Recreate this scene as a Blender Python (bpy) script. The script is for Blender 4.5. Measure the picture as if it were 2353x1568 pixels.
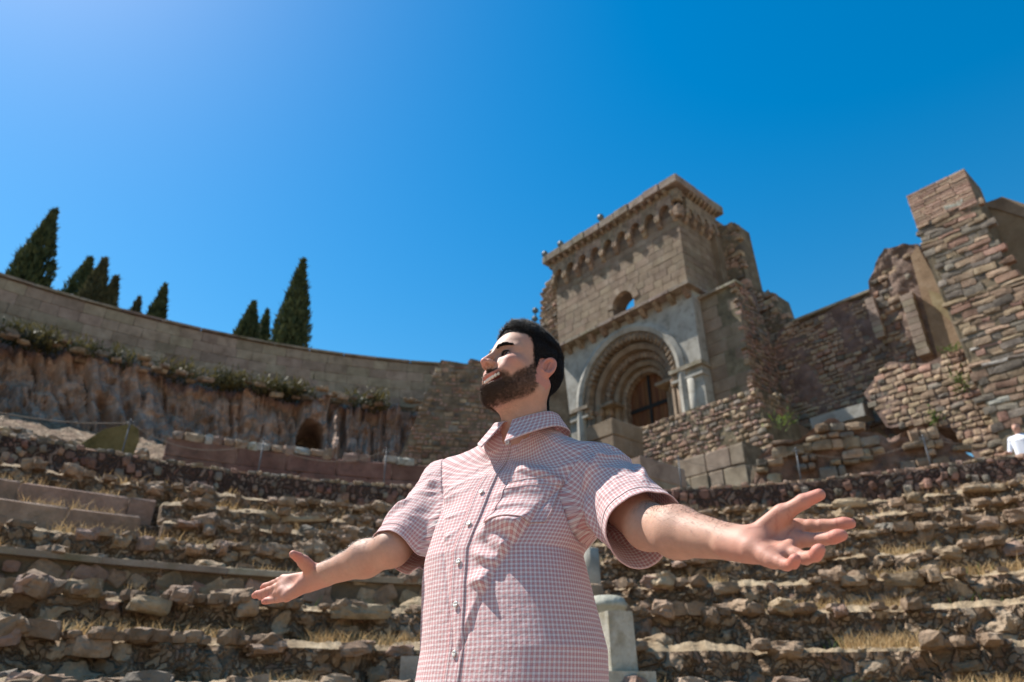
import bpy, math, random
import numpy as np
from mathutils import Matrix, Vector

rad = math.radians
SC = bpy.context.scene
COL = SC.collection
for o in list(bpy.data.objects):
    bpy.data.objects.remove(o, do_unlink=True)

# ------------------------------------------------------------------ camera
EYE = 0.92                        # lens height above the orchestra floor
PITCH = rad(27.7)
cam_data = bpy.data.cameras.new('camera')
cam_data.lens = 24.0
cam_data.sensor_width = 36.0
cam_data.clip_start = 0.05
cam_data.clip_end = 3000
cam_data.dof.use_dof = True
cam_data.dof.focus_distance = 1.45
cam_data.dof.aperture_fstop = 4.0
cam = bpy.data.objects.new('camera', cam_data)
cam.location = (0, 0, EYE)
cam.rotation_euler = (math.pi / 2 + PITCH, 0, 0)
COL.objects.link(cam)
SC.camera = cam

# ------------------------------------------------------------------ sky and sun
SUN_AZ, SUN_EL = rad(-60), rad(56)          # azimuth from +Y towards +X
world = bpy.data.worlds.new('World')
SC.world = world
world.use_nodes = True
wn = world.node_tree.nodes
wl = world.node_tree.links
bg = wn['Background']
sky = wn.new('ShaderNodeTexSky')
sky.sky_type = 'NISHITA'
sky.sun_disc = False
sky.sun_elevation = SUN_EL
sky.sun_rotation = SUN_AZ
sky.altitude = 0
sky.air_density = 1.5
sky.dust_density = 0.3
sky.ozone_density = 1.5
hsv = wn.new('ShaderNodeHueSaturation')
hsv.inputs['Saturation'].default_value = 1.6
hsv.inputs['Hue'].default_value = 0.496
hsv.inputs['Value'].default_value = 1.0
wl.new(sky.outputs[0], hsv.inputs['Color'])
wl.new(hsv.outputs[0], bg.inputs[0])
bg.inputs[1].default_value = 0.074
sun_data = bpy.data.lights.new('sun', 'SUN')
sun_data.energy = 5.0
sun_data.angle = rad(0.53)
sun_data.color = (1.0, 0.955, 0.89)
sun = bpy.data.objects.new('sun', sun_data)
SUNV = Vector((math.sin(SUN_AZ) * math.cos(SUN_EL), math.cos(SUN_AZ) * math.cos(SUN_EL), math.sin(SUN_EL)))
sun.rotation_euler = SUNV.to_track_quat('Z', 'Y').to_euler()
sun.location = SUNV * 60
COL.objects.link(sun)
SC.view_settings.view_transform = 'Standard'
SC.view_settings.look = 'None'
SC.view_settings.exposure = 0.93
SC.view_settings.gamma = 1.0
SC.render.engine = 'CYCLES'
SC.cycles.max_bounces = 6
SC.cycles.use_denoising = True

# ------------------------------------------------------------------ helpers
rnd = random.Random(7)
RNG = np.random.default_rng(11)


def sight(x, y):
    """direction of a sight line surveyed from the standpoint"""
    f = 1569.0
    a, b = (x - 1176.5) / f, (784 - y) / f
    return np.array([a, math.cos(PITCH) - b * math.sin(PITCH), math.sin(PITCH) + b * math.cos(PITCH)])


def at_dist(x, y, D):
    r = sight(x, y)
    return r / math.hypot(r[0], r[1]) * D + np.array([0, 0, EYE])


def at_depth(x, y, d):
    return sight(x, y) * d + np.array([0, 0, EYE])


def _hash(ix, iy, iz, seed):
    h = (ix.astype(np.int64) * 374761393 + iy.astype(np.int64) * 668265263 + iz.astype(np.int64) * 2147483647 + seed * 974711) & 0xffffffff
    h = ((h ^ (h >> 13)) * 1274126177) & 0xffffffff
    return ((h ^ (h >> 16)) & 0xffff) / 65535.0


def vnoise(P, seed=0):
    P = np.asarray(P, float)
    i = np.floor(P)
    f = P - i
    f = f * f * (3 - 2 * f)
    x, y, z = i[..., 0], i[..., 1], i[..., 2]
    r = 0
    for dx in (0, 1):
        for dy in (0, 1):
            for dz in (0, 1):
                w = (f[..., 0] if dx else 1 - f[..., 0]) * (f[..., 1] if dy else 1 - f[..., 1]) * (f[..., 2] if dz else 1 - f[..., 2])
                r = r + w * _hash(x + dx, y + dy, z + dz, seed)
    return r * 2 - 1


def fbm(P, octaves=4, seed=0, gain=0.5):
    P = np.asarray(P, float)
    r, a, s = 0, 1.0, 0.0
    for k in range(octaves):
        r = r + a * vnoise(P * (2.03 ** k), seed + k * 17)
        s += a
        a *= gain
    return r / s


def make_mesh(name, verts, faces, smooth=True, quads=None):
    me = bpy.data.meshes.new(name)
    if isinstance(faces, np.ndarray):
        verts = np.asarray(verts, np.float32)
        n = faces.shape[1]
        me.vertices.add(len(verts))
        me.vertices.foreach_set('co', verts.ravel())
        me.loops.add(faces.size)
        me.loops.foreach_set('vertex_index', faces.ravel().astype(np.int32))
        me.polygons.add(len(faces))
        me.polygons.foreach_set('loop_start', (np.arange(len(faces)) * n).astype(np.int32))
        me.polygons.foreach_set('use_smooth', np.full(len(faces), smooth))
        me.update(calc_edges=True)
        me.validate()
    else:
        me.from_pydata([tuple(v) for v in verts], [], [tuple(f) for f in faces])
        me.polygons.foreach_set('use_smooth', [smooth] * len(me.polygons))
        me.update()
    return me


def link(name, me, mat=None, parent=None, kind=None, label=None, cat=None, group=None, M=None):
    o = bpy.data.objects.new(name, me)
    COL.objects.link(o)
    if me is not None and mat is not None and len(me.materials) == 0:
        me.materials.append(mat)
    if M is not None:
        o.matrix_world = M
    if parent is not None:
        o.parent = parent
    if kind:
        o['kind'] = kind
    if label:
        o['label'] = label
    if cat:
        o['category'] = cat
    if group:
        o['group'] = group
    return o


def empty(name, label, cat, group=None, loc=(0, 0, 0)):
    o = bpy.data.objects.new(name, None)
    o.empty_display_size = 0.2
    COL.objects.link(o)
    o['label'] = label
    o['category'] = cat
    if group:
        o['group'] = group
    return o


def build(name, verts, faces, mat, parent=None, smooth=True, **k):
    return link(name, make_mesh(name, verts, faces, smooth), mat, parent, **k)


def grid_faces(nu, nv, close_u=False, close_v=False):
    """vertex index = iv*nu+iu"""
    iu = np.arange(nu if close_u else nu - 1)
    iv = np.arange(nv if close_v else nv - 1)
    U, Vv = np.meshgrid(iu, iv)
    a = Vv * nu + U
    b = Vv * nu + (U + 1) % nu
    c = ((Vv + 1) % nv) * nu + (U + 1) % nu
    d = ((Vv + 1) % nv) * nu + U
    return np.stack([a, b, c, d], -1).reshape(-1, 4)


class Frame:
    """vertical (or battered) plane: s along u, t along up, e behind the face"""
    def __init__(self, O, u, batter=0.0):
        self.O = np.array(O, float)
        u = np.array([u[0], u[1], 0.0])
        self.u = u / np.linalg.norm(u)
        n = np.cross(self.u, [0, 0, 1.0])
        self.n = n / np.linalg.norm(n)
        if np.dot(self.n, -self.O * np.array([1, 1, 0])) < 0:
            self.n = -self.n
        up = np.array([0, 0, 1.0]) - self.n * batter
        self.up = up / np.linalg.norm(up)
        self.fn = np.cross(self.u, self.up)
        if np.dot(self.fn, self.n) < 0:
            self.fn = -self.fn

    def at(self, s, z, e=0.0):
        s, z, e = np.broadcast_arrays(np.asarray(s, float), np.asarray(z, float), np.asarray(e, float))
        return self.O + s[..., None] * self.u + (z[..., None] - self.O[2]) * self.up / self.up[2] - e[..., None] * self.fn

    def on(self, x, y, e=0.0):
        r = sight(x, y)
        O = self.O - self.fn * e
        t = np.dot(O - [0, 0, EYE], self.fn) / np.dot(r, self.fn)
        P = r * t + np.array([0, 0, EYE])
        q = P - O
        z = P[2]
        q = q - (z - self.O[2]) * self.up / self.up[2]
        return float(np.dot(q, self.u)), float(z)

    def mat(self, s, z, e, ls, lz, le, roll=0.0):
        P = self.at(s, z, e)
        sx = self.u
        sy = -self.fn
        sz = np.cross(sx, sy)
        if sz[2] < 0:
            sx = -sx
            sz = -sz
        c, si = math.cos(roll), math.sin(roll)
        ax = c * sx + si * sz
        az = -si * sx + c * sz
        M = Matrix(((ax[0] * ls, sy[0] * le, az[0] * lz, P[0]), (ax[1] * ls, sy[1] * le, az[1] * lz, P[1]),
                    (ax[2] * ls, sy[2] * le, az[2] * lz, P[2]), (0, 0, 0, 1)))
        return M


def inside(poly, s, z):
    c = False
    n = len(poly)
    for i in range(n):
        a, b = poly[i], poly[(i + 1) % n]
        if (a[1] > z) != (b[1] > z) and s < (b[0] - a[0]) * (z - a[1]) / (b[1] - a[1]) + a[0]:
            c = not c
    return c


# ------------------------------------------------------------------ materials
def nodes_of(name):
    m = bpy.data.materials.new(name)
    m.use_nodes = True
    nt = m.node_tree
    return m, nt, nt.nodes['Principled BSDF']


def ramp(nt, stops, src):
    r = nt.nodes.new('ShaderNodeValToRGB')
    el = r.color_ramp.elements
    while len(el) < len(stops):
        el.new(0.5)
    for e, (p, c) in zip(el, stops):
        e.position = p
        e.color = (*c, 1)
    nt.links.new(src, r.inputs[0])
    return r.outputs[0]


def stone_mat(name, cols, scale=2.0, bump=0.6, rand=0.35, rough=0.92, spots=None, spot_scale=6.0, spot_amt=0.5, streak=1.0, fine=24.0, hue=0.03):
    """weathered stone: colours mixed by noise in world space, each piece shifted a little"""
    m, nt, bs = nodes_of(name)
    N, L = nt.nodes, nt.links
    geo = N.new('ShaderNodeNewGeometry')
    mp = N.new('ShaderNodeMapping')
    mp.inputs['Scale'].default_value = (1, 1, streak)
    L.new(geo.outputs['Position'], mp.inputs[0])
    n1 = N.new('ShaderNodeTexNoise')
    n1.inputs['Scale'].default_value = scale
    n1.inputs['Detail'].default_value = 6
    n1.inputs['Roughness'].default_value = 0.62
    L.new(mp.outputs[0], n1.inputs['Vector'])
    k = len(cols)
    c = ramp(nt, [(0.28 + 0.44 * i / max(1, k - 1), cols[i]) for i in range(k)], n1.outputs[0])
    if spots:
        n2 = N.new('ShaderNodeTexNoise')
        n2.inputs['Scale'].default_value = spot_scale
        n2.inputs['Detail'].default_value = 5
        L.new(mp.outputs[0], n2.inputs['Vector'])
        mr = N.new('ShaderNodeMapRange')
        mr.inputs[1].default_value = 0.52
        mr.inputs[2].default_value = 0.68
        mr.inputs[4].default_value = spot_amt
        L.new(n2.outputs[0], mr.inputs[0])
        mx = N.new('ShaderNodeMix')
        mx.data_type = 'RGBA'
        mx.inputs[7].default_value = (*spots, 1)
        L.new(mr.outputs[0], mx.inputs[0])
        L.new(c, mx.inputs[6])
        c = mx.outputs[2]
    n3 = N.new('ShaderNodeTexNoise')
    n3.inputs['Scale'].default_value = fine
    n3.inputs['Detail'].default_value = 6
    n3.inputs['Roughness'].default_value = 0.7
    L.new(mp.outputs[0], n3.inputs['Vector'])
    oi = N.new('ShaderNodeObjectInfo')
    h = N.new('ShaderNodeHueSaturation')
    a1 = N.new('ShaderNodeMapRange')
    a1.inputs[3].default_value = 1 - rand
    a1.inputs[4].default_value = 1 + rand
    L.new(oi.outputs['Random'], a1.inputs[0])
    a2 = N.new('ShaderNodeMath')
    a2.operation = 'MULTIPLY_ADD'
    a2.inputs[1].default_value = 0.5
    a2.inputs[2].default_value = 0.75
    L.new(n3.outputs[0], a2.inputs[0])
    a3 = N.new('ShaderNodeMath')
    a3.operation = 'MULTIPLY'
    L.new(a1.outputs[0], a3.inputs[0])
    L.new(a2.outputs[0], a3.inputs[1])
    L.new(a3.outputs[0], h.inputs['Value'])
    fr = N.new('ShaderNodeMath')
    fr.operation = 'FRACT'
    ml = N.new('ShaderNodeMath')
    ml.operation = 'MULTIPLY'
    ml.inputs[1].default_value = 7.31
    L.new(oi.outputs['Random'], ml.inputs[0])
    L.new(ml.outputs[0], fr.inputs[0])
    a4 = N.new('ShaderNodeMapRange')
    a4.inputs[3].default_value = 0.5 - hue
    a4.inputs[4].default_value = 0.5 + hue
    L.new(fr.outputs[0], a4.inputs[0])
    L.new(a4.outputs[0], h.inputs['Hue'])
    L.new(c, h.inputs['Color'])
    L.new(h.outputs[0], bs.inputs['Base Color'])
    bs.inputs['Roughness'].default_value = rough
    bs.inputs['Specular IOR Level'].default_value = 0.2
    b = N.new('ShaderNodeBump')
    b.inputs['Strength'].default_value = bump
    b.inputs['Distance'].default_value = 0.03
    ad = N.new('ShaderNodeMath')
    ad.operation = 'ADD'
    L.new(n1.outputs[0], ad.inputs[0])
    L.new(n3.outputs[0], ad.inputs[1])
    L.new(ad.outputs[0], b.inputs['Height'])
    L.new(b.outputs[0], bs.inputs['Normal'])
    return m


def rubble_mat(name, cols, mortar, scale=8.0, scale2=19.0, bump=1.0, gap=.13, dist=.05, stretch=1.25):
    """small stones set in earth: cells with their own colours, dark earth between, in two sizes"""
    m, nt, bs = nodes_of(name)
    N, L = nt.nodes, nt.links
    geo = N.new('ShaderNodeNewGeometry')
    wob = N.new('ShaderNodeTexNoise')
    wob.inputs['Scale'].default_value = 5
    wob.inputs['Detail'].default_value = 5
    L.new(geo.outputs['Position'], wob.inputs['Vector'])
    add = N.new('ShaderNodeVectorMath')
    add.operation = 'MULTIPLY_ADD'
    add.inputs[1].default_value = (.3, .3, .3)
    L.new(wob.outputs['Color'], add.inputs[0])
    L.new(geo.outputs['Position'], add.inputs[2])
    mp = N.new('ShaderNodeMapping')
    mp.inputs['Scale'].default_value = (1, 1, stretch)
    L.new(add.outputs[0], mp.inputs[0])
    res = []
    for sc in (scale, scale2):
        v = N.new('ShaderNodeTexVoronoi')
        v.inputs['Scale'].default_value = sc
        L.new(mp.outputs[0], v.inputs['Vector'])
        e = N.new('ShaderNodeTexVoronoi')
        e.feature = 'DISTANCE_TO_EDGE'
        e.inputs['Scale'].default_value = sc
        L.new(mp.outputs[0], e.inputs['Vector'])
        sp = N.new('ShaderNodeSeparateColor')
        L.new(v.outputs['Color'], sp.inputs[0])
        k = len(cols)
        c = ramp(nt, [((i + .5) / k, cols[i]) for i in range(k)], sp.outputs[0])
        mr = N.new('ShaderNodeMapRange')
        mr.interpolation_type = 'SMOOTHSTEP'
        mr.inputs[1].default_value = 0.02
        mr.inputs[2].default_value = gap
        L.new(e.outputs['Distance'], mr.inputs[0])
        res.append((c, mr.outputs[0]))
    sel = N.new('ShaderNodeTexNoise')
    sel.inputs['Scale'].default_value = 1.6
    sel.inputs['Detail'].default_value = 4
    L.new(geo.outputs['Position'], sel.inputs['Vector'])
    ms = N.new('ShaderNodeMapRange')
    ms.inputs[1].default_value = .47
    ms.inputs[2].default_value = .53
    L.new(sel.outputs[0], ms.inputs[0])
    mc = N.new('ShaderNodeMix')
    mc.data_type = 'RGBA'
    L.new(ms.outputs[0], mc.inputs[0])
    L.new(res[0][0], mc.inputs[6])
    L.new(res[1][0], mc.inputs[7])
    mf = N.new('ShaderNodeMix')
    L.new(ms.outputs[0], mf.inputs[0])
    L.new(res[0][1], mf.inputs[2])
    L.new(res[1][1], mf.inputs[3])
    fine = N.new('ShaderNodeTexNoise')
    fine.inputs['Scale'].default_value = 34
    fine.inputs['Detail'].default_value = 6
    fine.inputs['Roughness'].default_value = .7
    L.new(geo.outputs['Position'], fine.inputs['Vector'])
    mm = N.new('ShaderNodeMix')
    mm.data_type = 'RGBA'
    mm.inputs[6].default_value = (*mortar, 1)
    L.new(mf.outputs[0], mm.inputs[0])
    L.new(mc.outputs[2], mm.inputs[7])
    h = N.new('ShaderNodeHueSaturation')
    vv = N.new('ShaderNodeMath')
    vv.operation = 'MULTIPLY_ADD'
    vv.inputs[1].default_value = 1.1
    vv.inputs[2].default_value = .45
    L.new(fine.outputs[0], vv.inputs[0])
    L.new(vv.outputs[0], h.inputs['Value'])
    L.new(mm.outputs[2], h.inputs['Color'])
    L.new(h.outputs[0], bs.inputs['Base Color'])
    bs.inputs['Roughness'].default_value = .95
    bs.inputs['Specular IOR Level'].default_value = .12
    hh = N.new('ShaderNodeMath')
    hh.operation = 'MULTIPLY_ADD'
    hh.inputs[1].default_value = .45
    L.new(fine.outputs[0], hh.inputs[0])
    L.new(mf.outputs[0], hh.inputs[2])
    b = N.new('ShaderNodeBump')
    b.inputs['Strength'].default_value = bump
    b.inputs['Distance'].default_value = dist
    L.new(hh.outputs[0], b.inputs['Height'])
    L.new(b.outputs[0], bs.inputs['Normal'])
    return m


def plain_mat(name, col, rough=0.6, metal=0.0, spec=0.3, noise=0.0, nscale=30.0):
    m, nt, bs = nodes_of(name)
    bs.inputs['Base Color'].default_value = (*col, 1)
    bs.inputs['Roughness'].default_value = rough
    bs.inputs['Metallic'].default_value = metal
    bs.inputs['Specular IOR Level'].default_value = spec
    if noise:
        geo = nt.nodes.new('ShaderNodeNewGeometry')
        n = nt.nodes.new('ShaderNodeTexNoise')
        n.inputs['Scale'].default_value = nscale
        n.inputs['Detail'].default_value = 4
        nt.links.new(geo.outputs['Position'], n.inputs['Vector'])
        c = ramp(nt, [(0.3, tuple(v * (1 - noise) for v in col)), (0.7, tuple(min(1, v * (1 + noise)) for v in col))], n.outputs[0])
        nt.links.new(c, bs.inputs['Base Color'])
    return m


MAT = {}
MAT['ashlar'] = stone_mat('ashlar_sandstone', [(.15, .108, .072), (.215, .158, .107), (.28, .213, .15)], 1.3, .35, .13, spots=(.36, .31, .24), spot_scale=2.2, spot_amt=.3, hue=.008)
MAT['ashlar_mortar'] = stone_mat('ashlar_joint', [(.12, .09, .065), (.2, .155, .115)], 3, .4, .05)
MAT['carved'] = stone_mat('carved_stone', [(.15, .108, .072), (.26, .19, .13), (.36, .28, .2)], 3.5, .5, .15, spots=(.08, .06, .045), spot_scale=5, spot_amt=.6, hue=.012)
MAT['cornice'] = stone_mat('cornice_stone', [(.16, .125, .09), (.26, .21, .16), (.36, .31, .25)], 2.5, .5, .12, spots=(.13, .11, .05), spot_scale=3, spot_amt=.6)
MAT['plaster'] = stone_mat('grey_lime_plaster', [(.25, .23, .195), (.36, .335, .285), (.44, .415, .36)], 1.4, .3, .05, spots=(.16, .14, .11), spot_scale=3.5, spot_amt=.55, hue=.0)
MAT['rubble'] = stone_mat('rubble_stone', [(.18, .12, .074), (.29, .204, .132), (.41, .312, .215)], 2.6, .9, .34, spots=(.14, .105, .07), spot_scale=7, spot_amt=.5, hue=.012)
MAT['rubble_many'] = stone_mat('small_rubble', [(.14, .1, .068), (.25, .18, .12), (.38, .29, .205), (.3, .19, .135), (.44, .35, .25)], 5.5, .9, 0, spots=(.12, .1, .08), spot_scale=6, spot_amt=.6)
MAT['rubble_dark'] = stone_mat('grey_rubble_stone', [(.1, .082, .064), (.175, .145, .112), (.26, .22, .175)], 2.6, .9, .35, hue=.012)
MAT['rubble_red'] = stone_mat('red_rubble_stone', [(.2, .115, .08), (.3, .18, .125), (.38, .25, .18)], 2.6, .9, .3, hue=.01)
MAT['mortar'] = stone_mat('rubble_mortar', [(.1, .07, .048), (.175, .125, .088), (.26, .195, .14)], 2.6, 1.0, .08, spots=(.08, .065, .05), spot_scale=4, spot_amt=.5)
MAT['seat'] = stone_mat('seat_stone', [(.19, .128, .08), (.32, .224, .145), (.47, .355, .245)], 4.0, 1.0, .2, spots=(.15, .11, .07), spot_scale=9, spot_amt=.55, hue=.01)
MAT['earth'] = stone_mat('terrace_earth', [(.11, .073, .047), (.19, .13, .085), (.29, .21, .14)], 3.2, 1.0, 0, spots=(.12, .09, .055), spot_scale=7, spot_amt=.6, fine=30)
MAT['terrace'] = rubble_mat('terrace_rubble', [(.18, .12, .077), (.27, .188, .122), (.23, .145, .102), (.34, .25, .168), (.3, .21, .14), (.4, .3, .207)], (.17, .115, .074), 5.0, 13, gap=.14)
MAT['darkrubble'] = rubble_mat('dark_red_rubble', [(.1, .062, .05), (.16, .1, .08), (.2, .11, .085), (.14, .11, .09), (.24, .17, .135)], (.075, .05, .04), 8, 13, gap=.18, stretch=.7)
MAT['gravel'] = stone_mat('pale_gravel', [(.2, .135, .082), (.35, .25, .16), (.5, .38, .26)], 6, 1.0, 0, spots=(.2, .14, .085), spot_scale=9, spot_amt=.5, fine=40)
MAT['pink'] = stone_mat('pink_cut_stone', [(.2, .132, .096), (.28, .188, .138), (.35, .245, .185)], 3.0, .5, .14, spots=(.13, .1, .07), spot_scale=4, spot_amt=.5, hue=.01)
MAT['redwall'] = stone_mat('red_volcanic_stone', [(.13, .066, .05), (.19, .1, .076), (.26, .15, .115)], 2.5, .6, .16, spots=(.08, .055, .045), spot_scale=6, spot_amt=.5, hue=.008)
MAT['cliff'] = stone_mat('rock_face', [(.22, .142, .1), (.38, .255, .183), (.49, .35, .265)], 1.7, 1.0, 0, spots=(.11, .082, .055), spot_scale=1.9, spot_amt=.65, streak=.6, fine=14)
MAT['wallash'] = stone_mat('pale_wall_stone', [(.21, .158, .112), (.29, .224, .163), (.36, .285, .213)], 2.2, .4, .15, spots=(.15, .11, .075), spot_scale=3, spot_amt=.45, hue=.018)
MAT['marble'] = stone_mat('weathered_marble', [(.26, .235, .19), (.36, .335, .28), (.43, .405, .35)], 6, .4, .08, spots=(.2, .16, .1), spot_scale=7, spot_amt=.6)
MAT['brick'] = stone_mat('thin_brick', [(.27, .16, .11), (.36, .24, .17), (.42, .3, .22)], 6, .5, .25, hue=.012)
MAT['orange'] = stone_mat('ochre_render', [(.22, .14, .085), (.3, .195, .12), (.36, .25, .165)], 2.5, .8, .05)
MAT['brown'] = stone_mat('brown_render', [(.15, .1, .07), (.21, .145, .1), (.26, .19, .14)], 1.5, .4, .05)
MAT['wood'] = stone_mat('door_wood', [(.085, .034, .016), (.15, .063, .028), (.21, .097, .046)], 5, .6, .25, streak=.15, hue=.01)
MAT['iron'] = plain_mat('black_iron', (.022, .02, .018), .7, 0.0, .15)
MAT['steel'] = plain_mat('galvanised_steel', (.13, .135, .14), .65, .3, noise=.2)
MAT['rope'] = plain_mat('pale_rope', (.2, .17, .14), .9, noise=.3, nscale=60)
MAT['floor'] = stone_mat('orchestra_paving', [(.26, .2, .145), (.33, .262, .193), (.4, .33, .25)], 1.2, .3, 0)
MAT['glass'] = plain_mat('lamp_glass', (.1, .12, .12), .35, 0, .4)
MAT['moss'] = stone_mat('olive_growth', [(.07, .06, .02), (.16, .13, .05), (.24, .19, .08)], 3, 1, .2)


def leaf_mat(name, c0, c1, scale=3.0, trans=0.25):
    m, nt, bs = nodes_of(name)
    geo = nt.nodes.new('ShaderNodeNewGeometry')
    n = nt.nodes.new('ShaderNodeTexNoise')
    n.inputs['Scale'].default_value = scale
    n.inputs['Detail'].default_value = 5
    nt.links.new(geo.outputs['Position'], n.inputs['Vector'])
    c = ramp(nt, [(0.35, c0), (0.65, c1)], n.outputs[0])
    nt.links.new(c, bs.inputs['Base Color'])
    bs.inputs['Roughness'].default_value = 0.7
    bs.inputs['Specular IOR Level'].default_value = 0.15
    tr = nt.nodes.new('ShaderNodeBsdfTranslucent')
    nt.links.new(c, tr.inputs[0])
    mx = nt.nodes.new('ShaderNodeMixShader')
    mx.inputs[0].default_value = trans
    nt.links.new(bs.outputs[0], mx.inputs[1])
    nt.links.new(tr.outputs[0], mx.inputs[2])
    nt.links.new(mx.outputs[0], nt.nodes['Material Output'].inputs[0])
    return m


MAT['cypress'] = leaf_mat('cypress_foliage', (.036, .05, .02), (.095, .112, .046), 2.0, .15)
MAT['cypress_olive'] = leaf_mat('olive_cypress_foliage', (.05, .052, .025), (.105, .1, .05), 2.0, .15)
MAT['scrub'] = leaf_mat('dry_scrub', (.045, .045, .018), (.17, .14, .055), 1.2, .2)
MAT['straw'] = leaf_mat('dry_grass', (.34, .22, .1), (.52, .37, .19), 3.0, .3)
MAT['green'] = leaf_mat('green_weeds', (.06, .1, .025), (.14, .19, .05), 5.0, .3)
MAT['bark'] = plain_mat('bark', (.1, .07, .05), .9, noise=.3)

# ------------------------------------------------------------------ shared piece meshes
def cube_sphere(n, power=0.55):
    """subdivided cube, rounded: returns verts in [-.5,.5] and quads"""
    t = np.linspace(-1, 1, n + 1)
    V, F, idx = [], [], {}

    def vid(p):
        k = tuple(np.round(p, 6))
        if k not in idx:
            idx[k] = len(V)
            V.append(p)
        return idx[k]
    for ax in range(3):
        for sg in (-1, 1):
            b, c = (ax + 1) % 3, (ax + 2) % 3
            for i in range(n):
                for j in range(n):
                    q = []
                    for (di, dj) in ((0, 0), (1, 0), (1, 1), (0, 1)):
                        p = [0, 0, 0]
                        p[ax] = sg
                        p[b] = t[i + di]
                        p[c] = t[j + dj]
                        q.append(vid(p))
                    F.append(q if sg > 0 else q[::-1])
    V = np.array(V, float)
    nrm = np.linalg.norm(V, axis=1, keepdims=True)
    S = V / nrm
    V = V * (1 - power) + S * power * 1.15
    return V * 0.5, np.array(F)


def stone_variant(i, n=2, power=.55, amp=.12, freq=1.6):
    V, F = cube_sphere(n, power)
    d = fbm(V * freq + i * 13.7, 3, i)
    V = V * (1 + amp * 2.0 * d[:, None])
    V += amp * .5 * np.stack([vnoise(V * 2.2 + 31 * i, 5), vnoise(V * 2.2 + 57 * i, 6), vnoise(V * 2.2 + 91 * i, 7)], -1)
    return V, F


STONES = {}
for kind, args in dict(cobble=dict(n=3, power=.42, amp=.17, freq=2.0), rough=dict(n=6, power=.42, amp=.2, freq=2.6), slab=dict(n=3, power=.16, amp=.09, freq=2.2)).items():
    for mk in ('seat', 'rubble', 'rubble_dark', 'rubble_red', 'pink', 'marble', 'wallash', 'brick', 'redwall'):
        lst = []
        for i in range(6):
            V, F = stone_variant(i, **args)
            me = make_mesh('stone', V, F, False)
            me.materials.append(MAT[mk])
            lst.append(me)
        STONES[kind, mk] = lst


SPARE = [stone_variant(i + 20, 2, .4, .16, 2.0) for i in range(6)]


def block_variant(i, ch=.035, jit=.012):
    """box with chamfered edges, unit size"""
    r = np.random.default_rng(100 + i)
    V, F = [], []
    h = .5
    for sx in (-1, 1):
        for sy in (-1, 1):
            for sz in (-1, 1):
                V += [(sx * h, sy * (h - ch), sz * (h - ch * 1.6)), (sx * (h - ch), sy * h, sz * (h - ch * 1.6)), (sx * (h - ch), sy * (h - ch), sz * h)]
    V = np.array(V) + r.uniform(-jit, jit, (24, 3))

    def c(sx, sy, sz):
        return ((sx > 0) * 4 + (sy > 0) * 2 + (sz > 0)) * 3
    for s in (-1, 1):
        F += [[c(s, -1, -1), c(s, 1, -1), c(s, 1, 1), c(s, -1, 1)]]
        F += [[c(-1, s, -1) + 1, c(1, s, -1) + 1, c(1, s, 1) + 1, c(-1, s, 1) + 1]]
        F += [[c(-1, -1, s) + 2, c(1, -1, s) + 2, c(1, 1, s) + 2, c(-1, 1, s) + 2]]
    for a in (-1, 1):
        for b in (-1, 1):
            F += [[c(a, b, -1), c(a, b, -1) + 1, c(a, b, 1) + 1, c(a, b, 1)]]
            F += [[c(a, -1, b), c(a, -1, b) + 2, c(a, 1, b) + 2, c(a, 1, b)]]
            F += [[c(-1, a, b) + 1, c(-1, a, b) + 2, c(1, a, b) + 2, c(1, a, b) + 1]]
    for sx in (-1, 1):
        for sy in (-1, 1):
            for sz in (-1, 1):
                q = c(sx, sy, sz)
                F += [[q, q + 1, q + 2]]
    # consistent outward winding
    G = []
    for f in F:
        p = V[f]
        nn = np.cross(p[1] - p[0], p[2] - p[0])
        G.append(f if np.dot(nn, p.mean(0)) > 0 else f[::-1])
    return V, G


BLOCKS = {}
for mk in ('ashlar', 'wallash', 'pink', 'plaster', 'marble', 'cornice', 'brick', 'carved', 'redwall', 'wood'):
    BLOCKS[mk] = []
    for i in range(4):
        V, F = block_variant(i)
        me = make_mesh('block', V, F, False)
        me.materials.append(MAT[mk])
        BLOCKS[mk].append(me)


def piece(name, me, parent, M):
    o = bpy.data.objects.new(name, me)
    COL.objects.link(o)
    o.parent = parent
    o.matrix_world = M
    return o


def prism(fr, poly, thick, name, mat, parent=None, e0=0.0, sub=None, **k):
    """polygon (s,z) on a frame, extruded behind the face"""
    n = len(poly)
    A = fr.at([p[0] for p in poly], [p[1] for p in poly], e0)
    B = fr.at([p[0] for p in poly], [p[1] for p in poly], e0 + thick)
    V = np.vstack([A, B])
    F = [list(range(n)), list(range(2 * n - 1, n - 1, -1))]
    for i in range(n):
        j = (i + 1) % n
        F.append([i, i + n, j + n, j])
    return build(name, V, F, mat, parent, smooth=False, **k)


def box_on(fr, s0, s1, z0, z1, e0, e1, name, mat, parent, **k):
    return prism(fr, [(s0, z0), (s1, z0), (s1, z1), (s0, z1)], e1 - e0, name, mat, parent, e0=e0, **k)


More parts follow.
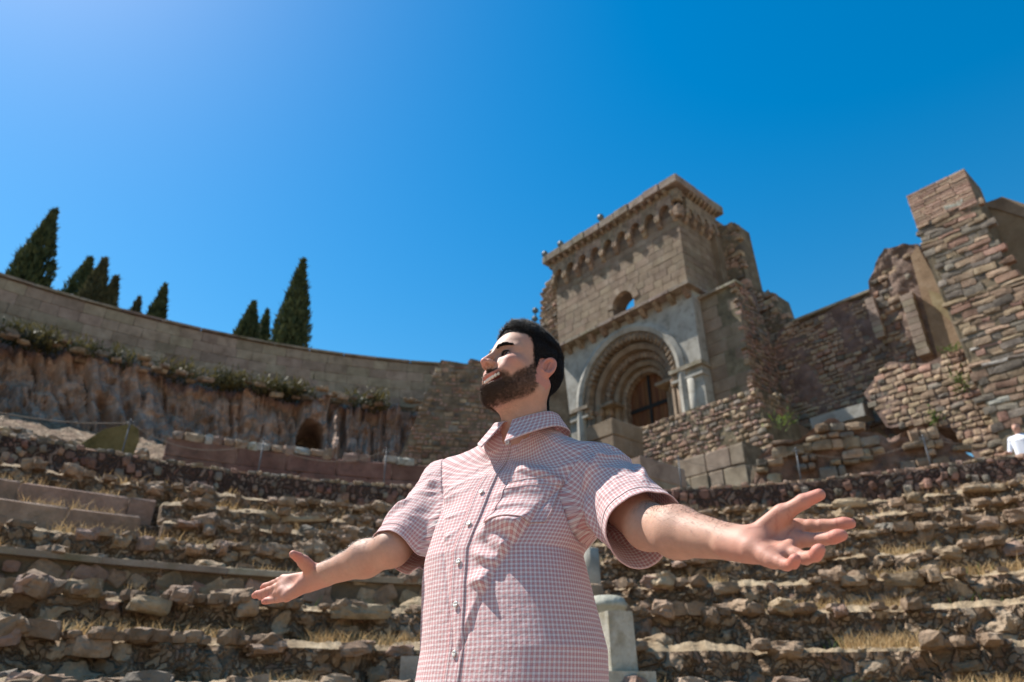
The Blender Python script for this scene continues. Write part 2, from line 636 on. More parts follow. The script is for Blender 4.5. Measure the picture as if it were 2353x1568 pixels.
def rough_sheet(fr, poly, name, mat, parent, thick=.8, cell=.12, amp=.06, freq=2.0, seed=0, e0=0.0, **k):
    """masonry core: the polygon tessellated, its face and outline roughened, closed to the back"""
    s = [p[0] for p in poly]
    z = [p[1] for p in poly]
    s0, s1 = min(s), max(s)
    ns = max(4, int((s1 - s0) / cell))
    S = np.linspace(s0, s1, ns + 1)
    # column heights from the polygon
    lo, hi = [], []
    for x in S:
        xs = min(max(x, s0 + 1e-4), s1 - 1e-4)
        zz = []
        for i in range(len(poly)):
            a, b = poly[i], poly[(i + 1) % len(poly)]
            if (a[0] > xs) != (b[0] > xs):
                zz.append(a[1] + (b[1] - a[1]) * (xs - a[0]) / (b[0] - a[0]))
        lo.append(min(zz))
        hi.append(max(zz))
    lo, hi = np.array(lo), np.array(hi)
    nz = max(4, int((hi - lo).max() / cell))
    T = np.linspace(0, 1, nz + 1)
    SS, TT = np.meshgrid(S, T)
    ZZ = lo + (hi - lo) * TT
    P = fr.at(SS, ZZ, e0)
    d = fbm(P * freq + seed * 3.1, 4, seed) * amp
    edge = fbm(P * freq * .9 + seed * 7.7 + 40, 3, seed + 3) * amp * 1.3
    P = fr.at(SS, ZZ + edge * (TT ** 4), e0 - d)
    B = fr.at(SS, ZZ + edge * (TT ** 4), e0 + thick + 0 * d)
    nu, nv = ns + 1, nz + 1
    F = grid_faces(nu, nv)
    V = np.vstack([P.reshape(-1, 3), B.reshape(-1, 3)])
    F2 = F[:, ::-1] + nu * nv
    side = []
    off = nu * nv
    top = [(nv - 1) * nu + i for i in range(nu)]
    bot = list(range(nu))
    lef = [i * nu for i in range(nv)]
    rig = [i * nu + nu - 1 for i in range(nv)]
    for L_ in (top, bot, lef, rig):
        for a, b in zip(L_[:-1], L_[1:]):
            side.append([a, b, b + off, a + off])
    F = np.vstack([F, F2, np.array(side)])
    return build(name, V, F, mat, parent, smooth=False, **k)


def rubble_face(parent, fr, poly, hmin=.16, hmax=.34, lmin=.2, lmax=.5, mix=(('rubble', .6), ('rubble_dark', .25), ('rubble_red', .15)), proud=.03, gap=.03, e0=0, kind='cobble', skip=.0, cap=290, seed=1, depth=.22, name='stone', zmin=None):
    r = random.Random(seed)
    zs = [p[1] for p in poly]
    ss = [p[0] for p in poly]
    z = min(zs)
    out = []
    while z < max(zs):
        h = r.uniform(hmin, hmax)
        s = min(ss) - r.random() * lmax
        while s < max(ss):
            l = r.uniform(lmin, lmax)
            cs, cz = s + l / 2, z + h / 2 + r.uniform(-.15, .15) * h
            if inside(poly, cs, cz) and r.random() > skip:
                out.append((cs, cz, l - gap, h * r.uniform(.8, 1.08) - gap))
            s += l
        z += h
    out.sort(key=lambda q: -q[2] * q[3])
    jv, jf, jo = [], [], 0
    for n_, (cs, cz, l, h) in enumerate(out):
        t, acc, pick = r.random(), 0, mix[-1][0]
        for m_, w_ in mix:
            acc += w_
            if t < acc:
                pick = m_
                break
        me = r.choice(STONES[kind, pick])
        M = fr.mat(cs, cz, e0 + depth / 2 - proud - r.random() * .025, l * 1.06, h * 1.06, depth * r.uniform(.9, 1.1), r.uniform(-.09, .09))
        if n_ < cap:
            piece(name, me, parent, M)
        else:
            V, F = SPARE[n_ % 6]
            A = np.array(M)
            jv.append(V @ A[:3, :3].T + A[:3, 3])
            jf.append(F + jo)
            jo += len(V)
    if jv:
        build('small_stones', np.vstack(jv), np.vstack(jf), MAT['rubble_many'], parent, smooth=False, kind='stuff')
    return len(out)


def tube(path, radii, nseg=10, closed=False):
    path = np.asarray(path, float)
    n = len(path)
    radii = np.broadcast_to(radii, (n,))
    T = np.gradient(path, axis=0)
    T /= np.linalg.norm(T, axis=1, keepdims=True) + 1e-12
    ref = np.array([0, 0, 1.0]) if abs(T[0][2]) < .9 else np.array([1.0, 0, 0])
    V = []
    nrm = np.cross(T[0], ref)
    nrm /= np.linalg.norm(nrm)
    for i in range(n):
        nrm = nrm - T[i] * np.dot(nrm, T[i])
        nrm /= np.linalg.norm(nrm)
        b = np.cross(T[i], nrm)
        a = np.linspace(0, 2 * np.pi, nseg, endpoint=False)
        V.append(path[i] + radii[i] * (np.cos(a)[:, None] * nrm + np.sin(a)[:, None] * b))
    V = np.vstack(V)
    F = [list(f) for f in grid_faces(nseg, n, close_u=True)]
    F.append(list(range(nseg))[::-1])
    F.append(list(range((n - 1) * nseg, n * nseg)))
    return V, F


def blades(base, up, side, length, width, bend, seed=0):
    """many thin leaf blades as one mesh; arrays of base points"""
    n = len(base)
    mid = base + up * length[:, None] * .55 + bend * (length * .12)[:, None]
    tip = base + up * length[:, None] + bend * (length * .45)[:, None]
    w = side * width[:, None]
    V = np.stack([base - w, base + w, mid - w * .7, mid + w * .7, tip], 1).reshape(-1, 3)
    k = np.arange(n)[:, None] * 5
    Q = (k + np.array([[0, 1, 3, 2]]))
    T3 = (k + np.array([[2, 3, 4, 4]]))
    return V, Q, T3


def blade_mesh(name, base, up, side, length, width, bend, mat, parent=None, **kw):
    V, Q, T3 = blades(base, up, side, length, width, bend)
    F = np.vstack([np.hstack([Q[:, [0, 1, 3]]]), Q[:, [0, 3, 2]], T3[:, :3]])
    # Q columns are already vertex ids in order 0,1,3,2
    F = np.vstack([Q[:, [0, 1, 2]], Q[:, [0, 2, 3]], T3[:, :3]])
    return build(name, V, F, mat, parent, smooth=False, **kw)
# ================================================================== the setting
CX = 0.9                                    # centre of the theatre's circles


def polar(az, R, z):
    az, R, z = np.broadcast_arrays(np.asarray(az, float), np.asarray(R, float), np.asarray(z, float))
    return np.stack([CX + R * np.sin(az), R * np.cos(az), z], -1)


# ground
g = np.array([-1, -.5, -.2, -.05, 0, .05, .2, .5, 1]) * 1500.0
GX, GY = np.meshgrid(g, g)
build('ground', np.stack([GX, GY, GX * 0], -1).reshape(-1, 3), grid_faces(9, 9), MAT['floor'], kind='structure', smooth=False)

# stepped seating: profile swept round the orchestra
RISE, RUN, R0 = .36, .70, 6.55
Z0 = EYE + .38
K0, K1 = -3, 6


def tread_z(k):
    return Z0 + RISE * k


def riser_R(k):
    return R0 + RUN * k


naz = 1300
AZ = np.linspace(rad(-62), rad(62), naz)
prof = []
for k in range(K0, K1 + 1):
    zb, zt, R = (0.0 if k == K0 else tread_z(k - 1)), tread_z(k), riser_R(k)
    for t in np.linspace(0, .95, 12):
        prof.append((R + .05 * t, zb + (zt - zb) * t, 0, t))
    for t in (.01, .04, .08, .13, .2, .3, .45, .6, .75, .88, .97):
        prof.append((R + .06 + (RUN - .06) * t, zt, 1, t))
prof.append((12.1, tread_z(K1), 1, 1))
prof = np.array(prof)
AA, PR = np.meshgrid(AZ, prof[:, 0])
_, PZ = np.meshgrid(AZ, prof[:, 1])
_, PT = np.meshgrid(AZ, prof[:, 2])
P = polar(AA, PR, PZ)
d1 = fbm(P * 1.3, 4, 1)
d2 = 1 - 2 * np.abs(fbm(P * 3.4 + 9, 3, 2))          # rounded lumps with sharp clefts between
d3 = 1 - 2 * np.abs(fbm(P * 8.5 + 4, 2, 3))
lowk = np.clip((8.6 - PR) / 2.2, 0, 1)                # the lowest rows are the most broken
dR = np.where(PT < .5, (.10 + .07 * lowk) * d1 + .07 * d2 + .05 * d3, .02 * d1)
dZ = np.where(PT < .5, .02 * d1, (.05 + .05 * lowk) * d1 + .05 * d2 + .03 * fbm(P * 13 + 7, 3, 5, .65))
_dr = (np.degrees(AA) < -31.8) & (((PR > riser_R(4) - .02) & (PR < riser_R(4) + .5)) | ((PR > riser_R(5) - .02) & (PR < riser_R(5) + .5)))
dR = np.where(_dr, -.16, dR)
dZ = np.where(_dr & (PT > .5), -.06, dZ)
dZ[0] = 0
P = polar(AA, PR - dR, np.maximum(PZ + dZ, 0))
terr = build('terraces', P.reshape(-1, 3), grid_faces(naz, len(prof)), MAT['terrace'], kind='structure', smooth=False)
terr.data.materials.append(MAT['gravel'])
_mi = np.repeat(((prof[:-1, 2] + prof[1:, 2]) > 0.9).astype(np.int32), naz - 1)
terr.data.polygons.foreach_set('material_index', _mi)
terr['label'] = 'ruined stepped seating terraces curving round the orchestra'

# worn edge stones along every riser, the larger ones as pieces of their own
rs = random.Random(5)
edge = []
for k in range(K0 + 2, K1 + 1):
    a = rad(-50)
    while a < rad(50):
        R = riser_R(k)
        L_ = rs.uniform(.09, .26) if rs.random() < .88 else rs.uniform(.26, .5)
        da = L_ / R
        c = a + da / 2
        a += da + rs.uniform(-.01, .12) / R
        deg = math.degrees(c)
        if k in (4, 5) and deg < -31.6:
            continue
        if k == 2 and deg < -4.5:
            continue
        if abs(deg - 1.5) < 5.5 and k < 5:
            continue
        if rs.random() < .58:
            continue
        edge.append((L_, k, c, rs.uniform(.08, .15), rs.uniform(.14, .3), rs.uniform(.0, .07), 0))
    # stones in the face of the riser
    for q in range(22):
        c = rad(rs.uniform(-46, 46))
        if (k in (4, 5) and math.degrees(c) < -31.6) or (k == 2 and math.degrees(c) < -4.5):
            continue
        edge.append((rs.uniform(.1, .26), k, c, rs.uniform(.07, .15), .2, -rs.uniform(.1, .28), 1))
edge.sort(key=lambda q: -q[0] * q[3] / riser_R(q[1]))
var_e = [stone_variant(80 + i, 4, .42, .2, 2.6) for i in range(8)]
eV, eF, eo = [], [], 0
for i, (L_, k, c, h, dep, up_, face) in enumerate(edge):
    R = riser_R(k)
    p = polar(c, R + dep / 2 - .1 + rs.uniform(-.05, .05) + (.07 if face else 0), tread_z(k) - h / 2 + up_)
    if i < 290 and abs(math.degrees(c)) < 46:
        M = Matrix.Translation(p) @ Matrix.Rotation(-c + rs.uniform(-.15, .15), 4, 'Z') @ Matrix.Rotation(rs.uniform(-.12, .12), 4, 'Y') @ Matrix.Diagonal((L_ * 1.06, dep, h, 1))
        piece('edge_stone', rs.choice(STONES['rough', rs.choice(['seat', 'seat', 'seat', 'rubble', 'pink'])]), terr, M)
    else:
        V, F = var_e[i % 8]
        ca, sa = math.cos(-c), math.sin(-c)
        W = V * np.array([L_ * 1.06, dep, h])
        eV.append(np.stack([W[:, 0] * ca - W[:, 1] * sa, W[:, 0] * sa + W[:, 1] * ca, W[:, 2]], -1) + p)
        eF.append(F + eo)
        eo += len(V)
build('small_edge_stones', np.vstack(eV), np.vstack(eF), MAT['seat'], terr, kind='stuff', smooth=False)
# fist to head sized rubble lying on the treads, one part
allV, allF, off = [], [], 0
base_var = [stone_variant(40 + i, 2, .5, .17, 2.0) for i in range(6)]
loose = []
for k in range(K0 + 2, K1 + 1):
    for j in range(650):
        c = rad(rs.uniform(-48, 48))
        if k in (4, 5) and math.degrees(c) < -31.6:
            continue
        dense = fbm(np.array([[c * 9, k * 1.7, 3.0]]), 2, 8)[0]
        if rs.random() > .55 + dense:
            continue
        t = rs.random() ** 2.6
        R = riser_R(k) - .04 + t * RUN * .9
        sz = rs.choice([.035, .05, .06, .08, .1, .14]) * rs.uniform(.7, 1.3)
        loose.append((sz, c, R, tread_z(k) + sz * .3))
loose.sort(reverse=True)
for i, (sz, c, R, z) in enumerate(loose):
    p = polar(c, R, z)
    if i < 120:
        M = Matrix.Translation(p) @ Matrix.Rotation(rs.uniform(0, 6.28), 4, 'Z') @ Matrix.Rotation(rs.uniform(-.4, .4), 4, 'X') @ Matrix.Diagonal((sz * 1.5, sz * 1.1, sz * .85, 1))
        piece('loose_stone', rs.choice(STONES['rough', rs.choice(['seat', 'seat', 'rubble', 'rubble_dark', 'pink'])]), terr, M)
        continue
    V, F = base_var[i % 6]
    an = rs.uniform(0, 6.28)
    ca, sa = math.cos(an), math.sin(an)
    W = V * np.array([sz * 1.5, sz * 1.1, sz * .8])
    W = np.stack([W[:, 0] * ca - W[:, 1] * sa, W[:, 0] * sa + W[:, 1] * ca, W[:, 2]], -1) + p
    allV.append(W)
    allF.append(F + off)
    off += len(V)
build('rubble', np.vstack(allV), np.vstack(allF), MAT['seat'], terr, kind='stuff', smooth=False)

# dressed pink stone rows at the left
for k in (4, 5):
    a = rad(-50)
    i = 0
    end = rad(-32.2 if k == 5 else -33.2)
    while a < end:
        R = riser_R(k) - .04
        L_ = min(rs.uniform(.75, 1.15), (end - a) * R)
        if L_ < .2:
            break
        c = a + L_ / R / 2
        a += L_ / R
        for j, (zz, hh) in enumerate(((tread_z(k) - .17, .37),)):
            p = polar(c, R + .27, zz)
            M = Matrix.Translation(p) @ Matrix.Rotation(-c, 4, 'Z') @ Matrix.Diagonal((L_ - .006, .6, hh, 1))
            piece('dressed_seat_block', BLOCKS['pink'][i % 4], terr, M)
        i += 1
# lower dressed course that carries a straight capping, stones set in its mortar
k = 2
V, F, n = [], [], 0
aa = np.linspace(rad(-50), rad(-4.8), 120)
R = riser_R(k) - .1
sec = [(R, tread_z(k - 1) - .05), (R + .02, tread_z(k) - .01), (R + .5, tread_z(k) - .01)]
P = np.vstack([polar(aa, r_, z_) for r_, z_ in sec])
build('mortar_face', P, grid_faces(120, 3), MAT['mortar'], terr, smooth=False)
a = rad(-49)
while a < rad(-5):
    L_ = rs.uniform(.7, 1.1)
    c = a + L_ / R / 2
    a += L_ / R
    p = polar(c, R + .14, tread_z(k) + .005)
    M = Matrix.Translation(p) @ Matrix.Rotation(-c, 4, 'Z') @ Matrix.Diagonal((L_ - .004, .4, .06, 1))
    piece('capping_slab', BLOCKS['cornice'][n % 4], terr, M)
    n += 1
for i in range(90):
    c = rad(rs.uniform(-44, -5))
    z = tread_z(k - 1) + rs.uniform(.03, .26)
    s_ = rs.uniform(.07, .17)
    p = polar(c, R + s_ * .28, z)
    M = Matrix.Translation(p) @ Matrix.Rotation(-c, 4, 'Z') @ Matrix.Rotation(rs.uniform(-.6, .6), 4, 'Y') @ Matrix.Diagonal((s_ * 1.35, s_ * .9, s_, 1))
    piece('set_stone', rs.choice(STONES['cobble', rs.choice(['pink', 'seat', 'rubble_red', 'rubble'])]), terr, M)

# dry grass and weeds on the treads
def tufts(n, seed, az0, az1, kset, lmin, lmax, name, mat, thr=.05, label=None, cat=None, spread=1.0):
    r = np.random.default_rng(seed)
    c = np.radians(r.uniform(az0, az1, n * 4))
    kk = r.choice(kset, n * 4)
    dens = fbm(np.stack([c * 14, kk * 2.3, kk * 0 + seed], -1), 3, seed)
    m = dens > thr
    c, kk = c[m][:n], kk[m][:n]
    t = r.random(len(c))
    t = np.where(r.random(len(c)) < .6, .72 + .25 * t, t) * spread
    R = R0 + RUN * kk + .06 + t * (RUN - .1)
    base = polar(c, R, Z0 + RISE * kk + .0)
    nn = len(base)
    ang = r.uniform(0, 6.28, nn)
    side = np.stack([np.cos(ang), np.sin(ang), 0 * ang], -1)
    bend = np.stack([r.normal(0, 1, nn), r.normal(0, 1, nn), 0 * ang], -1)
    up = np.stack([r.normal(0, .22, nn), r.normal(0, .22, nn), np.ones(nn)], -1)
    blade_mesh(name, base, up, side, r.uniform(lmin, lmax, nn), r.uniform(.003, .006, nn), bend, mat, kind='stuff', label=label, cat=cat)


tufts(42000, 3, -44, 44, np.arange(-1, 7), .05, .18, 'dry_grass', MAT['straw'], .06, 'dry straw coloured grass on the seating terraces', 'grass')
tufts(900, 9, -40, 44, np.arange(-1, 7), .05, .16, 'green_weeds', MAT['green'], .36, 'small green weeds on the seating terraces', 'weeds')

# dark red retaining wall that carries the fence, round the whole walkway
RW, ZW0, ZW1 = 11.75, tread_z(K1) - .3, EYE + 3.2
ret = empty('retaining_wall', 'low dark red rubble retaining wall below the rope fence', 'wall')
aa = np.linspace(rad(-62), rad(62), 400)
sec = [(RW, ZW0), (RW - .01, ZW0 + .4), (RW, ZW1 - .03), (RW + .05, ZW1), (RW + .6, ZW1)]
sec2 = []
for (r_, z_) in sec:
    P = polar(aa, r_, z_)
    d = fbm(P * 5, 3, 4) * .035
    sec2.append(polar(aa, r_ + d, z_ + (d * .6 if z_ > ZW1 - .1 else 0)))
build('masonry_core', np.vstack(sec2), grid_faces(400, len(sec)), MAT['darkrubble'], ret, smooth=False)
a = rad(-44)
i = 0
while a < rad(44):
    L_ = rs.uniform(.07, .16)
    c = a + L_ / RW / 2
    a += L_ / RW * 1.02
    p = polar(c, RW + .09, ZW1 + .0 + rs.uniform(-.02, .02))
    M = Matrix.Translation(p) @ Matrix.Rotation(-c, 4, 'Z') @ Matrix.Rotation(rs.uniform(-.15, .15), 4, 'Y') @ Matrix.Diagonal((L_, .16, rs.uniform(.05, .1), 1))
    piece('coping_stone', rs.choice(STONES['cobble', rs.choice(['rubble', 'rubble_red', 'rubble_dark', 'pink', 'seat'])]), ret, M)
for i in range(290):
    c = rad(rs.uniform(-42, 42))
    p = polar(c, RW + .03, rs.uniform(ZW0 + .25, ZW1 - .09))
    s_ = rs.uniform(.07, .13)
    M = Matrix.Translation(p) @ Matrix.Rotation(-c, 4, 'Z') @ Matrix.Rotation(rs.uniform(-.4, .4), 4, 'Y') @ Matrix.Diagonal((s_ * .95, .14, s_ * 1.2, 1))
    piece('wall_stone', rs.choice(STONES['cobble', rs.choice(['rubble_red', 'rubble_dark', 'redwall', 'rubble_dark', 'redwall'])]), ret, M)

# hillside: walkway, slope behind it, terrace on top that carries trees and church
RH = np.concatenate([np.linspace(12.2, 14.6, 10), np.linspace(14.8, 22.2, 44), np.linspace(22.4, 25.0, 12), np.array([25.06, 25.1, 25.15, 25.5, 26]), np.array([30, 36, 45, 60, 90, 140, 250.])])
AH = np.linspace(rad(-85), rad(85), 460)
AAh, RRh = np.meshgrid(AH, RH)


def hill_z(az, R):
    left = 1 / (1 + np.exp((np.degrees(az) + 3) * 1.2))
    zl = np.interp(R, [12, 14.4, 15.2, 22.2, 25.0, 25.15, 27, 34, 42, 90, 250], [ZW1 - .05, ZW1 - .02, ZW1 + .6, EYE + 6.7, EYE + 6.8, EYE + 10.0, EYE + 10.6, EYE + 13.8, EYE + 16.8, EYE + 19, EYE + 19])
    zr = np.interp(R, [12, 14.0, 18, 20, 22, 26, 90, 250], [ZW1 - .05, ZW1 - .02, EYE + 3.6, EYE + 4.3, EYE + 4.9, EYE + 5.6, EYE + 8, EYE + 8])
    return zl * left + zr * (1 - left)


ZH = hill_z(AAh, RRh)
P = polar(AAh, RRh, ZH)
rough = np.clip((RRh - 12.6) / 2, 0, 1)
P[..., 2] += (fbm(P * 1.3, 4, 21) * .22 + fbm(P * 4.2, 3, 22) * .1) * rough
build('hillside', P.reshape(-1, 3), grid_faces(len(AH), len(RH)), MAT['terrace'], kind='structure', smooth=False)

# rock cut cliff with the cave
ncl, nzl = 520, 70
ac = np.linspace(rad(-60), rad(-1), ncl)
tz = np.linspace(0, 1, nzl)
AC, TZ = np.meshgrid(ac, tz)
zlo, zhi = EYE + 6.4, EYE + 9.75
ZC = zlo + (zhi - zlo) * TZ
deg = np.degrees(AC)
RC = 23.3 + .9 * TZ ** 1.5
Q = np.stack([deg * .42, ZC * .16, 0 * ZC], -1)
Q2 = np.stack([deg * 1.5, ZC * .45, 0 * ZC], -1)
lean = ZC * .25
Q[..., 0] += lean * np.clip((-deg - 18) / 20, 0, 1) * 1.3
Q2[..., 0] += lean * np.clip((-deg - 18) / 20, 0, 1) * 3
fl = fbm(Q * 1.9, 3, 31)
fl2 = fbm(Q2 * 1.1, 3, 32)
RC = RC - 1.3 * (1 - TZ) ** 1.5 + .7 * np.clip(1 - 2.4 * np.abs(fl), 0, 1) + .3 * np.clip(1 - 2.6 * np.abs(fl2), 0, 1) - .4 * fl + .45 * fbm(polar(AC, RC, ZC) * 1.6, 4, 33) + .15 * fbm(polar(AC, RC, ZC) * 5, 3, 36)
# overhanging weathered lip
lip = np.clip((TZ - .8) / .14, 0, 1)
RC = RC - (.12 + .35 * fbm(Q2 * 1.7 + 5, 3, 34)) * lip * (1 - np.clip((TZ - .95) / .05, 0, 1) * .6)
# cave mouth
cave_az, cave_w, cave_z0, cave_h = -19.4, 1.15, EYE + 6.9, 1.65
cx_ = (deg - cave_az) / cave_w
cz_ = (ZC - cave_z0) / cave_h
hole = np.clip((1 - np.clip(np.abs(cx_) ** 3 + np.clip(cz_, 0, 9) ** 3.0, 0, 9)) * 4, 0, 1)
RC = RC + 2.6 * hole
RC = np.where(hole > .05, RC, np.minimum(RC, 24.75))
PC = polar(AC, RC, ZC + .25 * fbm(Q2 * 1.3 + 8, 3, 35) * (TZ > .9))
cl = build('cliff', PC.reshape(-1, 3), grid_faces(ncl, nzl), MAT['cliff'], kind='structure', smooth=False)
# growth and boulders along the cliff top
for i in range(80):
    c = rad(rs.uniform(-50, -6))
    sz = rs.uniform(.1, .24)
    p = polar(c, 23.55 + rs.uniform(-.25, .6), zhi - .1 + rs.uniform(-.3, .1))
    M = Matrix.Translation(p) @ Matrix.Rotation(-c + rs.uniform(-.5, .5), 4, 'Z') @ Matrix.Diagonal((sz * 1.7, sz, sz * .75, 1))
    piece('lip_stone', rs.choice(STONES['rough', rs.choice(['seat', 'rubble', 'rubble_dark', 'seat'])]), cl, M)
r_ = np.random.default_rng(5)
n = 16000
c = np.radians(r_.uniform(-50, -5, n))
dens = fbm(np.stack([c * 16, c * 0, c * 0], -1), 3, 77)
m = dens > r_.uniform(-.12, .45, n)
c = c[m]
n = len(c)
base = polar(c, 24.0 + r_.normal(0, .4, n), zhi - .06 + r_.uniform(-.28, .16, n))
an = r_.uniform(0, 6.28, n)
blade_mesh('cliff_top_growth', base, np.stack([r_.normal(0, .5, n), r_.normal(0, .5, n), np.ones(n)], -1), np.stack([np.cos(an), np.sin(an), an * 0], -1),
           r_.uniform(.08, .26, n), r_.uniform(.015, .04, n), r_.normal(0, 1, (n, 3)) * [1, 1, 0], MAT['scrub'], kind='stuff', label='olive brown weeds along the top of the rock face', cat='weeds')

# rubble heaps between fence and cliff, and the red wall
def heap(n, az0, az1, R0_, R1_, s0, s1, mats, parent, name='boulder', dz=0.0, pw=1.0):
    for i in range(n):
        c = rad(rs.uniform(az0, az1))
        R = R0_ + (R1_ - R0_) * rs.random() ** pw
        sz = rs.uniform(s0, s1)
        p = polar(c, R, float(hill_z(np.array(c), np.array(R))) + dz + sz * .15)
        M = Matrix.Translation(p) @ Matrix.Rotation(rs.uniform(0, 6.28), 4, 'Z') @ Matrix.Rotation(rs.uniform(-.4, .4), 4, 'X') @ Matrix.Diagonal((sz * 1.35, sz, sz * .8, 1))
        piece(name, rs.choice(STONES['rough', rs.choice(mats)]), parent, M)


hs = bpy.data.objects['hillside']
heap(230, -48, -31.5, 13.6, 18.5, .12, .3, ['rubble', 'rubble_dark', 'seat', 'rubble'], hs)
heap(60, -30, -6, 17.5, 22, .15, .4, ['rubble', 'seat', 'pink'], hs)
rw = empty('red_wall', 'smooth dark red stone wall behind the left fence posts', 'wall')
a0, a1, Rr = rad(-31), rad(-2), 14.9
a = a0
z_top = ZW1 + 1.0
for row in range(4):
    a = a0
    zz = ZW1 - .1 + row * .37
    while a < a1:
        L_ = rs.uniform(.8, 1.5)
        c = a + L_ / Rr / 2
        a += L_ / Rr
        p = polar(c, Rr + .2 + row * .015, zz + .185)
        M = Matrix.Translation(p) @ Matrix.Rotation(-c, 4, 'Z') @ Matrix.Diagonal((L_ - .004, .5, .366, 1))
        piece('wall_block', rs.choice(BLOCKS['redwall']), rw, M)
a = rad(-30.6)
while a < rad(-12):
    L_ = rs.uniform(.15, .34)
    c = a + L_ / Rr / 2
    a += L_ / Rr * 1.05
    if math.degrees(c) > -22 and rs.random() < .45:
        continue
    p = polar(c, Rr + .12, ZW1 + 1.42 + rs.uniform(0, .06))
    M = Matrix.Translation(p) @ Matrix.Rotation(-c + rs.uniform(-.3, .3), 4, 'Z') @ Matrix.Diagonal((L_ * 1.1, .28, rs.uniform(.16, .26), 1))
    piece('coping_stone', rs.choice(STONES['cobble', rs.choice(['pink', 'pink', 'marble', 'seat'])]), rw, M)

# dark olive sloping end wall of a blocked passage, left
fr = Frame(at_dist(300, 1000, 13.7), polar(rad(-24), 14.0, 0) - polar(rad(-34), 13.2, 0))
pw_ = [fr.on(*q) for q in ((120, 1062), (240, 986), (300, 974), (318, 985), (320, 1012), (300, 1062))]
wt = prism(fr, pw_, 1.6, 'passage_wall', MAT['moss'], label='dark olive sloping passage wall behind the leftmost fence post', cat='wall')

# pale curved wall on top of the cliff
RA, zA0, zA1 = 25.1, EYE + 10.0, EYE + 11.95
aw = empty('curved_wall', 'pale ashlar parapet wall curving above the rock face', 'wall')
aa = np.linspace(rad(-58), rad(-1), 200)
P = np.vstack([polar(aa, r_, z_) for r_, z_ in ((RA + .05, zA0 - .6), (RA + .05, zA1), (RA + .5, zA1), (RA + .5, zA0 - .6))])
build('wall_core', P, grid_faces(200, 4), MAT['ashlar_mortar'], aw, smooth=False)
ch = (zA1 - zA0 - .06) / 5
for row in range(5):
    a = rad(-50) - rs.random() * .02
    while a < rad(-2):
        L_ = rs.uniform(.5, .95)
        c = a + L_ / RA / 2
        a += L_ / RA
        p = polar(c, RA + .12 + rs.uniform(-.008, .008), zA0 + (row + .5) * ch)
        M = Matrix.Translation(p) @ Matrix.Rotation(-c, 4, 'Z') @ Matrix.Diagonal((L_ - .006, .26, ch - .006, 1))
        piece('ashlar_block', rs.choice(BLOCKS['wallash']), aw, M)
a = rad(-50)
while a < rad(-2):
    L_ = 1.3
    c = a + L_ / RA / 2
    a += L_ / RA
    p = polar(c, RA + .25, zA1 + .03)
    M = Matrix.Translation(p) @ Matrix.Rotation(-c, 4, 'Z') @ Matrix.Diagonal((L_ - .01, .66, .09, 1))
    piece('coping_slab', rs.choice(BLOCKS['cornice']), aw, M)


# cypresses behind the wall
def cypress(xb, xt, ytop, wpx, D, mat, label, seed, lobes=3, shape=.5, group='cypresses behind the curved wall'):
    """slender tree: xb, xt sight columns of foot and tip; wpx its widest span"""
    r = np.random.default_rng(seed)
    tip = at_dist(xt, ytop, D)
    foot = at_dist(xb, ytop + 100, D)
    foot = np.array([foot[0] + (tip[0] - foot[0]) * 0.75, foot[1] + (tip[1] - foot[1]) * .75, 0.0])
    foot[2] = float(hill_z(np.array(math.atan2(foot[0] - CX, foot[1])), np.array(math.hypot(foot[0] - CX, foot[1])))) - .1
    Ht = tip[2] - foot[2]
    wid = wpx / 1772 * D * .6
    t = empty('cypress_tree', label, 'tree', group)
    V, F = tube([foot, foot + [0, 0, Ht * .5], foot + [0, 0, Ht * .9]], [wid * .16, wid * .1, .03], 8)
    build('trunk', V, F, MAT['bark'], t)

    def prof(h):          # radius profile, several overlapping leaders
        return np.interp(h, [0, .08, .3, .5, .72, .88, 1.0], [.7, .9, 1.0, .86, .52, .24, .03])
    leaders = [(0.0, 0.0, 1.0, 1.0)]
    for q in range(lobes):
        an = r.uniform(0, 6.28)
        leaders.append((math.cos(an) * wid * .38, math.sin(an) * wid * .38, r.uniform(.5, .86), r.uniform(.5, .75)))
    base, up, ln, wd = [], [], [], []
    for (ox, oy, hh, ww) in leaders:
        n = int(3600 * hh)
        h = r.random(n) ** .9
        an = r.uniform(0, 6.28, n)
        rr = prof(h) * wid * ww * (1 + .22 * fbm(np.stack([np.cos(an) * 2, np.sin(an) * 2, h * Ht * 1.6 + seed], -1), 3, seed)) * r.uniform(.62, 1.0, n)
        sx, sy = np.cos(an) * rr + ox * (1 - h * .6), np.sin(an) * rr + oy * (1 - h * .6)
        base.append(np.stack([foot[0] + sx, foot[1] + sy, foot[2] + .1 + h * Ht * hh], -1))
        up.append(np.stack([np.cos(an) * .28 + r.normal(0, .16, n), np.sin(an) * .28 + r.normal(0, .16, n), np.ones(n)], -1))
        ln.append(r.uniform(.18, .5, n) * (.6 + .4 * (1 - h)))
        wd.append(r.uniform(.04, .09, n))
    base, up, ln, wd = np.vstack(base), np.vstack(up), np.concatenate(ln), np.concatenate(wd)
    n = len(base)
    an = r.uniform(0, 6.28, n)
    blade_mesh('crown', base, up, np.stack([np.cos(an), np.sin(an), an * 0], -1), ln, wd, r.normal(0, .6, (n, 3)) * [1, 1, 0], mat, t)
    return t


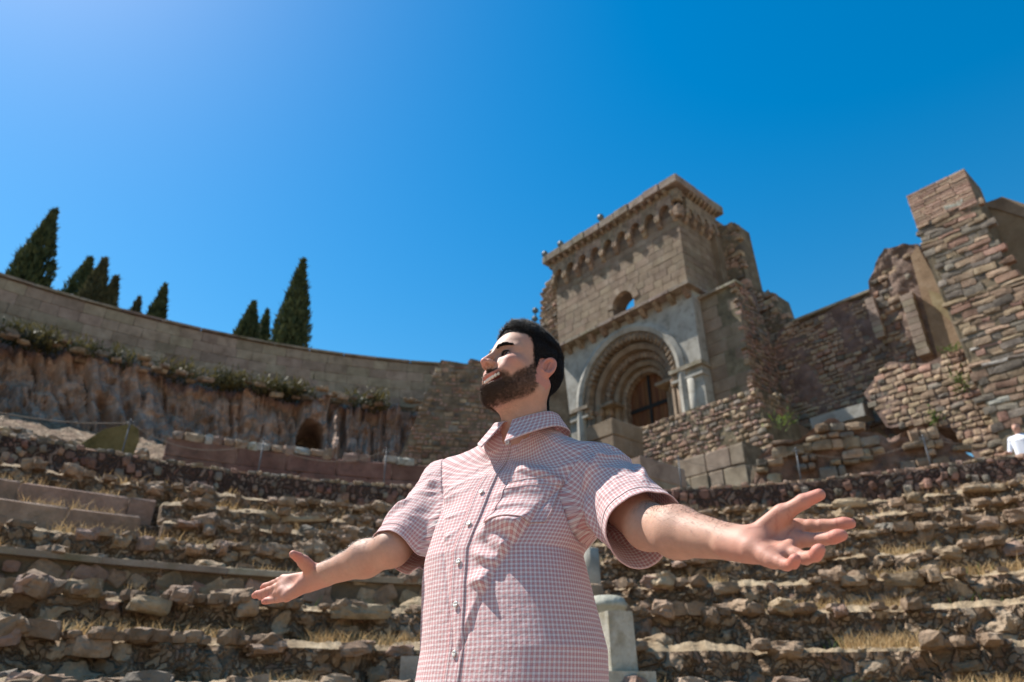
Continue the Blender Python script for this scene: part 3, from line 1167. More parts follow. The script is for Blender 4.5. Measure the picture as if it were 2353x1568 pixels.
cypress(72, 128, 492, 84, 37, MAT['cypress'], 'tall dark cypress furthest left behind the curved wall', 1, 2)
cypress(165, 208, 600, 78, 41, MAT['cypress'], 'dark broad cypress, first of the tight cluster of three', 2, 3)
cypress(205, 240, 602, 66, 38, MAT['cypress_olive'], 'olive cypress in the middle of the tight cluster of three', 3, 2)
cypress(245, 262, 642, 46, 38, MAT['cypress_olive'], 'short ragged olive cypress, last of the cluster of three', 4, 2)
cypress(300, 315, 690, 46, 44, MAT['cypress_olive'], 'smallest bushy cypress just showing over the wall', 5, 3)
cypress(350, 378, 662, 50, 40, MAT['cypress'], 'narrow lone cypress left of the gap in the trees', 6, 1)
cypress(560, 583, 700, 74, 40, MAT['cypress'], 'medium cypress left of the two beside the tallest one', 7, 2)
cypress(600, 612, 718, 46, 42, MAT['cypress'], 'small slim cypress squeezed against the tallest one', 8, 1)
cypress(662, 702, 603, 92, 36, MAT['cypress'], 'tall pointed cypress on the right end of the row', 9, 2)


# fence posts and their ropes
def post(xb, yb, xt, yt, D, label):
    b, t_ = at_dist(xb, yb, D), at_dist(xt, yt, D)
    # foot rests on the walkway
    b[2] = ZW1 - .04
    t_[:2] = b[:2] + (t_[:2] - b[:2]) * .5
    po = empty('fence_post', label, 'post', 'posts of the rope fence')
    V, F = tube([b, (b + t_) / 2, t_], .011, 10)
    build('shaft', V, F, MAT['steel'], po)
    V, F = tube([t_ - [0, 0, .005], t_ + [0, 0, .02], t_ + [0, 0, .03]], [.018, .018, .01], 10)
    build('cap', V, F, MAT['steel'], po)
    an = np.linspace(0, 2 * np.pi, 13)
    for sgn in (-1, 1):
        V, F = tube(np.stack([t_[0] + sgn * .04 + .022 * np.cos(an), t_[1] + 0 * an, t_[2] - .03 + .022 * np.sin(an)], -1), .006, 6)
        build('rope_ring', V, F, MAT['steel'], po)
    return t_ - np.array([0, 0, .03])


def rope(a, b, sag, label, rr=.006):
    t_ = np.linspace(0, 1, 40)
    P = a[None] * (1 - t_[:, None]) + b[None] * t_[:, None]
    P[:, 2] -= sag * 4 * t_ * (1 - t_)
    tw = t_ * 160
    V, F = tube(P, rr, 8)
    build('fence_rope', V, F, MAT['rope'], None, label=label, cat='rope', group='ropes of the fence')


pL = [post(275, 1060, 300, 968, 12.2, 'leftmost steel fence post before the olive passage wall'),
      post(590, 1100, 607, 1010, 12.3, 'second steel fence post from the left, before the red wall'),
      post(880, 1130, 888, 1033, 12.3, 'steel fence post beside the man\'s shoulder at the left')]
p0 = at_dist(-200, 895, 12.0)
rope(p0, pL[0], .16, 'leftmost sagging pale rope of the fence', .009)
rope(pL[0], pL[1], .3, 'sagging rope between the two leftmost fence posts')
rope(pL[1], pL[2], .28, 'sagging rope left of the man above the red wall')
pl_low = at_dist(295, 1044, 11.95)
pR = [post(1568, 1142, 1560, 1052, 12.4, 'steel fence post right of the man before the pale masonry'),
      post(1845, 1130, 1832, 1032, 12.6, 'middle steel fence post on the right, above the open hand'),
      post(2150, 1108, 2122, 1004, 12.8, 'rightmost steel fence post before the shaded rubble')]
rope(pL[2], at_dist(1240, 1075, 12.2), .15, 'thin rope disappearing behind the man at the left', .004)
rope(at_dist(1240, 1075, 12.2), pR[0], .15, 'thin rope leaving the man\'s right sleeve', .004)
rope(pR[0], pR[1], .22, 'thin rope between the first two posts on the right', .004)
rope(pR[1], pR[2], .22, 'thin rope between the last two posts on the right', .004)
rope(pR[2], at_dist(2480, 965, 13.2), .22, 'thin rope running out of the picture on the right', .004)
# ================================================================== the old church on the right
FA = rad(-40.7)
fdir = np.array([math.sin(FA), math.cos(FA), 0])           # along the facade, leftwards and away
P0 = at_dist(1177.7 + .403 * 1000, 373.4 + .403 * 700, 24.0)   # right hand edge of the tower front
TF = Frame([P0[0], P0[1], 0], fdir)
SF = Frame([P0[0], P0[1], 0], -TF.n)                       # side face, s runs away from the viewer
SF.n = -fdir.copy()
SF.fn = -fdir.copy()
dz = .07
Z_FL, Z_SPR, Z_LC, Z_WALL, Z_TOP = 9.3, 12.12, 15.35, 19.15, 20.72
tower = empty('church_tower', 'old stone church tower with corbelled cornice above a round portal', 'tower')


def course_blocks(fr, s0, s1, z0, z1, ch, parent, mk, lmin, lmax, hole=None, e0=0.0, dep=.22, seed=3, name='ashlar_block', jit=.006, gap=.012):
    r = random.Random(seed)
    nrow = max(1, round((z1 - z0) / ch))
    ch = (z1 - z0) / nrow
    cnt = 0
    for i in range(nrow):
        za, zb = z0 + i * ch, z0 + (i + 1) * ch
        spans = [(s0, s1)]
        if hole:
            hs_ = hole((za + zb) / 2, za, zb)
            if hs_:
                spans = [(s0, hs_[0]), (hs_[1], s1)]
        for (a, b) in spans:
            if b - a < .05:
                continue
            cut = [a]
            x = a + (r.uniform(.3, .6) if i % 2 else r.uniform(.55, .9)) * lmax
            while x < b - lmin * .6:
                cut.append(x)
                x += r.uniform(lmin, lmax)
            cut.append(b)
            for p, q in zip(cut[:-1], cut[1:]):
                if q - p < .03:
                    continue
                M = fr.mat((p + q) / 2, (za + zb) / 2, e0 + dep / 2 + r.uniform(-jit, jit), q - p - gap, ch - gap, dep)
                piece(name, r.choice(BLOCKS[mk]), parent, M)
                cnt += 1
    return cnt


# --- wall core with the window opening cut through
WS, WR, WZ0, WZC = 3.32, .58, 15.42, 16.15              # window centre, radius, sill, springing
TW, TD = 7.35, 2.75                                     # width, depth


def arch_pts(c, r, zs, n=16, z0=None):
    a = np.linspace(0, math.pi, n)
    pts = [(c + r * math.cos(t), zs + r * math.sin(t)) for t in a]
    if z0 is not None:
        pts = [(c + r, z0)] + pts + [(c - r, z0)]
    return pts


def holed_face(fr, outer, hole, e):
    """front face between an outer rectangle (s0,s1,z0,z1) and an arch opening whose foot is on z0"""
    s0, s1, z0, z1 = outer
    hp = hole                                            # from right foot, over the top, to left foot
    V, F = [], []
    n = len(hp)
    out = []
    c = sum(p[0] for p in hp) / n
    zc = hp[1][1]
    for (s, z) in hp:                                    # project every hole point outwards on the rectangle
        dx, dy = s - c, max(z - zc, 0)
        if z <= zc + 1e-6:
            out.append((s1 if dx > 0 else s0, z))
            continue
        k = min((((s1 if dx > 0 else s0) - c) / dx) if abs(dx) > 1e-6 else 1e9, (z1 - zc) / dy if dy > 1e-6 else 1e9)
        out.append((c + dx * k, zc + dy * k))
    V = [fr.at(*p, e) for p in hp] + [fr.at(*p, e) for p in out]
    for i in range(n - 1):
        F.append([i, i + 1, n + i + 1, n + i])
    # corners of the rectangle
    for (cs, cz_) in ((s1, z1), (s0, z1)):
        best = None
        for i in range(n - 1):
            a, b = out[i], out[i + 1]
            if abs(a[0] - b[0]) > 1e-6 and abs(a[1] - b[1]) > 1e-6:
                if abs((a[0] + b[0]) / 2 - cs) < abs(s1 - s0) / 2:
                    best = i
        if best is not None:
            V.append(fr.at(cs, cz_, e))
            F.append([n + best, n + best + 1, len(V) - 1])
    return V, F


hp = arch_pts(WS, WR, WZC, 17, WZ0)
V, F = holed_face(TF, (0.06, TW, WZ0, Z_TOP - .35), hp, .05)
n0 = len(V)
for (s, z) in hp:
    V.append(TF.at(s, z, .85))
m = len(hp)
for i in range(m - 1):
    F.append([i, i + 1, n0 + i + 1, n0 + i])
V2, F2 = holed_face(TF, (0.06, TW, WZ0, Z_TOP - .35), hp, .85)
o2 = len(V)
V += V2
F += [[q + o2 for q in f] for f in F2]
build('wall_core', V, F, MAT['ashlar_mortar'], tower, smooth=False)
# below the window zone: solid between portal panel and upper storey; side walls; left side is closed
box_on(TF, .06, TW, Z_LC - .6, WZ0, .05, .85, 'wall_core', MAT['ashlar_mortar'], tower)
box_on(TF, .052, 1.2, Z_FL - 1.5, Z_TOP - .4, .85, TD + 1.2, 'side_wall', MAT['ashlar_mortar'], tower)
box_on(TF, TW - 1.1, TW, Z_FL - 1.5, Z_TOP - .4, .85, 1.5, 'side_wall', MAT['ashlar_mortar'], tower)


def win_hole(zm, za, zb):
    if zm < WZC:
        w = WR
    elif zm < WZC + WR + .12:
        w = math.sqrt(max(0.01, (WR + .05) ** 2 - max(0, za - WZC) ** 2))
    else:
        return None
    return (WS - w, WS + w)


course_blocks(TF, 0.0, TW, WZ0 - .05, Z_WALL, .335, tower, 'ashlar', .42, .82, win_hole, seed=4)
course_blocks(SF, .24, TD - .05, Z_LC - .9, Z_WALL, .335, tower, 'ashlar', .5, .9, None, e0=.02, seed=6)
# window voussoirs and jamb lining
for i in range(9):
    a = math.pi * (i + .5) / 9
    M = TF.mat(WS + math.cos(a) * (WR + .17), WZC + math.sin(a) * (WR + .17), .1, .3, (math.pi * (WR + .17) / 9) - .012, .25, a - 0 if np.dot(TF.u, fdir) > 0 else -a)
    sx = TF.u if True else 0
    # build the voussoir by its own radial axes
    P = TF.at(WS + math.cos(a) * (WR + .15), WZC + math.sin(a) * (WR + .15), .1)
    rx = math.cos(a) * TF.u + math.sin(a) * np.array([0, 0, 1.0])
    tx = -math.sin(a) * TF.u + math.cos(a) * np.array([0, 0, 1.0])
    ey = -TF.fn
    ls, lt = .34, math.pi * (WR + .3) / 9 - .02
    M = Matrix(((rx[0] * ls, ey[0] * .27, tx[0] * lt, P[0]), (rx[1] * ls, ey[1] * .27, tx[1] * lt, P[1]), (rx[2] * ls, ey[2] * .27, tx[2] * lt, P[2]), (0, 0, 0, 1)))
    piece('voussoir', rnd.choice(BLOCKS['wallash'] if i % 3 == 0 else BLOCKS['ashlar']), tower, M)

# pale stone courses left of the window, rubble flank beyond
flank = empty('tower_flank', 'rough rubble flank of the church tower with plaster traces', 'wall')
pf = [(TW - .02, Z_FL - 1), (8.75, Z_FL - 1), (8.75, 17.6), (8.62, 19.2), (8.1, 19.75), (TW - .02, 19.9)]
rough_sheet(TF, pf, 'flank_core', MAT['mortar'], flank, thick=1.4, cell=.1, amp=.12, freq=2.2, seed=3, e0=.25)
rubble_face(flank, TF, pf, .1, .22, .12, .32, e0=.22, seed=8, cap=180, proud=.06, depth=.3)

# --- crown: corbel table and cornice
def corbel_run(fr, s0, s1, npitch, tower, front=True):
    pitch = (s1 - s0) / npitch
    zt = Z_TOP - .42
    for i in range(npitch + 1):
        s = s0 + i * pitch
        # figured corbel: a body that leans out, a muzzle and a tail block
        prof = [(0.02, Z_WALL - .45), (-.10, Z_WALL - .36), (-.22, Z_WALL - .06), (-.24, Z_WALL + .2), (.02, Z_WALL + .24)]
        w = .13
        V = [fr.at(s + sg * w * (.8 if j < 2 else 1), z, e) for sg in (-1, 1) for j, (e, z) in enumerate(prof)]
        k = len(prof)
        F = [list(range(k)), list(range(2 * k - 1, k - 1, -1))] + [[j, (j + 1) % k, (j + 1) % k + k, j + k] for j in range(k)]
        cb = build('corbel', V, F, MAT['carved'], tower, smooth=False)
        for sg in (-1, 1):
            M = fr.mat(s + sg * .07, Z_WALL - .04, -.19, .1, .24, .13, sg * .3)
            piece('carved_head', rnd.choice(STONES['rough', 'rubble']), cb, M)
        if i < npitch:
            # small arch between two corbels: a slab with a round notch
            a = np.linspace(0, math.pi, 9)
            c = s + pitch / 2
            rr = pitch / 2 - w - .02
            zb = Z_WALL + .22
            pts = [(s + .004, zb), (c - rr, zb)] + [(c - rr * math.cos(t), zb + .02 + rr * math.sin(t) * 1.15) for t in a] + [(c + rr, zb), (s + pitch - .004, zb), (s + pitch - .004, zt - .26), (s + .004, zt - .26)]
            V = [fr.at(p, z, -.20) for p, z in pts] + [fr.at(p, z, .03) for p, z in pts]
            k = len(pts)
            half = k // 2
            F = []
            top_a, top_b = k - 1, k - 2
            # front face as a fan strip from the arch to the top edge
            tops = [fr.at(p, zt - .26, -.20) for p, z in pts[:k - 2]]
            o = len(V)
            V += tops
            for j in range(k - 3):
                F.append([j, j + 1, o + j + 1, o + j])
            for j in range(k):
                F.append([j, (j + 1) % k, (j + 1) % k + k, j + k])
            build('corbel_arch', V, F, MAT['carved'], tower, smooth=False)
            # two modillions under the cornice
            for q in (.25, .75):
                prof = [(-.15, zt - .26), (-.2, zt - .2), (-.37, zt - .1), (-.39, zt), (-.15, zt)]
                sm = s + pitch * q
                V = [fr.at(sm + sg * .07, z, e) for sg in (-1, 1) for (e, z) in prof]
                k2 = len(prof)
                F = [list(range(k2)), list(range(2 * k2 - 1, k2 - 1, -1))] + [[j, (j + 1) % k2, (j + 1) % k2 + k2, j + k2] for j in range(k2)]
                build('modillion', V, F, MAT['carved'], tower, smooth=False)


corbel_run(TF, .12, TW + .05, 9, tower)
corbel_run(SF, .45, TD - .1, 4, tower)
# corner figure
for (zz, ss) in ((Z_WALL - .05, .3), (Z_WALL + .75, .34)):
    P = TF.at(-.12, zz, -.1)
    piece('carved_head', STONES['rough', 'rubble'][1], tower, Matrix.Translation(P) @ Matrix.Rotation(.8, 4, 'Z') @ Matrix.Diagonal((ss, ss, .6, 1)))
# back band behind the modillions, cornice slab stones, roof slab
box_on(TF, -.14, TW + .3, Z_TOP - .68, Z_TOP - .42, -.16, .4, 'frieze_band', MAT['carved'], tower)
prism(SF, [(-.158, Z_TOP - .68), (TD, Z_TOP - .68), (TD, Z_TOP - .42), (-.158, Z_TOP - .42)], .45, 'frieze_band', MAT['carved'], tower, e0=-.141)
x = -.45
while x < TW + .5:
    l = min(rnd.uniform(.7, 1.1), TW + .5 - x)
    M = TF.mat(x + l / 2, Z_TOP - .2 + rnd.uniform(-.02, .015), 0.28 + rnd.uniform(-.03, .03), l - .012, .4, 1.5, rnd.uniform(-.008, .008))
    piece('cornice_stone', rnd.choice(BLOCKS['cornice']), tower, M)
    x += l
x = 1.05
while x < TD + .3:
    l = min(.92, TD + .3 - x)
    M = SF.mat(x + l / 2, Z_TOP - .2, .33, l - .012, .4, 1.5)
    piece('cornice_stone', rnd.choice(BLOCKS['cornice']), tower, M)
    x += l
box_on(TF, -.4, TW + .4, Z_TOP - .42, Z_TOP - .05, .6, TD + .1, 'roof_slab', MAT['cornice'], tower)

# --- broken masonry behind the tower on its right
brk = empty('broken_pier', 'broken upright masonry pier behind the tower\'s shaded side', 'ruin')
BF = Frame(TF.at(0, 0, TD + .1), fdir)
pb = [BF.on(*q) for q in ((1690, 960), (1650, 700), (1640, 517), (1690, 513), (1700, 560), (1712, 640), (1726, 664), (1780, 677), (1790, 712), (1830, 745), (1860, 960))]
rough_sheet(BF, pb, 'pier_core', MAT['mortar'], brk, thick=1.2, cell=.09, amp=.22, freq=1.3, seed=9)
rubble_face(brk, BF, pb, .16, .34, .18, .45, seed=12, cap=150, proud=.05, depth=.3)
q0, q1 = BF.on(1640, 700), BF.on(1652, 519)
box_on(BF, q0[0] - .02, q0[0] + .28, 14.6, q1[1] - .05, -.35, .3, 'pilaster', MAT['cornice'], brk)
qa, qb = BF.on(1668, 700), BF.on(1690, 520)
box_on(BF, qa[0] - .35, qa[0] + .1, 14.6, qb[1] - .3, -.5, .2, 'pilaster', MAT['ashlar'], brk)

# --- lower cornice
x = -.34
while x < TW + .1:
    l = min(.98, TW + .1 - x)
    M = TF.mat(x + l / 2, Z_LC - .02, .0, l - .006, .15, .95)
    piece('string_course', rnd.choice(BLOCKS['cornice']), tower, M)
    x += l
M = SF.mat(.7, Z_LC - .02, .12, .4, .15, .9)
piece('string_course', BLOCKS['cornice'][0], tower, M)
for i in range(11):
    s = .02 + i * (TW - .1) / 10
    prof = [(0.02, Z_LC - .46), (-.12, Z_LC - .4), (-.32, Z_LC - .2), (-.36, Z_LC - .1), (.02, Z_LC - .1)]
    V = [TF.at(s + sg * .11, z, e) for sg in (-1, 1) for (e, z) in prof]
    F = [list(range(5)), list(range(9, 4, -1))] + [[j, (j + 1) % 5, (j + 1) % 5 + 5, j + 5] for j in range(5)]
    build('bracket', V, F, MAT['carved'], tower, smooth=False)

# --- portal: plastered panel with the stepped round arch
AS, AR = 3.45, 2.78
pp = arch_pts(AS, AR, Z_SPR, 33, Z_FL - .4)
V, F = holed_face(TF, (-.12, 7.05, Z_FL - .4, Z_LC - .1), pp, 0.0)
n0 = len(V)
for (s, z) in pp:
    V.append(TF.at(s, z, 1.3))
F += [[i, i + 1, n0 + i + 1, n0 + i] for i in range(len(pp) - 1)]
# its right edge returns to the wall
k = len(V)
V += [TF.at(-.12, Z_FL - .4, 0), TF.at(-.12, Z_LC - .1, 0), TF.at(-.12, Z_LC - .1, .8), TF.at(-.12, Z_FL - .4, .8)]
F.append([k, k + 1, k + 2, k + 3])
build('portal_panel', V, F, MAT['plaster'], tower, smooth=False)


def arch_ring(r0, r1, e0, e1, mat, name, wave=0.0, nwave=0, jamb=True, n=96, bulge=0.0):
    """solid ring (arch plus jambs): radii r1>r0, from depth e0 to e1"""
    zj = Z_FL - .4
    path = []
    nj = 16
    if jamb:
        path += [(1.0, 0.0, zj + (Z_SPR - zj) * t / nj) for t in range(nj)]
    for t in np.linspace(0, math.pi, n):
        path.append((math.cos(t), math.sin(t), Z_SPR))
    if jamb:
        path += [(-1.0, 0.0, zj + (Z_SPR - zj) * (nj - 1 - t) / nj) for t in range(nj)]
    V = []
    for j, (cx, sz, zb) in enumerate(path):
        wv = wave * (1 if (j // 2) % 2 else -1) if (wave and nj <= j < nj + n) else 0
        ro = r0 + (wv if wave else 0)
        rm = (r0 + r1) / 2
        for (r_, e) in ((r1, e1), (r1, e0 + .02), (rm, e0 - bulge + wv * .6), (ro, e0 + .02), (ro, e1)):
            V.append(TF.at(AS + cx * r_, zb + sz * r_, e))
    m = len(path)
    F = grid_faces(5, m)
    build(name, np.array(V), F, mat, tower, smooth=False)


arch_ring(2.50, 2.86, -.10, .35, MAT['plaster'], 'hood_mould', bulge=.05)
arch_ring(2.20, 2.5, .02, .5, MAT['carved'], 'carved_archivolt', wave=.05, n=120, bulge=.04, jamb=False)
arch_ring(1.86, 2.2, .34, .8, MAT['ashlar'], 'archivolt', bulge=.08)
arch_ring(1.58, 1.88, .62, 1.1, MAT['carved'], 'archivolt', wave=.03, n=100, bulge=.03)
arch_ring(1.3, 1.6, .88, 1.3, MAT['ashlar'], 'archivolt', bulge=.07)
arch_ring(1.06, 1.32, 1.1, 1.5, MAT['carved'], 'archivolt', wave=.015, n=80, bulge=.02)
# capitals, columns and imposts of the jambs
for sg in (-1, 1):
    for (r_, e_) in ((2.35, .16), (2.02, .45), (1.72, .75)):
        Q = TF.at(AS + sg * r_, Z_FL - .4, e_)
        V, F = tube([Q, Q + [0, 0, Z_SPR - Z_FL - .2]], .1, 12)
        build('column_shaft', V, F, MAT['ashlar'] if r_ > 2.2 else MAT['carved'], tower)
        Q = TF.at(AS + sg * r_, Z_SPR - .6, e_)
        V, F = tube([Q, Q + [0, 0, .06], Q + [0, 0, .3], Q + [0, 0, .44]], [.12, .13, .2, .22], 12)
        cp = build('capital', V, F, MAT['carved'], tower)
        for q in range(5):
            an = q * 1.256
            piece('carved_leaf', rnd.choice(STONES['rough', 'seat']), cp, Matrix.Translation(Q + np.array([math.cos(an) * .17, math.sin(an) * .17, .26])) @ Matrix.Diagonal((.13, .13, .24, 1)))
    a, b = (AS + 2.16, 7.1) if sg > 0 else (-.2, AS - 2.16)
    box_on(TF, a, b, Z_SPR - .17, Z_SPR - .02, -.16, .5, 'impost', MAT['cornice'], tower)
    box_on(TF, a + .04, b - .04, Z_SPR - .55, Z_SPR - .45, -.1, .3, 'impost', MAT['plaster'], tower)
    box_on(TF, AS + sg * 1.62 - .5, AS + sg * 1.62 + .5, Z_SPR - .16, Z_SPR - .03, .3, 1.2, 'impost', MAT['carved'], tower)
# round engaged shaft on the right hand pier of the panel
Q = TF.at(.42, Z_FL - .4, .0)
V, F = tube([Q, Q + [0, 0, Z_SPR - Z_FL - .2]], .16, 14)
build('engaged_shaft', V, F, MAT['plaster'], tower)

# --- door leaf, planks and iron straps
door = empty('church_door', 'rust brown plank door with black iron cross straps in the portal', 'door')
DE = 1.42
np_ = 13
for i in range(np_):
    s0_ = AS - 1.12 + i * 2.24 / np_
    s1_ = s0_ + 2.24 / np_ - .012
    pts = [(s0_, Z_FL - .3), (s1_, Z_FL - .3)]
    for s_ in (s1_, s0_):
        x = min(1.12, abs(s_ - AS))
        pts.append((s_, Z_SPR + math.sqrt(max(0, 1.2 ** 2 - x * x))))
    prism(TF, pts, .07, 'plank', MAT['wood'], door, e0=DE + rnd.uniform(0, .02))
box_on(TF, AS - .06, AS + .06, Z_FL - .3, Z_SPR + 1.15, DE - .04, DE - .005, 'iron_strap', MAT['iron'], door)
for zz in (Z_FL + .75, Z_SPR - .45):
    box_on(TF, AS - 1.12, AS + 1.12, zz, zz + .16, DE - .05, DE - .012, 'iron_strap', MAT['iron'], door)

# --- lower wing wall right of the portal
wing = empty('wing_wall', 'stuccoed ashlar wing wall right of the church portal', 'wall')
WE = .5
WF = Frame(TF.at(0, 0, WE), fdir)
wtl, wtr, wbr = WF.on(1177.7 + .403 * 1085, 373.4 + .403 * 755), WF.on(1177.7 + .403 * 1258, 373.4 + .403 * 683), WF.on(1177.7 + .403 * 1392, 373.4 + .403 * 1310)
sr = (wtr[0] + wbr[0]) / 2
box_on(WF, sr + .02, .0, Z_FL - 2.5, wtr[1] - .02, .04, 1.5, 'wall_core', MAT['ashlar_mortar'], wing)
course_blocks(WF, sr, -.13, Z_FL - 1, wtr[1] - .12, .5, wing, 'ashlar', .7, 1.1, None, seed=14)
x = sr - .12
while x < .0:
    l = min(.7, .0 - x)
    piece('coping_slab', rnd.choice(BLOCKS['cornice']), wing, WF.mat(x + l / 2, wtr[1] - .06, .1, l - .006, .12, .5))
    x += l
# rubble return of the wing
RFm = Frame(WF.at(sr, 0, 0), -TF.n)
RFm.n = -fdir.copy()
RFm.fn = -fdir.copy()
prt = [(0.0, Z_FL - 2.5), (1.5, Z_FL - 2.5), (2.3, 12.4), (1.5, 14.2), (0.9, 14.9), (0.0, wtr[1])]
rough_sheet(RFm, prt, 'return_core', MAT['mortar'], wing, thick=.9, cell=.09, amp=.1, freq=2.4, seed=21, e0=.02)
rubble_face(wing, RFm, prt, .12, .24, .16, .36, seed=15, cap=140, proud=.04, e0=.02)

# --- rubble base wall before the portal
base = empty('base_wall', 'sunlit rubble base wall below the church portal', 'wall')
BW = Frame(TF.at(0, 0, -1.6), fdir)
tl, tr = BW.on(1456, 990), BW.on(1738, 893)
zb_ = (tl[1] + tr[1]) / 2
bl = BW.on(1560, 1140)
pbw = [(tr[0], zb_ + .05), (tr[0] - .25, zb_ - 3.4), (AS + 5.5, zb_ - 3.4), (AS + 5.5, zb_ - .1), (tl[0], zb_)]
rough_sheet(BW, pbw, 'wall_core', MAT['mortar'], base, thick=2.2, cell=.1, amp=.06, seed=31)
rubble_face(base, BW, [(a, b) for a, b in [(tr[0], zb_ + .06), (tr[0] - .25, zb_ - 3.4), (tl[0] + .6, zb_ - 3.4), (tl[0] + .6, zb_)]], .1, .21, .12, .32, seed=22, cap=290, proud=.02)
box_on(BW, tr[0] + .05, AS + 5.4, Z_FL - .7, Z_FL - .3, .6, 4.0, 'portal_floor', MAT['ashlar'], base)
# its shaded right return
RB = Frame(BW.at(tr[0], 0, 0), -TF.n)
RB.n = -fdir.copy()
RB.fn = -fdir.copy()
prb = [(0.02, zb_ - 3.4), (2.0, zb_ - 3.4), (2.0, zb_ + .2), (0.02, zb_ + .04)]
rough_sheet(RB, prb, 'return_core', MAT['mortar'], base, thick=.6, cell=.1, amp=.1, seed=33)
rubble_face(base, RB, prb, .14, .28, .16, .4, seed=24, cap=80)

# pale dressed blocks in the foot of the base wall
FW = Frame(BW.at(0, 0, -1.1), fdir)
fw = empty('footing', 'pale dressed stone footing with big blocks right of the man\'s shoulder', 'wall')
q = [FW.on(*p) for p in ((1448, 1150), (1560, 1064), (1700, 1015), (1712, 1040), (1722, 1075), (1860, 1062), (1905, 1040), (1930, 1150))]
pfw = [(q[0][0], q[0][1] - .4), (q[7][0], q[7][1] - .4), (q[7][0], q[5][1]), (q[4][0], q[4][1]), (q[3][0], q[2][1]), (q[1][0], q[1][1]), (q[0][0], q[1][1])]
rough_sheet(FW, pfw, 'footing_core', MAT['mortar'], fw, thick=1.2, cell=.1, amp=.04, seed=35)
course_blocks(FW, q[7][0] + .1, q[4][0] - .1, q[5][1] - 1.2, q[5][1] - .06, .45, fw, 'wallash', .5, 1.0, None, e0=-.04, seed=41, name='footing_block', jit=.02, gap=.03)
course_blocks(FW, q[3][0], q[1][0], q[2][1] - 1.3, q[2][1] - .05, .5, fw, 'wallash', .5, 1.0, None, e0=-.05, seed=42, name='footing_block', jit=.03, gap=.04)


# square piers between the man and the base wall
def pier(x0, x1, xr, ytop, D, zbot, mk, label):
    fr_ = Frame([*at_dist(x1, ytop, D)[:2], 0], fdir)
    a = fr_.on(x0, ytop + (x1 - x0) * .35)
    b = fr_.on(x1, ytop)
    wdt = max(.3, a[0] - b[0])
    p_ = empty('stone_pier', label, 'pier', 'square piers below the church portal')
    side = Frame(fr_.at(b[0], 0, 0), -fr_.n)
    c = None
    z = zbot
    i = 0
    dep = xr
    while z < b[1] - .02:
        h = min(rnd.uniform(.4, .6), b[1] - z)
        if b[1] - z - h < .2:
            h = b[1] - z
        M = fr_.mat(b[0] + wdt / 2 + rnd.uniform(-.01, .01), z + h / 2, dep / 2, wdt, h - .01, dep)
        piece('pier_block', rnd.choice(BLOCKS[mk]), p_, M)
        z += h


pier(1345, 1407, 1.5, 959, 20.6, EYE + 5.0, 'ashlar', 'taller brown square pier right behind the man\'s collar')
pier(1440, 1470, 1.9, 1046, 17.2, EYE + 3.4, 'wallash', 'pale square pier just above the man\'s right sleeve')

# --- battered rubble wall behind the man, left of the church
bat = empty('battered_wall', 'shaded rubble wall with a sloping end behind the man\'s head', 'wall')
BT = Frame([*at_dist(1010, 900, 21.5)[:2], 0], np.array([1.0, .12, 0]))
pbt = [BT.on(*p) for p in ((905, 1085), (1012, 826), (1020, 828), (1078, 838), (1079, 824), (1120, 832), (1300, 850), (1320, 1090))]
rough_sheet(BT, pbt, 'wall_core', MAT['mortar'], bat, thick=1.6, cell=.1, amp=.05, seed=51)
rubble_face(bat, BT, [BT.on(*p) for p in ((910, 1080), (1014, 832), (1078, 842), (1080, 829), (1240, 843), (1250, 1080))], .1, .22, .12, .34, mix=(('rubble', .5), ('rubble_dark', .25), ('rubble_red', .25)), seed=52, cap=290, proud=.008, kind='cobble')


# --- floodlights
def floodlight(P, facing, label, rad_=.17):
    t = empty('floodlight', label, 'lamp', 'round floodlights on the church tower')
    f_ = np.array(facing, float)
    f_ /= np.linalg.norm(f_)
    V, F = tube([P - f_ * .2, P - f_ * .17, P - f_ * .04, P + f_ * .0, P + f_ * .03], [.06, .1, rad_ * .9, rad_, rad_], 20)
    build('housing', V, F, MAT['iron'], t)
    V, F = tube([P + f_ * .03, P + f_ * .04], [rad_ * .88, rad_ * .86], 20)
    build('lens', V, F, MAT['glass'], t)
    V, F = tube([P + np.array([0, 0, -rad_ - .18]), P + np.array([0, 0, -rad_ + .02])], .03, 8)
    build('bracket', V, F, MAT['iron'], t)


fc = np.array([-.5, -.8, -.35])
FL = Frame(TF.at(0, 0, .1), fdir)
for (x, y, lab, ) in ((1380, 500, 'floodlight on the cornice nearest the tower\'s top corner'), (1288, 561, 'middle floodlight of the three on the cornice'), (1252, 584, 'floodlight at the left end of the tower cornice')):
    s, z = FL.on(x, y)
    floodlight(FL.at(s, z, 0), fc, lab)
for (x, y, lab) in ((1230, 714, 'upper one of the two floodlights on the tower flank'), (1229, 733, 'lower one of the two floodlights on the tower flank')):
    s, z = FL.on(x, y)
    P = FL.at(s, z, 0)
    floodlight(P, fc, lab, .16)

# --- ruined walls on the far right
RT = Frame(TF.at(0, 0, .3), fdir)
t0, t1 = RT.on(2069, 458), RT.on(2201, 392.5)
b0, b1 = RT.on(2219, 797), RT.on(2352, 678)
rt = empty('buttress_tower', 'tall leaning masonry buttress of mixed stone with brick top at right', 'tower')
sL, sR = (t0[0] + b0[0]) / 2, (t1[0] + b1[0]) / 2
ztop = (t0[1] + t1[1]) / 2
prt = [(sR, Z_FL - 3), (sL - .25, Z_FL - 3), (sL, 12.0), (sL, ztop - .05), (sR, ztop - .05)]
rough_sheet(RT, prt, 'wall_core', MAT['mortar'], rt, thick=1.3, cell=.12, amp=.02, seed=61)
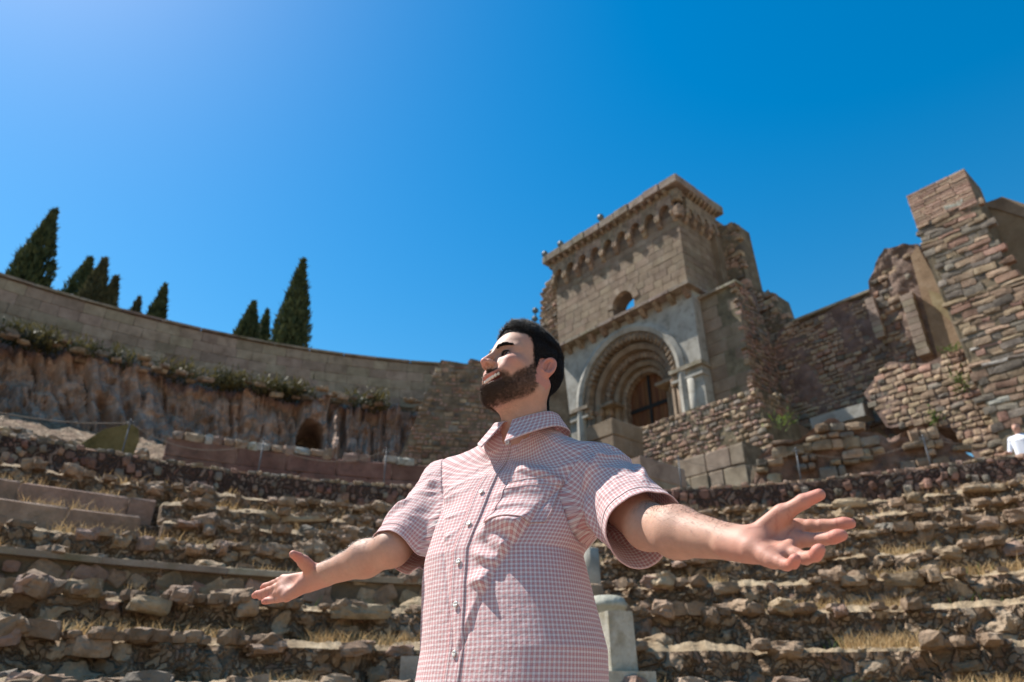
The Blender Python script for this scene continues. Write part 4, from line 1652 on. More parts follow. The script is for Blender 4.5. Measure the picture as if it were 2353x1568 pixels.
# brick courses at the head
z = ztop - .02
i = 0
while z > ztop - 1.25:
    x = sR
    while x < sL:
        l = rnd.uniform(.32, .5)
        l = min(l, sL - x)
        if l > .05 and (z > ztop - .9 or rnd.random() < .6):
            piece('brick', rnd.choice(BLOCKS['brick']), rt, RT.mat(x + l / 2, z - .055, .06 + rnd.uniform(-.008, .008), l - .012, .095, .2))
        x += l
    z -= .108
rubble_face(rt, RT, [(sR - .6, Z_FL - 2.2), (sL - .2, Z_FL - 2.2), (sL - .03, ztop - 1.0), (sR + .03, ztop - 1.0)], .11, .25, .2, .62, mix=(('rubble', .46), ('rubble_dark', .36), ('rubble_red', .14), ('marble', .04)), seed=62, cap=290, kind='slab', proud=.012, gap=.02)

rb = empty('rear_wall', 'brown rendered wall with a lit top edge at the right border', 'wall')
RR = Frame(RT.at(sR, 0, 1.3), fdir)
q = [RR.on(*p) for p in ((2240, 478), (2302, 452), (2420, 490), (2440, 900), (2240, 900))]
prism(RR, [q[4], q[0], q[1], q[2], q[3]], .8, 'wall_panel', MAT['brown'], rb)
q2 = [RR.on(*p, -.05) for p in ((2250, 471), (2302, 453), (2420, 490), (2420, 520), (2300, 483))]
prism(RR, q2, .3, 'parapet', MAT['ashlar'], rb, e0=-.05)

# connecting wall between tower and buttress
cwall = empty('ruined_wall', 'long ruined rubble wall between the church and the buttress', 'wall')
CW = Frame(TF.at(0, 0, 2.6), fdir)
pc = [CW.on(*p) for p in ((1730, 1010), (1790, 760), (1826, 743), (1900, 717), (1962, 691), (2004, 684), (2075, 690), (2240, 830), (2240, 1010))]
rough_sheet(CW, pc, 'wall_core', MAT['mortar'], cwall, thick=1.0, cell=.1, amp=.16, freq=1.5, seed=71)
rubble_face(cwall, CW, pc, .11, .25, .14, .38, mix=(('rubble', .72), ('rubble_dark', .16), ('rubble_red', .12)), seed=72, cap=295, proud=.03, skip=.06)
a, b = CW.on(1826, 742), CW.on(2004, 683)
box_on(CW, b[0], a[0], a[1] - .0, a[1] + .09, -.12, .7, 'coping', MAT['cornice'], cwall)

# tall stump with pilaster strips left of the buttress
st = empty('wall_stump', 'tall broken wall stump with brick pilaster strips beside the buttress', 'ruin')
SW = Frame(TF.at(0, 0, 1.9), fdir)
ps = [SW.on(*p) for p in ((2060, 840), (2005, 690), (1996, 672), (1993, 645), (2021, 590), (2034, 570), (2112, 565), (2160, 640), (2215, 700), (2300, 850))]
rough_sheet(SW, ps, 'stump_core', MAT['mortar'], st, thick=.9, cell=.08, amp=.2, freq=1.7, seed=81)
rubble_face(st, SW, [SW.on(*p) for p in ((2060, 840), (2000, 672), (2021, 600), (2036, 580), (2085, 590), (2110, 800), (2100, 850))], .12, .28, .14, .4, seed=82, cap=120, skip=.35)
q = [SW.on(*p) for p in ((2095, 590), (2112, 568), (2150, 640), (2230, 830), (2160, 830))]
prism(SW, q, .3, 'render_patch', MAT['orange'], st, e0=-.1)


def brick_strip(fr_, xa, ya, xb, yb, w, parent, proud, lit='brick'):
    a, b = fr_.on(xa, ya), fr_.on(xb, yb)
    n = max(2, int(abs(a[1] - b[1]) / .2))
    for i in range(n):
        t = (i + .5) / n
        s = a[0] + (b[0] - a[0]) * t
        z = a[1] + (b[1] - a[1]) * t
        piece('brick', rnd.choice(BLOCKS[lit]), parent, fr_.mat(s, z, -proud / 2, w + rnd.uniform(-.03, .03), abs(a[1] - b[1]) / n - .012, proud))


brick_strip(SW, 2090, 683, 2132, 822, .36, st, .3, 'wallash')
brick_strip(SW, 2003, 690, 2030, 780, .3, st, .22, 'wallash')
s_, z_ = SW.on(2126, 700)
prism(SW, [SW.on(*p) for p in ((2140, 672), (2190, 690), (2215, 760), (2180, 735), (2150, 705))], .4, 'render_patch', MAT['orange'], st, e0=-.25)

# rubble footing of the right hand ruins, in full sun
rf = empty('rubble_slope_wall', 'sunlit bulging rubble wall of rounded stones at the lower right', 'wall')
RFt = Frame(TF.at(0, 0, -.4), fdir, batter=.18)
pr = [RFt.on(*p) for p in ((1985, 905), (2040, 830), (2130, 836), (2225, 790), (2420, 700), (2560, 1120), (2290, 1120), (2190, 985), (2120, 975), (2040, 985))]
rough_sheet(RFt, pr, 'wall_core', MAT['mortar'], rf, thick=2.0, cell=.12, amp=.05, freq=1.2, seed=91)
rubble_face(rf, RFt, [RFt.on(*p) for p in ((1985, 905), (2040, 835), (2130, 840), (2225, 795), (2353, 735), (2353, 1080), (2290, 1110), (2190, 985), (2120, 975), (2040, 985))], .13, .3, .15, .42, mix=(('rubble', .72), ('rubble_dark', .14), ('rubble_red', .14)), seed=92, cap=290, proud=.04, kind='cobble')

# long grey slab lying in the shade
gs = CW.on(1900, 955)
SLB = Frame(CW.at(0, 0, -1.2), fdir)
a, b = SLB.on(1862, 968), SLB.on(1982, 930)
bs_ = box_on(SLB, b[0], a[0], a[1] - .32, a[1] + .1, 0, .7, 'fallen_slab', MAT['plaster'], None, label='long grey stone slab lying in the shade of the ruined wall', cat='slab')

# rough low wall in front of the ruins
lw = empty('rough_low_wall', 'rough earthy low wall behind the right hand fence posts', 'wall')
LW = Frame([*at_dist(2000, 1050, 15.6)[:2], 0], np.array([1.0, -.42, 0]))
pl = [LW.on(*p) for p in ((1725, 1135), (1742, 1030), (1800, 1005), (1860, 990), (1925, 965), (1990, 985), (2060, 990), (2150, 985), (2200, 1010), (2300, 1085), (2420, 1080), (2440, 1150))]
rough_sheet(LW, pl, 'wall_core', MAT['earth'], lw, thick=1.2, cell=.07, amp=.28, freq=1.5, seed=95)
rubble_face(lw, LW, [LW.on(*p) for p in ((1735, 1130), (1745, 1035), (1860, 995), (1925, 970), (2060, 995), (2150, 990), (2290, 1085), (2310, 1120))], .12, .3, .14, .42, mix=(('rubble', .7), ('rubble_dark', .15), ('seat', .15)), seed=96, cap=230, skip=.35, proud=.1)


# weeds on the masonry
def weed(P, R, n, L_, label, mat='green'):
    r = np.random.default_rng(int(abs(P[0]) * 100))
    b = P + r.normal(0, 1, (n, 3)) * np.array(R) * .5
    an = r.uniform(0, 6.28, n)
    blade_mesh('weed_clump', b, np.stack([r.normal(0, .5, n), r.normal(0, .5, n), r.uniform(.3, 1, n)], -1), np.stack([np.cos(an), np.sin(an), an * 0], -1),
               r.uniform(.4, 1, n) * L_, r.uniform(.012, .03, n), r.normal(0, 1, (n, 3)) * [1, 1, 0], MAT[mat], None, label=label, cat='plant')


for (x, y, n, R, L_, lab) in ((2207, 885, 110, (.2, .2, .5), .17, 'long green weed clump hanging on the sunlit rubble wall'), (2145, 960, 80, (.16, .16, .28), .15, 'green weed clump low on the sunlit rubble wall'), (2190, 805, 80, (.3, .3, .1), .15, 'green weed tuft below the buttress')):
    s, z = RFt.on(x, y, -.12)
    weed(RFt.at(s, z, -.12), R, n, L_, lab)
s, z = LW.on(1800, 950)
weed(LW.at(s, z, .5), (.3, .3, .2), 60, .17, 'dark green weed in the gap beside the base wall')

# marble pedestal, steps and column stump of the stair flight behind the man
ped = empty('marble_pedestal', 'pale marble pedestal block behind the man\'s hip', 'pedestal')
PF = Frame([*at_dist(1425, 1470, 5.9)[:2], 0], np.array([1.0, .30, 0]))
s0, z0 = PF.on(1397, 1403)
s1, z1 = PF.on(1463, 1543)
s2, _ = PF.on(1453, 1405)
prism(PF, [(s0, z1), (s2 + .012, z1), (s2, z0), (s0, z0)], .24, 'die', MAT['marble'], ped)
box_on(PF, s0 - .1, s2 + .12, 0, z1 - .002, -.08, .4, 'plinth', MAT['marble'], ped)
cs = empty('column_stump', 'pale column stump with moulded base behind the marble pedestal', 'column')
c0 = at_dist(1393, 1385, 6.6)
V, F = tube([[c0[0], c0[1], z] for z in (c0[2] - 1.0, c0[2] - .06, c0[2] - .05, c0[2] - .02, c0[2] + .0, c0[2] + .035, c0[2] + .05)], [.17, .17, .185, .19, .175, .16, .12], 24)
build('moulded_base', V, F, MAT['marble'], cs)
c1 = at_dist(1356, 1345, 7.3)
V, F = tube([[c1[0], c1[1], z] for z in (c1[2] - .9, c1[2] - .02, c1[2])], [.13, .13, .11], 20)
build('lower_drum', V, F, MAT['seat'], cs)
c2 = at_dist(1352, 1262, 7.7)
V, F = tube([[c2[0], c2[1], z] for z in (c2[2] - .9, c2[2] - .3, c2[2])], [.125, .115, .11], 20)
build('shaft', V, F, MAT['plaster'], cs)
blk = at_dist(940, 1525, 6.0)
bf = Frame([blk[0], blk[1], 0], np.array([1.0, -.1, 0]))
s0, z0 = bf.on(921, 1508)
box_on(bf, s0, s0 + .34, 0, z0, 0, .4, 'upright_block', MAT['marble'], None, label='upright pale block at the bottom edge left of the shirt', cat='block')
# ================================================================== the man with open arms
def nrmz(v):
    v = np.asarray(v, float)
    return v / (np.linalg.norm(v, axis=-1, keepdims=True) + 1e-12)


def smin(a, b, k):
    h = np.clip(.5 + .5 * (b - a) / k, 0, 1)
    return b + (a - b) * h - k * h * (1 - h)


def smax(a, b, k):
    return -smin(-a, -b, k)


def cone(P, a, b, ra, rb):
    ax, ay, az = (float(v) for v in a)
    bx, by, bz = float(b[0]) - ax, float(b[1]) - ay, float(b[2]) - az
    px, py, pz = P[..., 0] - ax, P[..., 1] - ay, P[..., 2] - az
    h = (px * bx + py * by + pz * bz) * (1.0 / (bx * bx + by * by + bz * bz))
    np.clip(h, 0, 1, out=h)
    px -= h * bx
    py -= h * by
    pz -= h * bz
    px *= px
    py *= py
    pz *= pz
    px += py
    px += pz
    np.sqrt(px, out=px)
    h *= (rb - ra)
    px -= h
    px -= ra
    return px


def ell(P, c, r):
    x, y, z = ((P[..., i] - float(c[i])) * (1.0 / float(r[i])) for i in range(3))
    k0 = np.sqrt(x * x + y * y + z * z)
    x, y, z = x / float(r[0]), y / float(r[1]), z / float(r[2])
    k1 = np.sqrt(x * x + y * y + z * z) + 1e-9
    return k0 * (k0 - 1) / k1


def ball(P, c, r):
    x, y, z = P[..., 0] - float(c[0]), P[..., 1] - float(c[1]), P[..., 2] - float(c[2])
    return np.sqrt(x * x + y * y + z * z) - r


class Head:
    def __init__(self, C, yaw, pitch, roll=0.0, s=1.0):
        fh = np.array([-math.sin(yaw), -math.cos(yaw), 0])
        z = np.array([0, 0, 1.0])
        self.f = math.cos(pitch) * fh + math.sin(pitch) * z
        u = math.cos(pitch) * z - math.sin(pitch) * fh
        l = np.cross(u, self.f)
        self.u = math.cos(roll) * u + math.sin(roll) * l
        self.l = np.cross(self.u, self.f)
        self.C = np.array(C, float)
        self.s = s
        self.R = np.stack([self.l, self.f, self.u])       # rows: local axes

    def loc(self, P):
        return ((P - self.C) @ self.R.T) / self.s

    def wor(self, q):
        return (np.asarray(q, float) * self.s) @ self.R + self.C

    def dirw(self, q):
        return np.asarray(q, float) @ self.R


JB = .15


def jaw_back(q, sg=1.0):
    """sets the lower face back a little"""
    q = np.array(q, float)
    q[..., 1] += sg * JB * np.clip(-.012 - q[..., 2], 0, .1)
    return q


def head_sdf(q):
    """head in its own axes: x its left, y forward, z up, metres; origin between the ears"""
    q = jaw_back(q)
    x, y, z = q[..., 0], q[..., 1], q[..., 2]
    m = np.stack([np.abs(x), y, z], -1)                    # mirrored
    d = ell(q, (0, .001, .048), (.0765, .093, .08))
    d = smin(d, ell(q, (0, .038, .052), (.063, .055, .056)), .03)      # forehead
    d = smin(d, ell(q, (0, .03, -.022), (.061, .062, .08)), .03)       # face
    d = smin(d, cone(m, (.053, .0, -.045), (.02, .07, -.088), .02, .02), .03)   # jaw
    d = smin(d, cone(m, (.058, -.004, .0), (.055, .0, -.05), .018, .018), .03)
    d = smin(d, ell(q, (0, .076, -.088), (.024, .019, .021)), .02)       # chin
    d = smin(d, ell(m, (.045, .058, -.014), (.024, .028, .018)), .022)  # cheekbone
    d = smin(d, ell(m, (.036, .072, -.038), (.02, .018, .017)), .02)    # smiling cheek
    d = smin(d, cone(m, (.008, .091, .030), (.05, .068, .028), .0105, .0105), .014)   # brow
    # eye hollow
    d = smax(d, -ell(m, (.033, .1, .014), (.021, .02, .0125)), .014)
    # lids
    lid = ell(m, (.0325, .0715, .0125), (.0175, .0145, .0125))
    d = smin(d, lid, .004)
    zz = z - .0115 - 5.0 * (m[..., 0] - .0325) ** 2 * -1
    slit = ell(np.stack([m[..., 0], y, zz + .0], -1), (.0325, .086, .0), (.015, .012, .0036))
    d = smax(d, -slit, .0015)
    # nose
    nose = cone(q, (0, .092, .03), (0, .1165, -.021), .0065, .0082)
    nose = smin(nose, ell(q, (0, .1165, -.0235), (.0088, .0085, .0078)), .006)
    nose = smin(nose, ell(m, (.0128, .1035, -.0225), (.0072, .0125, .0085)), .007)
    nose = smin(nose, cone(q, (0, .113, -.0245), (0, .098, -.033), .0058, .007), .006)
    d = smin(d, nose, .011)
    d = smax(d, -ell(m, (.0076, .1085, -.0315), (.0042, .0075, .005)), .002)
    # mouth: corners lifted by the smile
    zm = z - 12.0 * x * x
    qm = np.stack([x, y + 9.0 * x * x, zm], -1)
    d = smin(d, ell(qm, (0, .083, -.064), (.036, .021, .022)), .014)     # muzzle
    up = ell(qm, (0, .1, -.0555), (.035, .0072, .0034))
    lo = ell(qm, (0, .0965, -.0838), (.032, .0085, .0048))
    d = smin(d, up, .005)
    d = smin(d, lo, .005)
    gap = ell(qm, (0, .1, -.0695), (.039, .034, .0108))
    d = smax(d, -gap, .003)
    # smile line beside the mouth
    dl = cone(m, (.0185, .096, -.024), (.037, .073, -.056), .0, .0)
    d = d + .0026 * np.exp(-(dl / .0042) ** 2)
    # ear
    ex = m - np.array([.0765, -.012, .004])
    ca, sa = math.cos(.42), math.sin(.42)
    e = np.stack([ex[..., 0] * ca + ex[..., 1] * sa, -ex[..., 0] * sa + ex[..., 1] * ca, ex[..., 2]], -1)
    ct, st_ = math.cos(-.18), math.sin(-.18)
    e = np.stack([e[..., 0], e[..., 1] * ct - e[..., 2] * st_, e[..., 1] * st_ + e[..., 2] * ct], -1)
    ear = ell(e, (.003, -.004, .004), (.0075, .0185, .029))
    ear = smin(ear, ell(e, (.002, .004, -.022), (.006, .009, .011)), .006)
    rim_r = np.sqrt(((e[..., 1] + .004) / .017) ** 2 + ((e[..., 2] - .004) / .0275) ** 2)
    rim = np.sqrt(((rim_r - .9) * .019) ** 2 + (e[..., 0] - .0085) ** 2) - .0036
    rim = np.where(e[..., 2] < -.018, .02, rim)
    bowl = ell(e, (.011, -.002, .004), (.0085, .0128, .022))
    ear = smax(ear, -bowl, .003)
    ear = smin(ear, rim, .003)
    ant = cone(e, (.006, -.006, -.014), (.006, -.004, .016), .0032, .003)
    ear = smin(ear, ant, .003)
    ear = smax(ear, -ell(e, (.008, .002, -.004), (.010, .0062, .009)), .002)
    tr = ell(e, (.006, .0105, -.004), (.0035, .004, .006))
    ear = smin(ear, tr, .003)
    d = smin(d, ear, .004)
    return d


HD = Head(at_depth(1203, 873, 1.66), rad(57), rad(20), rad(-3), .97)

# joints
A_sh, A_el, A_wr = at_depth(1042, 1120, 1.68), at_depth(901, 1261, 1.49), at_depth(731, 1326, 1.60)
B_sh, B_el, B_wr = at_depth(1372, 1098, 1.50), at_depth(1488, 1210, 1.27), at_depth(1714, 1252, 1.03)
NB = at_depth(1212, 1003, 1.61)


class Hand:
    def __init__(self, wrist, fingers, thumb, elbow, pal_n):
        self.w, self.f, self.t, self.el = wrist, fingers, thumb, elbow
        n_ = nrmz(np.cross(fingers[0][0] - fingers[3][0], (fingers[1][0] + fingers[2][0]) / 2 - wrist))
        self.n = n_ if np.dot(n_, pal_n) > 0 else -n_

    def sdf(self, P):
        d = None
        rr = (.0086, .0091, .0086, .0076)
        # metacarpal web
        for i, F in enumerate(self.f):
            base = self.w + (F[0] - self.w) * .12
            c = cone(P, base, F[0], .0165 if i in (1, 2) else .0145, .0122 if i < 3 else .011)
            d = c if d is None else smin(d, c, .014)
        for i in range(3):
            a, b = self.f[i], self.f[i + 1]
            d = smin(d, cone(P, a[0], b[0], .0095, .009), .008)
        # thumb ball and heel of the hand
        d = smin(d, cone(P, self.w + (self.t[0] - self.w) * .7 + self.n * .002, self.t[1] + self.n * .001, .0155, .0125), .014)
        heel = self.w + (self.f[3][0] - self.w) * .42 + self.n * .004
        d = smin(d, cone(P, heel, self.w + (self.f[3][0] - self.w) * .75 + self.n * .002, .0155, .0125), .012)
        # hollow of the palm
        cen = (self.w * .3 + self.f[1][0] * .35 + self.f[2][0] * .35)
        hol = ball(P, cen + self.n * .033, .022)
        d = smax(d, -hol, .012)
        for i, F in enumerate(self.f):
            r = rr[i]
            c = cone(P, F[0], F[1], r * 1.18, r * 1.04)
            c = smin(c, cone(P, F[1], F[2], r * 1.04, r * .95), .003)
            c = smin(c, cone(P, F[2], F[3], r * .97, r * .84), .003)
            # finger pads
            c = smin(c, ball(P, (F[2] + F[3]) * .5 + self.n * .0015, r * .96), .004)
            c = smin(c, ball(P, (F[0] + F[1]) * .5 + self.n * .0012, r * 1.05), .005)
            d = smin(d, c, .005)
        T = self.t
        c = cone(P, T[0], T[1], .0155, .0122)
        c = smin(c, cone(P, T[1], T[2], .0118, .0103), .004)
        c = smin(c, cone(P, T[2], T[3], .0108, .0086), .004)
        d = smin(d, c, .009)
        # wrist: flattened
        ax = nrmz(self.w - self.el)
        wv = nrmz(np.cross(ax, self.n))
        d = smin(d, cone(P, self.w - ax * .03 + wv * .010, self.w + ax * .02 + wv * .011, .0195, .018), .012)
        d = smin(d, cone(P, self.w - ax * .03 - wv * .010, self.w + ax * .02 - wv * .011, .0195, .018), .012)
        return d


def dp(*a):
    return at_depth(*a)


HB = Hand(B_wr, [[dp(1836, 1212, 1.022), dp(1890, 1208, 1.0), dp(1927, 1205, .986), dp(1955, 1203, .977)],
                 [dp(1828, 1241, 1.002), dp(1882, 1241, .974), dp(1914, 1236, .957), dp(1935, 1230, .949)],
                 [dp(1806, 1268, .980), dp(1850, 1283, .948), dp(1874, 1277, .930), dp(1884, 1262, .925)],
                 [dp(1776, 1288, .964), dp(1807, 1299, .940), dp(1823, 1295, .927), dp(1829, 1284, .922)]],
          [dp(1742, 1234, 1.034), dp(1798, 1182, 1.018), dp(1846, 1153, 1.002), dp(1883, 1137, .992)], B_el,
          np.array([-.35, -.75, .55]))
HA = Hand(A_wr, [[dp(652, 1333, 1.635), dp(628, 1342, 1.667), dp(613, 1347, 1.683), dp(604, 1351, 1.695)],
                 [dp(648, 1348, 1.618), dp(617, 1358, 1.648), dp(597, 1365, 1.665), dp(585, 1369, 1.676)],
                 [dp(650, 1361, 1.600), dp(625, 1368, 1.635), dp(608, 1371, 1.653), dp(599, 1373, 1.663)],
                 [dp(658, 1372, 1.585), dp(637, 1378, 1.610), dp(617, 1381, 1.620), dp(606, 1383, 1.626)]],
          [dp(717, 1312, 1.600), dp(697, 1291, 1.575), dp(685, 1281, 1.555), dp(673, 1274, 1.540)], A_el,
          np.array([.05, -.75, .65]))


def arm_sdf(P, sh, el, wr, hand):
    k = .9 if sh[0] < 0 else 1.0
    d = cone(P, sh, el, .056 * k, .041 * k)
    ax = nrmz(wr - el)
    d = smin(d, cone(P, el, el + (wr - el) * .35, .040 * k, .0425 * k), .02)
    d = smin(d, cone(P, el + (wr - el) * .35, wr, .0425 * k, .0235), .02)
    if hand is not None:
        d = smin(d, hand.sdf(P), .012)
    return d


# torso table: z, centre x, centre y, half width, half depth, turn (deg)
TT = np.array([[.80, -.01, 1.415, .172, .118, 44], [.92, -.008, 1.408, .180, .126, 44], [1.0, -.002, 1.424, .176, .126, 43], [1.09, -.012, 1.450, .167, .122, 40],
               [1.18, -.022, 1.482, .160, .118, 36], [1.25, -.006, 1.512, .178, .118, 33], [1.32, .008, 1.546, .184, .114, 31], [1.40, .016, 1.574, .17, .098, 30], [1.5, .022, 1.59, .12, .08, 30]])


def tor(z):
    return [np.interp(z, TT[:, 0], TT[:, i]) for i in range(1, 6)]


def torso_sdf(P, off=0.0, zmax=1.37):
    z = np.clip(P[..., 2], .5, zmax)
    cx, cy, a, b, th = tor(z)
    th = np.radians(th)
    fx, fy = -np.sin(th), -np.cos(th)
    lx, ly = np.cos(th), -np.sin(th)
    dx, dy = P[..., 0] - cx, P[..., 1] - cy
    f = dx * fx + dy * fy
    l = dx * lx + dy * ly
    a, b = a + off, b + off
    k = (np.abs(l / a) ** 2.3 + np.abs(f / b) ** 2.3) ** (1 / 2.3)
    d = (k - 1) * np.minimum(a, b) * .95
    dz_ = np.maximum(P[..., 2] - zmax, 0)
    return np.where(dz_ > 0, np.sqrt(np.maximum(d, 0) ** 2 + dz_ ** 2) + np.minimum(d, 0), d)


def skin_trunk(P):
    d = torso_sdf(P, -.028, 1.34)
    d = smin(d, cone(P, A_sh, B_sh, .052, .052), .05)
    d = smin(d, cone(P, NB + [0, 0, -.035], A_sh * .6 + NB * .4 - [0, 0, .03], .042, .042), .05)
    d = smin(d, cone(P, NB + [0, 0, -.035], B_sh * .6 + NB * .4 - [0, 0, .03], .042, .042), .05)
    return smax(d, 1.17 - P[..., 2], .02)


NECK_T = HD.wor((0, -.022, -.055))
HF = nrmz(HD.f * [1, 1, 0])


def neck_sdf(P):
    d = cone(P, NECK_T, NB + np.array([0, .0, -.03]), .0515, .057)
    # windpipe and the strap muscle from behind the ear
    d = smin(d, cone(P, HD.wor((0, .03, -.075)), NB + HF * .036 + [0, 0, .0], .016, .015), .03)
    d = smin(d, cone(P, HD.wor((.058, -.03, -.03)), NB + HF * .05 + HD.l * .012 - [0, 0, .03], .016, .012), .025)
    return d


def _arm_g(sh, el, wr):
    return [(sh, .15), (sh * .5 + el * .5, .18), (el, .14), ((el + wr) / 2, .16), (wr, .12)]


def _hand_g(H):
    return [(H.w, .085), (H.f[1][0], .095), (H.f[3][0], .08), (H.f[1][2], .085), (H.t[1], .08), (H.t[3], .06)]


GROUPS = [[(HD.C, .2)], [((NECK_T + NB) / 2, .28)], _arm_g(A_sh, A_el, A_wr), _arm_g(B_sh, B_el, B_wr), [(np.array([0, 1.54, 1.3]), .45), ((A_sh + B_sh) / 2, .45)], _hand_g(HA), _hand_g(HB)]


def group_sig(c, r):
    sig = np.zeros(len(c), int)
    for i, sp in enumerate(GROUPS):
        m = np.zeros(len(c), bool)
        for (C_, R_) in sp:
            m |= np.linalg.norm(c - C_, axis=1) < R_ + r
        sig |= m.astype(int) << i
    return sig


def body_sdf(P, sig=127):
    d = np.full(P.shape[:-1], 1.0)
    if sig & 1:
        d = head_sdf(HD.loc(P)) * HD.s
    if sig & 2:
        d = smin(d, neck_sdf(P), .022)
    if sig & 16:
        d = smin(d, skin_trunk(P), .035)
    for ba, bh, arm in ((4, 32, (A_sh, A_el, A_wr, HA)), (8, 64, (B_sh, B_el, B_wr, HB))):
        if sig & ba:
            d = smin(d, arm_sdf(P, *arm[:3], arm[3] if sig & bh else None), .015)
        elif sig & bh:
            d = np.minimum(d, arm[3].sdf(P))
    return d


def hn_sdf(P):
    """head and neck only, for hair"""
    return smin(head_sdf(HD.loc(P)) * HD.s, neck_sdf(P), .022)


def surface_nets(fun, lo, hi, h, n=8):
    """sparse naive surface nets: blocks of n cells, evaluated in batches that share the same groups"""
    lo, hi = np.array(lo, float), np.array(hi, float)
    B = n * h
    nb = np.ceil((hi - lo) / B).astype(int)
    cs = np.stack(np.meshgrid(*[np.arange(q) for q in nb], indexing='ij'), -1).reshape(-1, 3)
    cen = lo + (cs + .5) * B
    # two level culling
    B4 = B * 4
    nb4 = np.ceil((hi - lo) / B4).astype(int)
    c4 = np.stack(np.meshgrid(*[np.arange(q) for q in nb4], indexing='ij'), -1).reshape(-1, 3)
    d4 = np.abs(fun(lo + (c4 + .5) * B4, None)) < B4 * .87 * 1.1 + .01
    keep4 = np.zeros(nb4, bool)
    keep4[tuple(c4[d4].T)] = True
    k4 = keep4[tuple((cs // 4).T)]
    cs, cen = cs[k4], cen[k4]
    d = np.concatenate([fun(cen[s:s + 40000], None) for s in range(0, len(cen), 40000)])
    m = np.abs(d) < B * .87 * 1.08 + .002
    cs, cen = cs[m], cen[m]
    sig = group_sig(cen, B * .87)
    g = np.arange(n + 1)
    G = np.stack(np.meshgrid(g, g, g, indexing='ij'), -1).reshape(-1, 3)
    vk_all, vp_all, fq = [], [], []
    BIG = 1 << 20
    for sg_ in np.unique(sig):
        ids = np.nonzero(sig == sg_)[0]
        for s0 in range(0, len(ids), 60):
            bl = ids[s0:s0 + 60]
            o = cs[bl] * n
            P = (lo + (G[None] + o[:, None]) * h).reshape(-1, 3)
            D = fun(np.asfortranarray(P), int(sg_)).reshape(len(bl), n + 1, n + 1, n + 1)
            S = D < 0
            sm = 0
            for i in (0, 1):
                for j in (0, 1):
                    for k in (0, 1):
                        sm = sm + S[:, i:n + i, j:n + j, k:n + k].astype(np.int8)
            ci = np.argwhere((sm > 0) & (sm < 8))
            if len(ci) == 0:
                continue
            b_, ci = ci[:, 0], ci[:, 1:]
            acc = np.zeros((len(ci), 3))
            cnt = np.zeros(len(ci))
            dv = {(i, j, k): D[b_, ci[:, 0] + i, ci[:, 1] + j, ci[:, 2] + k] for i in (0, 1) for j in (0, 1) for k in (0, 1)}
            for a in dv:
                for ax in range(3):
                    if a[ax] == 0:
                        b = list(a)
                        b[ax] = 1
                        d0, d1 = dv[a], dv[tuple(b)]
                        m = (d0 < 0) != (d1 < 0)
                        t = np.where(m, d0 / np.where(m, d0 - d1, 1), 0)
                        p = np.tile(np.array(a, float), (len(ci), 1))
                        p[:, ax] += t
                        acc += p * m[:, None]
                        cnt += m
            gi = ci + o[b_]
            vp_all.append(lo + (gi + acc / cnt[:, None]) * h)
            vk_all.append((gi[:, 0] * BIG + gi[:, 1]) * BIG + gi[:, 2])
            for ax in range(3):
                a1, a2 = (ax + 1) % 3, (ax + 2) % 3
                sh = [slice(None)] + [slice(0, n)] * 3
                sh[ax + 1] = slice(1, n + 1)
                e0 = S[:, :n, :n, :n]
                m = e0 != S[tuple(sh)]
                idx = np.argwhere(m)
                if len(idx) == 0:
                    continue
                q = idx[:, 1:] + o[idx[:, 0]]
                u, v = np.zeros(3, int), np.zeros(3, int)
                u[a1] = 1
                v[a2] = 1
                quad = np.stack([q - u - v, q - v, q, q - u], 1)
                kk = (quad[..., 0] * BIG + quad[..., 1]) * BIG + quad[..., 2]
                fq.append(np.where(e0[m][:, None], kk, kk[:, ::-1]))
    vk = np.concatenate(vk_all)
    vp = np.vstack(vp_all)
    fk = np.vstack(fq)
    uk, first = np.unique(vk, return_index=True)
    vp = vp[first]
    fi = np.clip(np.searchsorted(uk, fk), 0, len(uk) - 1)
    ok = (uk[fi] == fk).all(1)
    return vp, fi[ok]


def grad(fun, P, e=6e-4):
    g = np.stack([fun(P + np.eye(3)[i] * e) - fun(P - np.eye(3)[i] * e) for i in range(3)], -1)
    return g / (2 * e)


def settle(fun, P, it=3):
    for _ in range(it):
        g = grad(fun, P)
        P = P - (fun(P) / (np.sum(g * g, -1) + 1e-6))[..., None] * g
    return P


def bfun(P, sig):
    return body_sdf(P, 127 if sig is None else sig)


VOX = .0024
allj = np.vstack([A_sh, A_wr, B_sh, B_wr] + HA.f + HB.f + [HA.t, HB.t])
blo = np.minimum(allj.min(0), HD.C - .18) - .05
bhi = np.maximum(allj.max(0), HD.C + .18) + .05
blo[2] = 1.0
bhi[1] = max(bhi[1], 1.78)
import time as _t
_t0 = _t.time()
BV, BFc = surface_nets(bfun, blo, bhi, VOX)
print('nets', _t.time() - _t0, len(BV))

